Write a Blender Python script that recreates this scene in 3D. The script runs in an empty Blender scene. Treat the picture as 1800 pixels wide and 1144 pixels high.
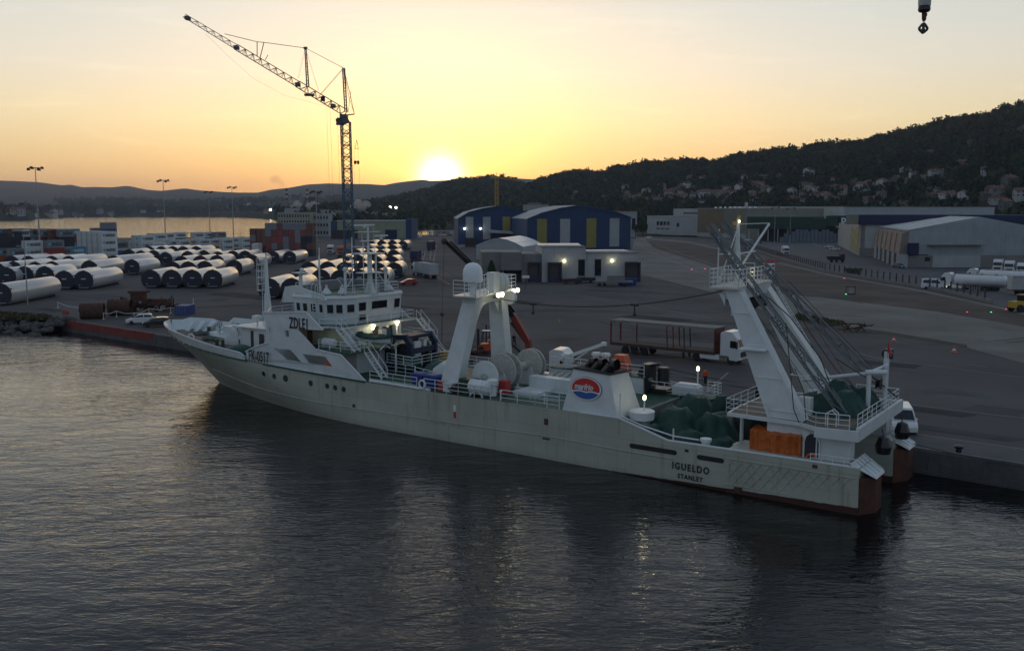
import bpy, bmesh, math, random
import numpy as np
from mathutils import Vector, Matrix
from mathutils.geometry import tessellate_polygon
random.seed(7); RNG = np.random.default_rng(7)
SC = bpy.context.scene; COL = SC.collection
R = math.radians
# ------------------------------------------------------------------ camera
F = 1650.0; CX = 900.0; CY = 572.0; PITCH = math.atan((CY-370)/F)
HC = 19.6; ZQ = 1.7                       # eye above the water, quay above the water
cd = bpy.data.cameras.new('camera'); cam = bpy.data.objects.new('camera', cd); COL.objects.link(cam)
cam.location = (0, 0, HC); cam.rotation_euler = (math.pi/2-PITCH, 0, 0)
cd.sensor_width = 36; cd.lens = 36*F/1800; cd.clip_start = .3; cd.clip_end = 30000
SC.camera = cam
# ------------------------------------------------------------------ light
SUN_AZ = math.atan((776-900)/F); SUN_EL = R(1.8)
SC.view_settings.view_transform = 'Standard'; SC.view_settings.look = 'None'
SC.view_settings.exposure = 0.18; SC.view_settings.gamma = 1
sl = bpy.data.lights.new('sun', 'SUN'); sl.energy = 0.7; sl.angle = R(.6); sl.color = (1, .52, .22)
so = bpy.data.objects.new('sun', sl); COL.objects.link(so); so.location = (-300, 900, 300)
sdir = Vector((math.sin(SUN_AZ)*math.cos(SUN_EL), math.cos(SUN_AZ)*math.cos(SUN_EL), math.sin(SUN_EL)))
so.rotation_euler = sdir.to_track_quat('Z', 'Y').to_euler()
W = bpy.data.worlds.new('World'); SC.world = W; W.use_nodes = True
nt = W.node_tree; N = nt.nodes; Lk = nt.links; N.clear()
def nd(t, **k):
    n = N.new(t)
    for a, b in k.items(): setattr(n, a, b)
    return n
def mth(op, a, b=None, c=None, cl=False):
    n = nd('ShaderNodeMath', operation=op, use_clamp=cl)
    for i, v in enumerate((a, b, c)):
        if v is None: continue
        if isinstance(v, (int, float)): n.inputs[i].default_value = v
        else: Lk.new(v, n.inputs[i])
    return n.outputs[0]
def vmul(col, f):
    n = nd('ShaderNodeVectorMath', operation='SCALE'); Lk.new(f, n.inputs['Scale'])
    if isinstance(col, tuple): n.inputs[0].default_value = col
    else: Lk.new(col, n.inputs[0])
    return n.outputs[0]
def vadd(a, b):
    n = nd('ShaderNodeVectorMath', operation='ADD'); Lk.new(a, n.inputs[0]); Lk.new(b, n.inputs[1]); return n.outputs[0]
tc = nd('ShaderNodeTexCoord')
nrm = nd('ShaderNodeVectorMath', operation='NORMALIZE'); Lk.new(tc.outputs['Generated'], nrm.inputs[0])
sep = nd('ShaderNodeSeparateXYZ'); Lk.new(nrm.outputs[0], sep.inputs[0])
dt = nd('ShaderNodeVectorMath', operation='DOT_PRODUCT'); Lk.new(nrm.outputs[0], dt.inputs[0]); dt.inputs[1].default_value = sdir
cosd = dt.outputs['Value']
sky = nd('ShaderNodeTexSky', sky_type='NISHITA', sun_disc=False, sun_elevation=SUN_EL, sun_rotation=SUN_AZ,
         altitude=20, air_density=1.0, dust_density=2.0, ozone_density=1.0)
base = vmul(sky.outputs[0], mth('MULTIPLY', 1.0, SKY_K if 'SKY_K' in globals() else 0.03))
z = mth('MAXIMUM', sep.outputs[2], 0.0)
# scattered light of thin high haze: a warm belt at the horizon, paler above, brighter towards the sun
toward = mth('MULTIPLY_ADD', cosd, .5, .5, True)
ramp = nd('ShaderNodeValToRGB'); Lk.new(z, ramp.inputs[0]); cr = ramp.color_ramp
stops = [(0.0, (.72, .39, .165)), (.022, (.75, .45, .19)), (.045, (.79, .56, .26)), (.09, (.80, .68, .42)), (.14, (.72, .68, .57)),
         (.20, (.61, .64, .61)), (.26, (.36, .41, .45)), (.38, (.235, .29, .36)), (1.0, (.19, .25, .34))]
while len(cr.elements) < len(stops): cr.elements.new(.5)
for e, (p_, c_) in zip(cr.elements, stops): e.position = p_; e.color = (*c_, 1)
side = mth('POWER', toward, 1.9)
side = mth('MULTIPLY_ADD', side, .92, .08)
belt = vmul(ramp.outputs[0], side)
back = vmul((.20, .26, .35), mth('SUBTRACT', 1.0, toward, None, True))
glow1 = vmul((.12, .08, .005), mth('POWER', mth('MAXIMUM', cosd, 0.0), 30.0))
glow2 = vmul((.62, .42, .07), mth('POWER', mth('MAXIMUM', cosd, 0.0), 230.0))
glow3 = vmul((5.0, 4.2, 2.6), mth('POWER', mth('MAXIMUM', cosd, 0.0), 5200.0))
# thin cirrus
mp = nd('ShaderNodeMapping'); Lk.new(nrm.outputs[0], mp.inputs[0]); mp.inputs['Scale'].default_value = (5, 5, 38); mp.inputs['Rotation'].default_value = (.12, -.10, 0)
cn = nd('ShaderNodeTexNoise'); cn.inputs['Scale'].default_value = 1.6; cn.inputs['Detail'].default_value = 7; cn.inputs['Roughness'].default_value = .62
cn.inputs['Distortion'].default_value = .5; Lk.new(mp.outputs[0], cn.inputs['Vector'])
cl = nd('ShaderNodeMapRange'); cl.inputs[1].default_value = .55; cl.inputs[2].default_value = .78; Lk.new(cn.outputs[0], cl.inputs[0])
fade = mth('MULTIPLY', mth('MULTIPLY', z, 14.0, None, True), mth('SUBTRACT', 1.0, mth('MULTIPLY', z, 2.2), None, True))
cloud = vmul((.15, .11, .06), mth('MULTIPLY', mth('MULTIPLY', cl.outputs[0], fade), side))
tot = base
for q in (belt, back, glow1, glow2, glow3, cloud): tot = vadd(tot, q)
bg = nd('ShaderNodeBackground'); Lk.new(tot, bg.inputs[0]); bg.inputs[1].default_value = 1.0
wo = nd('ShaderNodeOutputWorld'); Lk.new(bg.outputs[0], wo.inputs[0])
# ------------------------------------------------------------------ a pixel of the photograph (1800 wide) as a point of the place
def ray(px, py):
    x = (px-CX)/F; y = -(py-CY)/F
    return Vector((x, math.cos(PITCH)+y*math.sin(PITCH), -math.sin(PITCH)+y*math.cos(PITCH)))
def G(px, py, z=ZQ):
    r = ray(px, py); return Vector((0, 0, HC)) + r*((z-HC)/r.z)
def hz(py, P, px=900):                      # height seen at row py above the ground point P
    r = ray(px, py); return HC + r.z*(P[1]/r.y)
def az(px, d):                              # a point at distance d (along Y) in the direction of column px
    r = ray(px, 370); return Vector((r.x/r.y*d, d, 0))
# ------------------------------------------------------------------ mesh builder
class MB:
    def __init__(s, M=None): s.v = []; s.f = []; s.m = []; s.cur = 0; s.M = M
    def add(s, vs, fs):
        b = len(s.v)
        if s.M is not None: vs = [s.M @ Vector(v) for v in vs]
        s.v += [tuple(v) for v in vs]; s.f += [tuple(i+b for i in f) for f in fs]; s.m += [s.cur]*len(fs); return s
    def mat(s, i): s.cur = i; return s
    def box(s, x0, x1, y0, y1, z0, z1):
        return s.add([(x0,y0,z0),(x1,y0,z0),(x1,y1,z0),(x0,y1,z0),(x0,y0,z1),(x1,y0,z1),(x1,y1,z1),(x0,y1,z1)],
                     [(0,3,2,1),(4,5,6,7),(0,1,5,4),(1,2,6,5),(2,3,7,6),(3,0,4,7)])
    def hexa(s, a, b):                       # two quads of four points joined
        return s.add(list(a)+list(b), [(3,2,1,0),(4,5,6,7),(0,1,5,4),(1,2,6,5),(2,3,7,6),(3,0,4,7)])
    def tube(s, p, q, r, r2=None, n=6, cap=True):
        p = Vector(p); q = Vector(q); d = q-p
        if d.length < 1e-6: return s
        r2 = r if r2 is None else r2; d.normalize()
        a = d.orthogonal().normalized() if abs(d.z) < .999 else Vector((1, 0, 0)); b = d.cross(a)
        vs = []; 
        for c, rr in ((p, r), (q, r2)):
            for i in range(n):
                t = 2*math.pi*(i+.5)/n; vs.append(c + a*(math.cos(t)*rr) + b*(math.sin(t)*rr))
        fs = [(i, (i+1) % n, n+(i+1) % n, n+i) for i in range(n)]
        if cap: fs += [tuple(range(n-1, -1, -1)), tuple(range(n, 2*n))]
        return s.add(vs, fs)
    def path(s, pts, r, n=5):
        for a, b in zip(pts[:-1], pts[1:]): s.tube(a, b, r, n=n)
        return s
    def beam(s, p, q, w, h, up=(0, 0, 1)):   # rectangular bar
        p = Vector(p); q = Vector(q); d = (q-p).normalized(); u = Vector(up); a = d.cross(u)
        if a.length < 1e-4: a = Vector((1, 0, 0))
        a.normalize(); b = a.cross(d)
        f = lambda c: [c-a*w/2-b*h/2, c+a*w/2-b*h/2, c+a*w/2+b*h/2, c-a*w/2+b*h/2]
        return s.hexa(f(p), f(q))
    def prism(s, poly, f0, f1):              # poly of (a, b); f0/f1 map (a, b) to the two faces
        n = len(poly); vs = [f0(*p) for p in poly]+[f1(*p) for p in poly]
        return s.add(vs, [tuple(range(n-1, -1, -1)), tuple(range(n, 2*n))]+[(i, (i+1) % n, n+(i+1) % n, n+i) for i in range(n)])
    def plate(s, outer, holes, f0, f1):      # a plate with real openings
        loops = [outer]+holes; fl = [p for l in loops for p in l]; n = len(fl)
        tri = tessellate_polygon([[Vector((p[0], p[1], 0)) for p in l] for l in loops])
        vs = [f0(*p) for p in fl]+[f1(*p) for p in fl]; fs = [tuple(t) for t in tri]+[tuple(i+n for i in t[::-1]) for t in tri]; k = 0
        for l in loops:
            m = len(l); fs += [(k+i, k+(i+1) % m, n+k+(i+1) % m, n+k+i) for i in range(m)]; k += m
        return s.add(vs, fs)
    def lathe(s, prof, c=(0, 0, 0), n=16, axis='z'):
        c = Vector(c); vs = []
        for r, h in prof:
            for i in range(n):
                t = 2*math.pi*i/n; x, y = r*math.cos(t), r*math.sin(t)
                vs.append(c + Vector({'z': (x, y, h), 'x': (h, x, y), 'y': (x, h, y)}[axis]))
        fs = []
        for k in range(len(prof)-1):
            for i in range(n): fs.append((k*n+i, k*n+(i+1) % n, (k+1)*n+(i+1) % n, (k+1)*n+i))
        fs += [tuple(range(n-1, -1, -1)), tuple(range((len(prof)-1)*n, len(prof)*n))]
        return s.add(vs, fs)
    def ball(s, c, r, n=10, m=6, sx=1, sy=1, sz=1, jit=0):
        c = Vector(c); vs = [c+Vector((0, 0, -r*sz))]
        for k in range(1, m):
            a = math.pi*k/m-math.pi/2
            for i in range(n):
                t = 2*math.pi*i/n; j = 1+random.uniform(-jit, jit)
                vs.append(c+Vector((r*sx*math.cos(a)*math.cos(t)*j, r*sy*math.cos(a)*math.sin(t)*j, r*sz*math.sin(a)*j)))
        vs.append(c+Vector((0, 0, r*sz))); L = len(vs)-1; fs = []
        for i in range(n): fs.append((0, 1+(i+1) % n, 1+i))
        for k in range(m-2):
            for i in range(n): fs.append((1+k*n+i, 1+k*n+(i+1) % n, 1+(k+1)*n+(i+1) % n, 1+(k+1)*n+i))
        for i in range(n): fs.append((L, 1+(m-2)*n+i, 1+(m-2)*n+(i+1) % n))
        return s.add(vs, fs)
    def truss(s, p, q, w, h, n, r, up=(0, 0, 1), w2=None, h2=None, tri=False):  # lattice boom
        p = Vector(p); q = Vector(q); d = (q-p).normalized(); a = d.cross(Vector(up)).normalized(); b = a.cross(d)
        w2 = w if w2 is None else w2; h2 = h if h2 is None else h2; rings = []
        for i in range(n+1):
            t = i/n; c = p.lerp(q, t); W_ = (w+(w2-w)*t)/2; H_ = (h+(h2-h)*t)/2
            rings.append([c-a*W_-b*H_, c+a*W_-b*H_, c+b*H_] if tri else [c-a*W_-b*H_, c+a*W_-b*H_, c+a*W_+b*H_, c-a*W_+b*H_])
        m = len(rings[0])
        for j in range(m): s.tube(rings[0][j], rings[-1][j], r*1.35, n=5)
        for i in range(n):
            for j in range(m):
                k = (j+1) % m
                s.tube(rings[i][j], rings[i+1][k], r*.7, n=4, cap=False) if (i+j) % 2 == 0 else s.tube(rings[i][k], rings[i+1][j], r*.7, n=4, cap=False)
                if i % 2 == 0: s.tube(rings[i][j], rings[i][k], r*.7, n=4, cap=False)
        return s
    def build(s, name, mats, parent=None, smooth=False, flip=False, recalc=True):
        me = bpy.data.meshes.new(name); vs = [(x, -y, z_) for x, y, z_ in s.v] if flip else s.v
        me.from_pydata(vs, [], s.f)
        if not isinstance(mats, (list, tuple)): mats = [mats]
        for m_ in mats: me.materials.append(m_)
        if len(mats) > 1: me.polygons.foreach_set('material_index', s.m)
        if recalc:
            bm = bmesh.new(); bm.from_mesh(me); bmesh.ops.recalc_face_normals(bm, faces=bm.faces); bm.to_mesh(me); bm.free()
        if smooth:
            me.polygons.foreach_set('use_smooth', [True]*len(me.polygons))
            if smooth != 'all':
                try: me.set_sharp_from_angle(angle=R(38))
                except Exception: pass
        o = bpy.data.objects.new(name, me); COL.objects.link(o)
        if parent is not None: o.parent = parent
        return o
def tag(o, label=None, cat=None, group=None, kind=None):
    if label: o['label'] = label
    if cat: o['category'] = cat
    if group: o['group'] = group
    if kind: o['kind'] = kind
    return o
def empty(name, loc=(0, 0, 0), rz=0.0, label=None, cat=None, group=None):
    o = bpy.data.objects.new(name, None); COL.objects.link(o); o.location = loc; o.rotation_euler = (0, 0, rz); o.empty_display_size = .5
    return tag(o, label, cat, group)
def copy_tree(o, parent=None):
    c = o.copy(); COL.objects.link(c); c.parent = parent
    for ch in (KIDS[o.name] if o.name in KIDS else [k for k in COL.objects if k.parent == o]): copy_tree(ch, c)
    return c
KIDS = {}
def proto(o):                                # remember the children of a thing that will be copied
    def rec(a):
        ks = [k for k in COL.objects if k.parent == a]; KIDS[a.name] = ks
        for k in ks: rec(k)
    rec(o); return o
def dup(o, loc, rz=0.0, label=None, group=None, scale=None):
    c = copy_tree(o); c.location = loc; c.rotation_euler = (0, 0, rz)
    if label: c['label'] = label
    if group: c['group'] = group
    if scale: c.scale = (scale,)*3 if isinstance(scale, (int, float)) else scale
    return c
ORD = ['first', 'second', 'third', 'fourth', 'fifth', 'sixth', 'seventh', 'eighth', 'ninth', 'tenth', 'eleventh', 'twelfth', 'thirteenth',
       'fourteenth', 'fifteenth', 'sixteenth', 'seventeenth', 'eighteenth', 'nineteenth', 'twentieth']
TENS = ['', '', 'twenty', 'thirty', 'forty', 'fifty', 'sixty']
def ordn(i): return ORD[i] if i < 20 else (TENS[(i+1)//10]+'-'+ORD[(i+1) % 10-1] if (i+1) % 10 else TENS[(i+1)//10][:-1]+'ieth')
# ------------------------------------------------------------------ materials
def pm(name, col, rough=.6, var=.18, scale=1.5, metal=0.0, ribs=0.0, rnd=0.0, dirt=0.0, dcol=(.16, .07, .03), bump=0.0, bscale=20, streak=False, coat=0.0, spec=None, det=5):
    m = bpy.data.materials.new(name); m.use_nodes = True; t = m.node_tree; ns = t.nodes; ls = t.links
    b = ns['Principled BSDF']; b.inputs['Roughness'].default_value = rough; b.inputs['Metallic'].default_value = metal
    if coat: b.inputs['Coat Weight'].default_value = coat
    if spec is not None: b.inputs['Specular IOR Level'].default_value = spec
    tcn = ns.new('ShaderNodeTexCoord'); vec = tcn.outputs['Object']
    no = ns.new('ShaderNodeTexNoise'); no.inputs['Scale'].default_value = scale; no.inputs['Detail'].default_value = det; no.inputs['Roughness'].default_value = .6
    ls.new(vec, no.inputs['Vector'])
    mr = ns.new('ShaderNodeMapRange'); mr.inputs[1].default_value = .3; mr.inputs[2].default_value = .7; mr.inputs[3].default_value = 1-var; mr.inputs[4].default_value = 1+var
    ls.new(no.outputs[0], mr.inputs[0])
    vm = ns.new('ShaderNodeVectorMath'); vm.operation = 'SCALE'; vm.inputs[0].default_value = col; ls.new(mr.outputs[0], vm.inputs['Scale'])
    out = vm.outputs[0]
    if dirt > 0:
        mpn = ns.new('ShaderNodeMapping'); mpn.inputs['Scale'].default_value = (3.2, 3.2, .35) if streak else (1, 1, 1); ls.new(vec, mpn.inputs[0])
        n2 = ns.new('ShaderNodeTexNoise'); n2.inputs['Scale'].default_value = scale*1.7; n2.inputs['Detail'].default_value = 6; n2.inputs['Roughness'].default_value = .65
        ls.new(mpn.outputs[0], n2.inputs['Vector'])
        r2 = ns.new('ShaderNodeMapRange'); r2.inputs[1].default_value = .66-dirt*.3; r2.inputs[2].default_value = .80; r2.inputs[4].default_value = min(1, .35+dirt); ls.new(n2.outputs[0], r2.inputs[0])
        mx = ns.new('ShaderNodeMix'); mx.data_type = 'RGBA'; ls.new(r2.outputs[0], mx.inputs['Factor']); ls.new(out, mx.inputs['A']); mx.inputs['B'].default_value = (*dcol, 1)
        out = mx.outputs['Result']
    if rnd > 0:
        oi = ns.new('ShaderNodeObjectInfo'); rr = ns.new('ShaderNodeMapRange'); rr.inputs[3].default_value = 1-rnd; rr.inputs[4].default_value = 1.0; ls.new(oi.outputs['Random'], rr.inputs[0])
        sm = ns.new('ShaderNodeVectorMath'); sm.operation = 'SCALE'; ls.new(out, sm.inputs[0]); ls.new(rr.outputs[0], sm.inputs['Scale']); out = sm.outputs[0]
    ls.new(out, b.inputs['Base Color'])
    if ribs > 0:
        wv = ns.new('ShaderNodeTexWave'); wv.bands_direction = 'X'; wv.inputs['Scale'].default_value = ribs; ls.new(vec, wv.inputs['Vector'])
        bp = ns.new('ShaderNodeBump'); bp.inputs['Strength'].default_value = .8; bp.inputs['Distance'].default_value = .12; ls.new(wv.outputs[0], bp.inputs['Height']); ls.new(bp.outputs[0], b.inputs['Normal'])
    if bump > 0:
        n3 = ns.new('ShaderNodeTexNoise'); n3.inputs['Scale'].default_value = bscale; n3.inputs['Detail'].default_value = 4; ls.new(vec, n3.inputs['Vector'])
        bp = ns.new('ShaderNodeBump'); bp.inputs['Strength'].default_value = bump; bp.inputs['Distance'].default_value = .1; ls.new(n3.outputs[0], bp.inputs['Height']); ls.new(bp.outputs[0], b.inputs['Normal'])
    return m
def emis(name, col, k):
    m = bpy.data.materials.new(name); m.use_nodes = True; b = m.node_tree.nodes['Principled BSDF']
    b.inputs['Base Color'].default_value = (*col, 1); b.inputs['Emission Color'].default_value = (*col, 1); b.inputs['Emission Strength'].default_value = k; return m
M = dict(
 white=pm('ship_white', (.60, .64, .64), .42, .08, .8, dirt=.16, dcol=(.30, .22, .15), streak=True, bump=.15, bscale=3),
 rail=pm('rail_white', (.66, .69, .69), .5, .1, 2, dirt=.1),
 reel=pm('reel_paint', (.42, .42, .39), .6, .25, 4, dirt=.28, dcol=(.14, .12, .10)),
 deck=pm('green_deck', (.022, .075, .045), .55, .35, .9, dirt=.22, dcol=(.07, .06, .045)),
 wood=pm('deck_planks', (.16, .12, .085), .7, .3, 1.2, dirt=.3, dcol=(.05, .06, .035)),
 dark=pm('dark_metal', (.025, .027, .03), .5, .3, 3),
 black=pm('black_paint', (.012, .012, .014), .35, .2, 3),
 glass=pm('window_glass', (.010, .012, .016), .06, .1, 1),
 steel=pm('galvanised_steel', (.30, .32, .33), .45, .2, 2, metal=.5, dirt=.15),
 grey=pm('grey_paint', (.20, .21, .215), .55, .15, 2),
 tarp=pm('green_tarpaulin', (.010, .050, .038), .50, .35, 1.2, bump=.5, bscale=3.5, spec=.35),
 orange=pm('orange_sheet', (.46, .105, .015), .5, .3, 2.5, dirt=.12, dcol=(.06, .02, .01), bump=.5, bscale=3),
 rust=pm('rust', (.075, .032, .020), .85, .4, 2, dirt=.3, dcol=(.03, .018, .012), bump=.5, bscale=8),
 red=pm('red_paint', (.42, .035, .03), .45, .15, 2),
 redorange=pm('orange_red_paint', (.55, .075, .025), .4, .15, 2),
 blue=pm('blue_plastic', (.018, .045, .22), .45, .15, 2),
 navy=pm('navy_paint', (.012, .020, .055), .5, .2, 2),
 yellow=pm('yellow_paint', (.45, .27, .03), .5, .15, 2),
 rubber=pm('tyre_rubber', (.012, .012, .012), .8, .2, 4),
 rope=pm('rope', (.10, .14, .12), .9, .2, 4), cable=pm('wire_cable', (.03, .03, .032), .6, .1, 4),
 carwhite=pm('white_car_paint', (.62, .63, .64), .25, .06, 1, coat=.5, dirt=.12, dcol=(.25, .23, .2)), carblack=pm('black_car_paint', (.012, .014, .018), .22, .05, 1, coat=.8),
 carred=pm('red_car_paint', (.35, .02, .02), .25, .05, 1, coat=.6), cargrey=pm('grey_car_paint', (.10, .11, .13), .25, .05, 1, coat=.6),
 lampg=emis('lit_lamp', (1.0, .88, .50), 6.0), lampw=emis('lit_lamp_white', (1.0, .95, .82), 12.0), lampr=emis('lit_lamp_red', (1.0, .12, .04), 2.0), glow_g=emis('green_glow', (.1, 1.0, .35), 1.6),
 glow_r=emis('pink_red_glow', (1.0, .06, .12), 1.6),
 cloth_o=pm('orange_cloth', (.65, .09, .02), .8, .1), cloth_d=pm('dark_cloth', (.02, .022, .03), .9, .2), skin=pm('skin', (.35, .2, .14), .6, .05),
)
LAMPS = 0
def plamp(P, e, r=.12, col=(1, .86, .58)):
    global LAMPS; LAMPS += 1
    l = bpy.data.lights.new('lamp_light', 'POINT'); l.energy = e*.7; l.color = col; l.shadow_soft_size = r
    o = bpy.data.objects.new('lamp_light', l); COL.objects.link(o); o.location = P; return o
FONT = None
def text_mesh(name, s, size, mat_, parent=None, shear=0.0, bold=0.0, ext=.01, spacing=1.0, sx=1.0):
    c = bpy.data.curves.new(name, 'FONT'); c.body = s; c.size = size; c.extrude = ext; c.shear = shear; c.offset = bold; c.space_character = spacing
    c.align_x = 'LEFT'; c.resolution_u = 3
    t = bpy.data.objects.new(name+'_tmp', c); COL.objects.link(t); dg = bpy.context.evaluated_depsgraph_get(); dg.update()
    me = bpy.data.meshes.new_from_object(t.evaluated_get(dg)); bpy.data.objects.remove(t); bpy.data.curves.remove(c)
    me.materials.clear(); me.materials.append(mat_); me.transform(Matrix.Diagonal((sx, 1, 1, 1)))
    o = bpy.data.objects.new(name, me); COL.objects.link(o)
    if parent is not None: o.parent = parent
    return o
def orient(o, origin, xdir, updir):
    x = Vector(xdir).normalized(); u = Vector(updir); n_ = x.cross(u).normalized(); y = n_.cross(x)
    m_ = Matrix((x, y, n_)).transposed().to_4x4(); m_.translation = Vector(origin); o.matrix_local = m_; return o
# ------------------------------------------------------------------ water
def water_mat():
    m = bpy.data.materials.new('harbour_water'); m.use_nodes = True; t = m.node_tree; ns = t.nodes; ls = t.links; b = ns['Principled BSDF']
    b.inputs['Base Color'].default_value = (.002, .003, .004, 1); b.inputs['Roughness'].default_value = .035; b.inputs['IOR'].default_value = 1.36
    tcn = ns.new('ShaderNodeTexCoord'); prev = None
    for rot, sx, sy, sc, det, dist, st, dis in ((.35, 1, 2.6, .95, 3, .9, .9, .034), (-.25, 1, 2.2, .25, 3, .5, .9, .085), (.1, 1, 1.6, .035, 4, .3, .8, .25)):
        mp_ = ns.new('ShaderNodeMapping'); mp_.inputs['Rotation'].default_value = (0, 0, rot); mp_.inputs['Scale'].default_value = (sx, sy, 1); ls.new(tcn.outputs['Object'], mp_.inputs[0])
        n_ = ns.new('ShaderNodeTexNoise'); n_.inputs['Scale'].default_value = sc; n_.inputs['Detail'].default_value = det; n_.inputs['Roughness'].default_value = .5
        n_.inputs['Distortion'].default_value = dist; ls.new(mp_.outputs[0], n_.inputs['Vector'])
        bp = ns.new('ShaderNodeBump'); bp.inputs['Strength'].default_value = st; bp.inputs['Distance'].default_value = dis*1.9; ls.new(n_.outputs[0], bp.inputs['Height'])
        if sc > .1:
            cm = ns.new('ShaderNodeTexNoise'); cm.inputs['Scale'].default_value = .022; cm.inputs['Detail'].default_value = 3; cm.inputs['Distortion'].default_value = 1.2; ls.new(tcn.outputs['Object'], cm.inputs['Vector'])
            rr = ns.new('ShaderNodeMapRange'); rr.inputs[1].default_value = .38; rr.inputs[2].default_value = .62; rr.inputs[3].default_value = .45; rr.inputs[4].default_value = 1.0; ls.new(cm.outputs[0], rr.inputs[0]); ls.new(rr.outputs[0], bp.inputs['Strength'])
        if prev: ls.new(prev.outputs[0], bp.inputs['Normal'])
        prev = bp
    ls.new(prev.outputs[0], b.inputs['Normal']); return m
mb = MB(); mb.add([(-9000, -300, 0), (9000, -300, 0), (9000, 9500, 0), (-9000, 9500, 0)], [(0, 1, 2, 3)])
tag(mb.build('harbour_water', water_mat(), recalc=False), kind='structure')
# ------------------------------------------------------------------ terrain and hills (one height field)
def ip(x, xs, ys): return np.interp(x, xs, ys)
FARX = [-400,0,40,78,118,133,153,173,202,231,264,289,331,355,400,424,458,480,513,544,580,615,647,678,698,744,758,800,840,897,945,1000,1200,2300]
FARY = [322,316.7,318,320,325.5,324,329,328,329,326,333,335,330.6,334,337,338,338,333,329.5,324,322,323,323,325,321,315.5,317.5,316,318,313,315.5,322,335,340]
MIDX = [560,640,700,750,777,803,839,874,892,917,935,970,1040,1200]
MIDY = [366,358,348,337,325,317.5,316,312.5,314,324,332,345,360,372]
RGX = [860,900,928,945,994,1012,1034,1061,1075,1124,1133,1173,1213,1258,1289,1333,1369,1395,1453,1489,1520,1533,1578,1644,1711,1751,1795,1900,2300]
RGY = [362,345,329,319,307,304,303,303,296,291,286,289,284,286,276,269,265,266,253,256,250,245,234,218,207,194,189,172,120]
SHX = [-600,0,60,66,110,130,380,400,487,489,540,800,830,2400]
SHR = [1850,1880,1900,2350,2500,2900,2950,2850,2150,1500,960,940,700,560]
def ss(a, b, x):
    t = np.clip((x-a)/(b-a), 0, 1); return t*t*(3-2*t)
_ph = RNG.uniform(0, 6.28, (14, 2)); _fr = [(.004, .003), (.007, -.005), (.011, .009), (-.016, .013), (.023, .017), (.031, -.027), (.05, .04)]
def rough(X, Y):
    z_ = 0
    for i, (a, b) in enumerate(_fr): z_ = z_ + np.sin(X*a+Y*b+_ph[i, 0])*np.cos(X*b*1.3-Y*a+_ph[i, 1])/(1+i*.7)
    return z_
def ridge(px, r, X, Y, xs, ys, D, r0, tree=0, p=1.15, back=1.2, rg=.05):
    H = np.maximum((370-ip(px, xs, ys))/F*D+HC-tree, 0); t = np.clip((r-r0)/(D-r0), 0, 1); up = t**p*(1-rg*(1-t)*rough(X, Y)*2)
    dn = np.clip(1-(r-D)/(D*back), 0, 1); return H*np.where(r < D, up, dn)
def hgt(X, Y):
    X = np.asarray(X, float); Y = np.asarray(Y, float); px = CX+F*X/Y; r = Y
    sh = ip(px, SHX, SHR); z_ = np.where(r > sh, -3+5.2*ss(sh, sh+25, r), -3.0); land = ss(sh, sh+60, r)
    h = ridge(px, r, X, Y, FARX, FARY, 6500., 3300., 6, 1.25)
    h = np.maximum(h, ridge(px, r, X, Y, [-400, 0, 100, 200, 300, 420, 520, 700, 900], [345, 347, 352, 350, 354, 352, 346, 344, 350], 4300., 3000., 8, 1.0))
    h = np.maximum(h, ridge(px, r, X, Y, MIDX, MIDY, 2300., 1250., 9, .9))
    Dr = ip(px, [900, 1200, 1500, 1800, 2300], [1750., 1500., 1250., 1050., 900.]); h = np.maximum(h, ridge(px, r, X, Y, RGX, RGY, Dr, Dr*.50, 10, 1.15))
    h = np.maximum(h, ridge(px, r, X, Y, [100, 128, 145, 158, 175, 190, 205, 216, 230], [385, 370, 362, 361, 361, 367, 369, 376, 386], 3250., 2930., 9, .8, .1))
    h = np.maximum(h, ridge(px, r, X, Y, [-500, 0, 20, 50, 64, 80], [356, 362, 364, 371, 378, 390], 2250., 1900., 9, .8, .1))
    h = np.maximum(h, ridge(px, r, X, Y, [450, 500, 560, 640, 720, 800, 860, 900], [378, 371, 367, 369, 372, 370, 371, 376], 1650., 980., 9, .8, .3))
    return np.where(z_ > 0, z_+h*land, z_)
pxs = np.linspace(-700, 2500, 521); rs = np.concatenate([np.linspace(545, 3400, 200), np.linspace(3450, 9200, 60)])
PX, RR = np.meshgrid(pxs, rs); XX = (PX-CX)/F*RR; ZZ = hgt(XX, RR)
vs = np.stack([XX, RR, ZZ], -1).reshape(-1, 3); nx = len(pxs); ny = len(rs)
ii = (np.arange(ny-1)[:, None]*nx+np.arange(nx-1)[None]).reshape(-1); fs = np.stack([ii, ii+1, ii+nx+1, ii+nx], -1)
def np_mesh(name, vs, fs, mats, mi=None, smooth=False):
    me = bpy.data.meshes.new(name); k = fs.shape[1]; me.vertices.add(len(vs)); me.vertices.foreach_set('co', np.ascontiguousarray(vs, np.float32).ravel())
    me.loops.add(len(fs)*k); me.loops.foreach_set('vertex_index', np.ascontiguousarray(fs, np.int32).ravel()); me.polygons.add(len(fs))
    me.polygons.foreach_set('loop_start', np.arange(0, len(fs)*k, k, dtype=np.int32)); me.polygons.foreach_set('loop_total', np.full(len(fs), k, np.int32))
    for m_ in mats: me.materials.append(m_)
    if mi is not None: me.polygons.foreach_set('material_index', np.ascontiguousarray(mi, np.int32))
    me.update(calc_edges=True); me.validate()
    if smooth: me.polygons.foreach_set('use_smooth', [True]*len(fs))
    o = bpy.data.objects.new(name, me); COL.objects.link(o); return o
M['hill'] = pm('hill_scrub', (.030, .036, .018), .95, .5, .02, dirt=.35, dcol=(.060, .055, .034), spec=.1, det=9)
tag(np_mesh('hills', vs, fs, [M['hill']], smooth=True), kind='structure')
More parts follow.
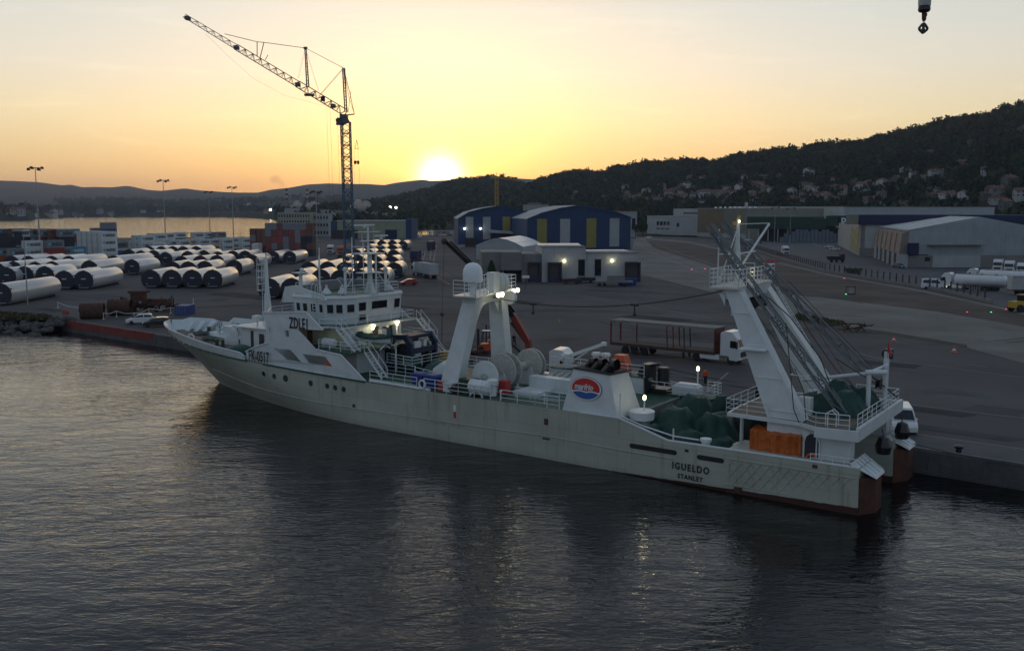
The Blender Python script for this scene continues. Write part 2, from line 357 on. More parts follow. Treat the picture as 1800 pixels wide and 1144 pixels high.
def on_hill(px, py, r0=560, r1=5000):            # where the ray of a pixel meets the hillside
    r = np.arange(r0, r1, 4.0); d = ray(px, py); X = d.x/d.y*r; Z = HC+d.z/d.y*r; h = hgt(X, r); k = np.where((h >= Z) & (h > .5))[0]
    if len(k) == 0: return None
    return Vector((X[k[0]], r[k[0]], h[k[0]]))
# ------------------------------------------------------------------ foliage
def crown_proto(n, seed, tall=1.25, lobes=7):
    g = np.random.default_rng(seed); c = g.normal(size=(lobes, 3)); c /= np.linalg.norm(c, axis=1)[:, None]; c *= g.uniform(.2, .62, (lobes, 1)); c[:, 2] = c[:, 2]*tall*.8
    pick = g.integers(0, lobes, n); d = g.normal(size=(n, 3)); d /= np.linalg.norm(d, axis=1)[:, None]; P = c[pick]+d*g.uniform(.25, .46, (n, 1))
    a = g.normal(size=(n, 3)); a /= np.linalg.norm(a, axis=1)[:, None]; b = np.cross(a, d+g.normal(size=(n, 3))*.5); b /= np.linalg.norm(b, axis=1)[:, None]
    s = g.uniform(.11, .26, (n, 1))*(34/n)**.33; q = np.stack([P-a*s-b*s*.6, P+a*s-b*s*.8, P+a*s*.8+b*s, P-a*s*.7+b*s*.7], 1); return q      # n,4,3 unit crown
PR = [crown_proto(46, i, 1.1+.3*(i % 3)) for i in range(6)]; PRS = [crown_proto(20, 30+i) for i in range(5)]; PRL = [crown_proto(260, 60+i, 1.2, 13) for i in range(4)]
def forest(name, pts, sizes, protos, mats, label, cat, trunks=False):
    V = []; MI = []
    for i, (p, s) in enumerate(zip(pts, sizes)):
        q = protos[i % len(protos)]; t = RNG.uniform(0, 6.28); c_, s_ = math.cos(t), math.sin(t); Rm = np.array([[c_, s_, 0], [-s_, c_, 0], [0, 0, 1]])
        w = q.reshape(-1, 3) @ Rm * (s*np.array([1, 1, RNG.uniform(.9, 1.35)])) + np.array([p[0], p[1], p[2]+s*.75]); V.append(w); MI.append(np.full(len(q), RNG.integers(0, len(mats))))
    V = np.concatenate(V); n = len(V)//4; f = np.arange(n*4).reshape(n, 4); o = np_mesh(name, V, f, mats, np.concatenate(MI)); return tag(o, label, cat, kind='stuff')
LEAF = [pm('leaf_a', (.030, .050, .018), .9, .3, .3, spec=.15), pm('leaf_b', (.018, .032, .014), .9, .3, .3, spec=.15), pm('leaf_c', (.045, .058, .024), .9, .3, .3, spec=.15), pm('leaf_d', (.022, .036, .024), .9, .3, .3, spec=.15)]
HOUSES = [(95,350),(150,335),(215,352),(268,345),(345,340),(232,388),(238,402),(270,402),(130,412),(185,412),(287,407),(350,407),(395,412),(422,396),(455,355),(500,398),(530,335),(545,382),(572,387),(600,382),(622,360),(655,352),
 (700,325),(700,347),(738,352),(770,327),(832,322),(868,306),(884,302),(945,306),(978,302),(722,388),(770,387),(800,382),(832,387),(882,385),(740,418),(922,414),(965,412),(632,414),(1040,367),(1082,380),(1160,370),(1213,366),(1240,264),
 (1065,282),(1150,256),(1240,360),(1297,347),(1362,322),(1402,332),(1442,320),(1472,316),(1440,371),(1441,402),(1436,226),(1462,229),(1560,216),(1592,190),(1558,270),(1655,305),(1672,380),(1690,417),(1560,404),(1642,402),(1790,395),
 (1725,440),(1302,430),(1335,432),(600,259),(1795,146),(1205,412),(1235,402),(60,345),(20,358),(310,372),(455,405),(1130,345),(1510,345),(1610,345),(1740,352),(1010,400),(560,402),(480,330),(1330,310)]
random.seed(99)
for _k in range(85):
    _x = random.uniform(20, 1780)*random.uniform(.45, 1); _lo = 345+(_x < 700)*10; HOUSES.append((_x, random.uniform(_lo-max(0, _x-900)*.07, 425)))
hpos = []
for (cx_, cy_) in HOUSES:
    P = on_hill(1000+cx_/2.25, 170+cy_/2.25+3)
    if P is not None: hpos.append((P, 1000+cx_/2.25, 170+cy_/2.25))
HP = np.array([[p[0].x, p[0].y] for p in hpos])
def scatter(n, px0, px1, r0, r1, hmin=2.5, clear=9, sparse=None, front=16):
    out = []
    while len(out) < n:
        px = RNG.uniform(px0, px1, 4000); r = RNG.uniform(0, 1, 4000); r = r0(px)+(r1(px)-r0(px))*r; X = (px-CX)/F*r; Z = hgt(X, r)
        d = np.hypot(X[:, None]-HP[None, :, 0], r[:, None]-HP[None, :, 1]).min(1)
        near = ((np.abs((CX+F*X/r)[:, None]-(CX+F*HP[None, :, 0]/HP[None, :, 1])) < 9) & (HP[None, :, 1]-r[:, None] > 0) & (HP[None, :, 1]-r[:, None] < front)).any(1)
        k = (Z > hmin) & (d > clear) & ~near
        if sparse is not None: k &= RNG.uniform(0, 1, 4000) < sparse(px, r, X)
        out += list(np.stack([X, r, Z], 1)[k])
    return out[:n]
DR = lambda px: ip(px, [900, 1200, 1500, 1800, 2300], [1750., 1500., 1250., 1050., 900.])
t_ = scatter(6200, 880, 2150, lambda px: DR(px)*.53, lambda px: DR(px)*1.04, sparse=lambda px, r, X: np.clip(((r/DR(px))-.44)*2.0+.18+.22*rough(X, r), .05, 1))
forest('wooded_hillside', t_, RNG.uniform(4.0, 8.0, len(t_)), PR, LEAF, 'dark woodland covering the hillside on the right', 'woodland')
t_ = scatter(600, 930, 2150, lambda px: DR(px)*.985, lambda px: DR(px)*1.005, clear=0)
forest('ridge_wood', t_, RNG.uniform(3.0, 9.5, len(t_)), PRL, LEAF, 'uneven row of trees standing along the skyline of the right hill', 'woodland')
t_ = scatter(3600, 560, 1020, lambda px: 1300+0*px, lambda px: 2330+0*px, clear=0)
forest('wooded_middle_hill', t_, RNG.uniform(6, 11, len(t_)), PRS, LEAF, 'rounded wooded hill in front of the setting sun', 'woodland')
t_ = scatter(900, 450, 900, lambda px: 985+0*px, lambda px: 1660+0*px, clear=0, sparse=lambda px, r, X: .35+.3*rough(X, r))
forest('waterside_wood', t_, RNG.uniform(4, 9, len(t_)), PR, LEAF, 'belt of dark trees on the low land behind the port', 'woodland')
t_ = scatter(1100, -350, 240, lambda px: 1900+0*px, lambda px: 3300+0*px, clear=0, sparse=lambda px, r, X: .5+.4*rough(X, r))
forest('far_shore_wood', t_, RNG.uniform(6, 14, len(t_)), PRS, LEAF, 'dark trees on the far shore across the water', 'woodland')
t_ = scatter(1500, 100, 620, lambda px: 2950+0*px, lambda px: 4300+0*px, clear=0, sparse=lambda px, r, X: .4+.4*rough(X, r))
forest('far_plain_wood', t_, RNG.uniform(8, 15, len(t_)), PRS, LEAF, 'hazy trees and thickets below the far mountains', 'woodland')
# ------------------------------------------------------------------ quay ground
qa = G(1581, 787); qb = G(325, 596); qd = (qa-qb).normalized(); qn = Vector((qd.y, -qd.x, 0)); qn = qn if qn.y < 0 else -qn
Q = lambda d, o=0.0: qa + qd*d - qn*o         # d along the quay edge (+ = right), o inland
qL = (G(100, 564)-qa).dot(qd)
shore = [Q(140), Q(qL), G(60, 560), G(0, 558), G(-120, 556), G(-320, 548)]
back = [G(-420, 420), G(200, 418), G(430, 417), G(478, 413), G(792, 413), G(806, 400), G(812, 396)]
back += [az(900, 700), az(1200, 640), az(1500, 600), az(1900, 560), az(2500, 560)]
gpoly = [(p.x, p.y) for p in shore+back+[Vector((190, 30, 0))]]
ga = pm('port_asphalt', (.092, .086, .085), .85, .30, .035, dirt=.42, dcol=(.040, .038, .039), bump=.25, bscale=6, det=10, spec=.12)
mb = MB(); n = len(gpoly); mb.add([(x, y, ZQ) for x, y in gpoly]+[(x, y, -3) for x, y in gpoly], [tuple(t) for t in tessellate_polygon([[Vector((x, y, 0)) for x, y in gpoly]])])
tag(mb.build('port_ground', ga), kind='structure')
def sheet(name, pix, m_, dz=.006, z=ZQ, label=None):
    P = [G(*p) if isinstance(p, tuple) else p for p in pix]; mb = MB(); mb.add([(p.x, p.y, z+dz) for p in P], [tuple(t) for t in tessellate_polygon([[Vector((p.x, p.y, 0)) for p in P]])])
    return tag(mb.build(name, m_), kind='structure')
M['gravel'] = pm('pale_gravel', (.185, .175, .160), .95, .22, .08, dirt=.3, dcol=(.06, .052, .046), bump=.5, bscale=5, det=10, spec=.1)
M['dirt'] = pm('brown_dirt', (.105, .084, .072), .95, .3, .07, dirt=.4, dcol=(.10, .088, .08), bump=.5, bscale=5, det=10, spec=.1)
M['asph2'] = pm('yard_asphalt', (.080, .080, .087), .85, .2, .06, dirt=.3, dcol=(.04, .038, .038), det=9, spec=.3)
M['mark'] = pm('worn_white_marking', (.22, .22, .22), .8, .3, .8, dirt=.35, dcol=(.07, .07, .07))
M['conc'] = pm('quay_concrete', (.085, .08, .078), .9, .3, .5, dirt=.4, dcol=(.022, .022, .02), streak=True, bump=.4, bscale=3)
sheet('gravel_strip', [(1118, 416), (1210, 424), (1330, 452), (1460, 482), (1620, 510), (1760, 540), (1900, 570), (1960, 680), (1777, 632), (1650, 597), (1480, 572), (1380, 560), (1262, 516), (1150, 488), (1105, 478), (1110, 440)], M['gravel'])
sheet('dirt_track', [(1135, 421), (1215, 428), (1330, 455), (1460, 485), (1620, 513), (1760, 543), (1900, 580), (1900, 592), (1650, 548), (1396, 517), (1250, 468), (1150, 436)], M['dirt'], .012)
sheet('yard_road', [(1215, 405), (1300, 398), (1560, 400), (1900, 420), (1960, 590), (1744, 534), (1660, 514), (1575, 500), (1450, 480), (1362, 453), (1290, 429)], M['asph2'], .018)
M['dirt2'] = pm('dirt_stain', (.045, .038, .036), .95, .3, .2)
sheet('oil_stain', [(1330, 494), (1420, 508), (1500, 524), (1420, 522), (1340, 508)], M['dirt2'], .02)
sheet('oil_stain', [(950, 598), (990, 592), (1020, 596), (985, 602)], M['dirt2'], .02)
sheet('weed_edge', [(1395, 556), (1470, 571), (1560, 583), (1700, 606), (1700, 611), (1560, 589), (1460, 578), (1385, 561)], pm('weedy_dirt', (.035, .036, .020), .95, .4, .6), .02)
def stripe(pts, w=.15, m_=None, dz=.024, name='road_marking'):
    P = [G(*p) for p in pts]; mb = MB()
    for a, b in zip(P[:-1], P[1:]):
        d = (b-a); nn = Vector((-d.y, d.x, 0)).normalized()*w/2; mb.add([(q.x, q.y, ZQ+dz) for q in (a-nn, b-nn, b+nn, a+nn)], [(0, 1, 2, 3)])
    return tag(mb.build(name, m_ or M['mark'], recalc=False), kind='structure')
for L_ in ([(900, 504), (1000, 515), (1100, 532), (1250, 560)], [(1500, 620), (1560, 633), (1640, 643), (1800, 664)], [(1280, 655), (1240, 690)], [(720, 484), (800, 500), (850, 520)], [(745, 515), (800, 511)],
    [(100, 535), (165, 541)], [(100, 538), (160, 545)], [(102, 530), (150, 533)], [(1110, 420), (1160, 444), (1262, 480)], [(1125, 417), (1180, 440), (1290, 478)], [(1112, 424), (1150, 446), (1250, 487)],
    [(748, 440), (744, 458)], [(758, 440), (756, 456)], [(768, 430), (762, 460)], [(900, 508), (1010, 520), (1120, 540)], [(1010, 552), (1042, 553)], [(1090, 548), (1110, 547)], [(1700, 640), (1735, 645)],
    [(1150, 470), (1166, 476)], [(1180, 500), (1200, 506)], [(75, 533), (95, 530)], [(700, 520), (760, 513)], [(1395, 458), (1422, 464)], [(1430, 428), (1444, 436)], [(1545, 480), (1580, 484)], [(730, 465), (790, 500)], [(640, 460), (660, 480)]):
    stripe(L_, .28 if L_[0][1] < 470 else .18)
M['track'] = pm('rail_steel', (.16, .13, .11), .5, .2)
# quay wall, kerb and red edge
def strip(name, d0, d1, o0, o1, z0, z1, m_, label=None, cat=None, kind=None):
    mb = MB(); a = [Q(d0, o0), Q(d1, o0), Q(d1, o1), Q(d0, o1)]; mb.hexa([(p.x, p.y, z0) for p in a], [(p.x, p.y, z1) for p in a]); return tag(mb.build(name, m_), label, cat, kind=kind)
strip('quay_wall', qL, 140, -.02, 1.3, -3, ZQ+.03, M['conc'], kind='structure')
strip('quay_kerb', -60, 140, .05, .45, ZQ+.03, ZQ+.2, pm('kerb', (.12, .12, .12), .9, .3, 1), kind='structure')
strip('apron_strip', -45, 140, 1.3, 5.2, ZQ-.5, ZQ+.035, pm('apron_concrete', (.085, .082, .085), .9, .22, .3, dirt=.3, dcol=(.05, .05, .05)), kind='structure')
strip('crane_rail', -45, 140, 5.25, 5.4, ZQ-.2, ZQ+.05, M['track'], kind='structure')
strip('crane_rail', -45, 140, 17.0, 17.15, ZQ-.2, ZQ+.05, M['track'], kind='structure')
dR = (G(262, 588)-qa).dot(qd)
M['redw'] = pm('worn_red_paint', (.17, .028, .022), .8, .3, .7, dirt=.3, dcol=(.05, .035, .03), streak=True)
strip('red_quay_edge', qL+1, dR, -.06, .3, ZQ-1.05, ZQ+.12, M['redw'], kind='structure')
# rocks of the left shore
def rocks():
    mb = MB(); A = [Q(qL+3), G(60, 560), G(0, 558), G(-120, 556), G(-320, 548)]
    for a, b in zip(A[:-1], A[1:]):
        d = b-a; L_ = d.length; nn = Vector((d.y, -d.x, 0)).normalized(); nn = nn if nn.y < 0 else -nn
        for i in range(int(L_*8.0)):
            t = random.random(); o = random.uniform(-1.2, 7.5); r = random.uniform(.22, .8); p = a+d*t+nn*o
            mb.ball((p.x, p.y, ZQ+.2-(o+1)*.31+random.uniform(-.2, .2)), r, 7, 5, random.uniform(.8, 1.4), random.uniform(.8, 1.4), .8, jit=.2)
    tag(mb.build('shore_rocks', pm('granite_rock', (.085, .078, .072), .95, .4, .6, bump=.5, bscale=3)), 'bank of dark grey boulders at the water edge on the left', 'rocks', kind='stuff')
rocks()
def grass(name, pix, n, h, lab):
    P = [G(*p) for p in pix]; tri = tessellate_polygon([[Vector((p.x, p.y, 0)) for p in P]]); V = []
    ar = [abs((P[b]-P[a]).cross(P[c]-P[a]).z) for a, b, c in tri]; s_ = sum(ar)
    for (a, b, c), w in zip(tri, ar):
        for _ in range(int(n*w/s_)):
            u_, v_ = random.random(), random.random()
            if u_+v_ > 1: u_, v_ = 1-u_, 1-v_
            p = P[a]+(P[b]-P[a])*u_+(P[c]-P[a])*v_; t = random.uniform(0, 6.28); hh = h*random.uniform(.4, 1.2); w_ = random.uniform(.1, .25)
            dx, dy = math.cos(t)*w_, math.sin(t)*w_; V += [(p.x-dx, p.y-dy, ZQ), (p.x+dx, p.y+dy, ZQ), (p.x+dx*.3+.1, p.y+dy, ZQ+hh), (p.x-dx*1.2, p.y-dy, ZQ+hh*.8)]
    V = np.array(V); tag(np_mesh(name, V, np.arange(len(V)).reshape(-1, 4), [LEAF[2], pm('dry_grass', (.11, .085, .04), .9, .3, .5)], RNG.integers(0, 2, len(V)//4)), lab, 'grass', kind='stuff')
grass('dry_grass', [(-200, 552), (0, 552), (80, 557), (96, 562), (60, 563), (0, 562), (-200, 560)], 5200, .6, 'strip of dry grass along the top of the boulder bank')
grass('weeds', [(1400, 552), (1480, 566), (1490, 572), (1450, 574), (1395, 560)], 900, .35, 'weeds growing along the edge of the pale gravel')
# haze
def haze():
    m = bpy.data.materials.new('haze_air'); m.use_nodes = True; t = m.node_tree; t.nodes.clear(); o = t.nodes.new('ShaderNodeOutputMaterial'); v = t.nodes.new('ShaderNodeVolumePrincipled')
    v.inputs['Color'].default_value = (.70, .79, 1.0, 1); v.inputs['Density'].default_value = HAZE; v.inputs['Anisotropy'].default_value = .3; t.links.new(v.outputs[0], o.inputs['Volume'])
    mb = MB().box(-8500, 8500, -250, 9400, -4.5, 300); tag(mb.build('haze', m), 'thin evening haze over the harbour', 'haze', kind='stuff')
HAZE = 0.00007
haze()
# ------------------------------------------------------------------ the trawler (local: s from stern to bow, t from port to starboard, z up)
SU = Vector((-0.81639537, 0.57749337, 0)); SV = Vector((0.57749337, 0.81639537, 0)); S0 = Vector((22.325, 58.84, 0))
SRZ = math.atan2(SU.y, SU.x)
def shp(s, t, z=0): return S0+SU*s+SV*t+Vector((0, 0, z))
ship = empty('fishing_trawler', S0, SRZ, 'long pale grey and white stern trawler with gantries moored along the quay', 'fishing trawler')
def sb(mb, name, m_, parent=None, smooth=False): return mb.build(name, m_, parent or ship, smooth, flip=True)
CL = 6.3; HBm = 6.3
def stem(z): return float(np.interp(z, [-1, 0, .3, .6, 1.4, 2.6, 3.9, 4.9, 6.3], [71.9, 72.9, 73.3, 73.9, 75.1, 76.7, 78.3, 79.7, 81.0]))
def zsheer(s): return float(np.interp(s, [0, 13.5, 17.6, 24, 30, 37, 43.7, 50, 56, 61, 65, 69, 73, 76, 79, 81], [3.1, 3.0, 4.15, 4.15, 4.12, 4.1, 4.12, 4.22, 4.4, 4.55, 4.72, 4.92, 5.1, 5.25, 5.4, 5.5]))
def hb(s, z):
    k = min(1, max(0, z/5.0)); d = max(0, stem(z)-s); L = 31-13*k; p = .95-.36*k
    b = HBm*(math.sin(math.pi/2*min(1, d/L)))**p if d > 0 else 0
    if s < 10: b *= 1-.012*(10-s)/10*(1+max(0, 2-z))
    if z < 0: b *= .985
    return b
def scol(a, z, sa): return sa-(81.0-stem(z))*max(0, (sa-48)/33.0)**1.6
AS = sorted(set(list(np.linspace(0, 48, 25))+[13.5, 17.6]+list(np.linspace(49, 81, 34))))
def hullskin():
    mb = MB(); NZ = 14
    for side in (-1, 1):
        g = []
        for sa in AS:
            zt = zsheer(sa); row = []
            for k in range(NZ):
                z = -1+(zt+1)*k/(NZ-1); s_ = scol(0, z, sa); row.append((s_, CL+side*hb(s_, z), z))
            g.append(row)
        vs = [p for r_ in g for p in r_]; fs = [(i*NZ+j, (i+1)*NZ+j, (i+1)*NZ+j+1, i*NZ+j+1) for i in range(len(g)-1) for j in range(NZ-1)]
        mb.add(vs, fs)
    return mb
def hull_mat():
    m = pm('hull_paint', (.375, .392, .33), .5, .10, .30, dirt=.42, dcol=(.20, .16, .115), streak=True, bump=.25, bscale=.7)
    t = m.node_tree; ns = t.nodes; ls = t.links; b = ns['Principled BSDF']; old = b.inputs['Base Color'].links[0].from_socket
    tcn = ns.new('ShaderNodeTexCoord'); sp = ns.new('ShaderNodeSeparateXYZ'); ls.new(tcn.outputs['Object'], sp.inputs[0])
    def mm(op, a, b_, c=None):
        n_ = ns.new('ShaderNodeMath'); n_.operation = op
        for i, v in enumerate((a, b_, c)):
            if v is None: continue
            if isinstance(v, (int, float)): n_.inputs[i].default_value = v
            else: ls.new(v, n_.inputs[i])
        return n_.outputs[0]
    no = ns.new('ShaderNodeTexNoise'); no.inputs['Scale'].default_value = 1.3; no.inputs['Detail'].default_value = 5; ls.new(tcn.outputs['Object'], no.inputs['Vector'])
    # boot topping: a straight painted line that the trim lifts at the stern
    line = mm('MULTIPLY_ADD', sp.outputs[0], -.026, .50); zz = mm('ADD', sp.outputs[2], mm('MULTIPLY', mm('SUBTRACT', no.outputs[0], .5), .16))
    f = mm('LESS_THAN', zz, line)
    cb = ns.new('ShaderNodeCombineXYZ'); ls.new(sp.outputs[0], cb.inputs[0]); ls.new(sp.outputs[2], cb.inputs[1]); bk = ns.new('ShaderNodeTexBrick'); ls.new(cb.outputs[0], bk.inputs['Vector'])
    for k_, v_ in (('Scale', 1.0), ('Mortar Size', .018), ('Mortar Smooth', .4), ('Brick Width', 5.6), ('Row Height', 1.32)): bk.inputs[k_].default_value = v_
    bk.inputs['Color1'].default_value = (.95, .95, .95, 1); bk.inputs['Color2'].default_value = (1.05, 1.05, 1.05, 1); bk.inputs['Mortar'].default_value = (.70, .68, .64, 1)
    m1 = ns.new('ShaderNodeMix'); m1.data_type = 'RGBA'; m1.blend_type = 'MULTIPLY'; m1.inputs['Factor'].default_value = .8; ls.new(old, m1.inputs['A']); ls.new(bk.outputs['Color'], m1.inputs['B'])
    mpn = ns.new('ShaderNodeMapping'); mpn.inputs['Scale'].default_value = (2.6, 2.6, .22); ls.new(tcn.outputs['Object'], mpn.inputs[0]); n2 = ns.new('ShaderNodeTexNoise'); n2.inputs['Scale'].default_value = 1.0; n2.inputs['Detail'].default_value = 8; n2.inputs['Roughness'].default_value = .7; ls.new(mpn.outputs[0], n2.inputs['Vector'])
    r2 = ns.new('ShaderNodeMapRange'); r2.inputs[1].default_value = .60; r2.inputs[2].default_value = .74; r2.inputs[4].default_value = .65; ls.new(n2.outputs[0], r2.inputs[0]); m2 = ns.new('ShaderNodeMix'); m2.data_type = 'RGBA'; ls.new(r2.outputs[0], m2.inputs['Factor']); ls.new(m1.outputs['Result'], m2.inputs['A']); m2.inputs['B'].default_value = (.13, .075, .04, 1)
    old = m2.outputs['Result']
    mx = ns.new('ShaderNodeMix'); mx.data_type = 'RGBA'; ls.new(f, mx.inputs['Factor']); ls.new(old, mx.inputs['A']); mx.inputs['B'].default_value = (.048, .016, .012, 1)
    ls.new(mx.outputs['Result'], b.inputs['Base Color']); return m
HM = hull_mat()
hull = sb(hullskin(), 'hull', HM, smooth=True)
# stern: two blocks either side of the slipway
mb = MB()
for (a, b_) in ((.05, 3.4), (9.0, 12.45)):
    mb.hexa([(-.05, a, -1), (9, a, -1), (9, b_, -1), (-.05, b_, -1)], [(0, a, 3.05), (9, a, 3.05), (9, b_, 3.05), (0, b_, 3.05)])
sb(mb, 'stern_block', HM, hull)
mb = MB()
for (a, b_) in ((.10, 3.3), (9.1, 12.35)):      # rusty wedge-shaped fenders of the transom
    mb.hexa([(-.06, a, -1), (-.06, b_, -1), (-.85, b_-.5, -1), (-.85, a+1.2, -1)], [(-.06, a, 2.45), (-.06, b_, 2.45), (-.75, b_-.5, 2.3), (-.75, a+1.2, 2.3)])
sb(mb, 'transom_fender', pm('rusty_transom', (.075, .026, .015), .85, .4, 1.5, dirt=.35, dcol=(.03, .02, .015), streak=True, bump=.4, bscale=6), hull)
mb = MB()
for (a, b_) in ((.02, 3.3), (9.1, 12.4)):        # sloping white plates on the quarters
    mb.hexa([(-.9, a+.9, 2.35), (-.9, b_-.3, 2.35), (.5, b_, 3.25), (.5, a, 3.25)], [(-.85, a+.9, 2.45), (-.85, b_-.3, 2.45), (.55, b_, 3.35), (.55, a, 3.35)])
    for q in range(4):
        y = a+.9+q*(b_-a-1.2)/3; mb.tube((-.8, y, 2.5), (.5, y*.93+.2, 3.4), .05)
sb(mb, 'quarter_plate', M['white'], hull)
mb = MB().hexa([(-.7, 3.5, -1), (9, 3.5, 1.0), (9, 8.95, 1.0), (-.7, 8.95, -1)], [(-.7, 3.5, -.7), (9, 3.5, 1.25), (9, 8.95, 1.25), (-.7, 8.95, -.7)])
sb(mb, 'slipway', M['rust'], hull)
mb = MB()                                        # diagonal fender bars on the port quarter
def side(s, z, o=.04): return (s, CL-hb(s, z)-o, z)
def clipbar(x0, dx):
    pts = []
    for k in range(9):
        z = .62+1.75*k/8; s_ = x0+dx*k/8
        if .25 < s_ < 8.9: pts.append(side(s_, z+.018*0))
    if len(pts) > 1: mb.path(pts, .028, 4)
for i in range(17): clipbar(-1.4+i*.66, 1.35); clipbar(-.1+i*.66, -1.35)
mb.path([side(.2, 2.42), side(4, 2.42), side(9, 2.42)], .035, 4); mb.path([side(.2, .58), side(4, .58), side(9, .58)], .035, 4)
sb(mb, 'fender_lattice', HM, hull)
mb = MB()                                        # rubbing line and plate seams
def zrub(s): return float(np.interp(s, [17, 24, 30, 40, 50, 60, 68], [1.75, 1.9, 1.75, 1.6, 1.5, 1.7, 2.3]))
for sd in (-1, 1):
    P = [(s_, CL+sd*(hb(s_, zrub(s_))+.03), zrub(s_)) for s_ in np.linspace(13, 70, 58)]; mb.path(P, .045, 4)
mb.path([side(36.2, z, .01) for z in (1.55, 2.3, 3.2, 4.0)], .03, 4)
sb(mb, 'rubbing_strake', HM, hull)
mb = MB()                                        # dark green stripe along the sheer
for sd in (-1, 1):
    S_ = [s_ for s_ in np.linspace(43.7, 79.5, 60)]
    for a, b_ in zip(S_[:-1], S_[1:]):
        if sd == -1 and 57.4 < a < 59.7: continue
        q = lambda s_, dz, o: (scol(0, zsheer(s_), s_) if False else s_, CL+sd*(hb(s_, zsheer(s_))+o), zsheer(s_)+dz)
        mb.hexa([q(a, -.08, .01), q(b_, -.08, .01), q(b_, .10, .01), q(a, .10, .01)], [q(a, -.08, .06), q(b_, -.08, .06), q(b_, .10, .06), q(a, .10, .06)])
sb(mb, 'sheer_stripe', M['deck'], hull)
# white bulwark of the bow and the forward sides
def ztop(s): return float(np.interp(s, [43.7, 56, 60.5, 61, 65.3, 69.6, 73, 76, 79, 81.6], [4.2, 4.5, 5.0, 5.3, 5.6, 5.95, 6.2, 6.35, 6.5, 6.65]))
mb = MB()
for sd in (-1, 1):
    A_ = list(np.linspace(60.4 if sd == -1 else 58, 81, 40)); g = []
    for sa in A_:
        zt = ztop(sa)+(.55 if sd == 1 and 60 < sa < 75.6 else 0)+(.25 if sd == 1 and 77 < sa < 80 else 0)
        for o in (0, -.10):
            for z in (zsheer(sa), (zsheer(sa)+zt)/2, zt):
                s_ = sa+(81.6-81.0)*max(0, (z-5.2)/1.4)*max(0, (sa-70)/11.0); g.append((s_, CL+sd*max(0, hb(min(sa, 80.99), min(z, 6.3))+o+(z-zsheer(sa))*.10), z))
    n6 = 6; fs = []
    for i in range(len(A_)-1):
        for a, b_ in ((0, 1), (1, 2), (2, 5), (5, 4), (4, 3)): fs.append((i*6+a, (i+1)*6+a, (i+1)*6+b_, i*6+b_))
    mb.add(g, fs)
    cap = [g[i*6+2] for i in range(len(A_))]; mb.path(cap, .09, 5)
    for i in range(2, len(A_)-3, 3):             # stays inside the bulwark
        p = g[i*6+4]; q = g[i*6+3]; mb.add([(p[0], p[1], q[2]), (p[0], p[1], g[i*6+5][2]-.1), (p[0], CL+(p[1]-CL)*.86, q[2]), (p[0]+.05, p[1], q[2]), (p[0]+.05, p[1], g[i*6+5][2]-.1), (p[0]+.05, CL+(p[1]-CL)*.86, q[2])], [(0, 1, 2), (3, 4, 5), (0, 1, 4, 3), (1, 2, 5, 4)])
sb(mb, 'bow_bulwark', M['white'], hull)
# decks
def deckpoly(a, b_, z, o=.15, n=30):
    S_ = np.linspace(a, b_, n); return [(s_, CL-max(0, hb(s_, z)-o), z) for s_ in S_]+[(s_, CL+max(0, hb(s_, z)-o), z) for s_ in S_[::-1]]
def deck(name, a, b_, zf, m_, o=.15, n=30):
    mb = MB(); S_ = np.linspace(a, b_, n); V = []
    for s_ in S_:
        z = zf(s_); h = max(0.02, hb(s_, z)-o); V += [(s_, CL-h, z), (s_, CL+h, z)]
    mb.add(V, [(2*i, 2*i+1, 2*i+3, 2*i+2) for i in range(n-1)]); return sb(mb, name, m_)
deck('upper_deck', 17.4, 61.0, lambda s: zsheer(s)-.03, M['deck'], .03)
deck('fore_deck', 60.5, 80.2, lambda s: zsheer(s)+.12, M['wood'], .12)
mb = MB(); mb.add([(61, 6.3-4.2, 4.74), (70, 2.9, 5.12), (75, 4.6, 5.32), (78.6, 6.3, 5.55), (75, 8, 5.32), (70, 9.7, 5.12), (61, 10.4, 4.74)], [tuple(range(7))])
deck('trawl_deck', 8.6, 17.6, lambda s: 1.5, M['wood'], .1, 8)
mb = MB().box(8.7, 9.0, 3.4, 9.0, 1.2, 1.5).box(17.35, 17.6, .2, 12.4, 1.2, 4.1); sb(mb, 'deck_bulkhead', M['grey'])
mb = MB()                                        # bulwark cap of the after deck
capr = [side(s_, zsheer(s_)+.03, -.05) for s_ in (0.2, 4, 9, 13.5, 15.5, 17.6, 21)]; mb.path(capr, .085, 6)
capr = [(s_, CL+hb(s_, 3)-.05, zsheer(s_)+.03) for s_ in (0.2, 4, 9, 13.5, 17.6, 21, 43)]; mb.path(capr, .085, 6)
mb.box(9, 17.5, .05, .16, 1.5, 3.0).box(9, 17.5, 12.4, 12.5, 1.5, 3.0)
sb(mb, 'bulwark_cap', M['white'], hull)
# slots, discharges, portholes
mb = MB()
def slot(s0, s1, z, h): 
    pts = []; r = h/2
    for k in range(9): a = math.pi/2+math.pi*k/8; pts.append((s1-r-r*math.cos(a)*-1 if False else s1-r+r*-math.cos(a), z+r*math.sin(a)))
    for k in range(9): a = -math.pi/2+math.pi*k/8; pts.append((s0+r-r*math.cos(a), z+r*math.sin(a)))
    return pts
for (a, b_, z) in ((12.75, 16.6, 2.22), (9.15, 11.2, 2.18)):
    pl = []; r = .18
    for k in range(9): t = math.pi/2-math.pi*k/8; pl.append((b_-r+r*math.cos(t), z+r*math.sin(t)))
    for k in range(9): t = -math.pi/2-math.pi*k/8; pl.append((a+r+r*math.cos(t), z+r*math.sin(t)))
    mb.prism(pl, lambda s_, z_: side(s_, z_, .012), lambda s_, z_: side(s_, z_, -.3))
sb(mb, 'freeing_slot', M['black'], hull)
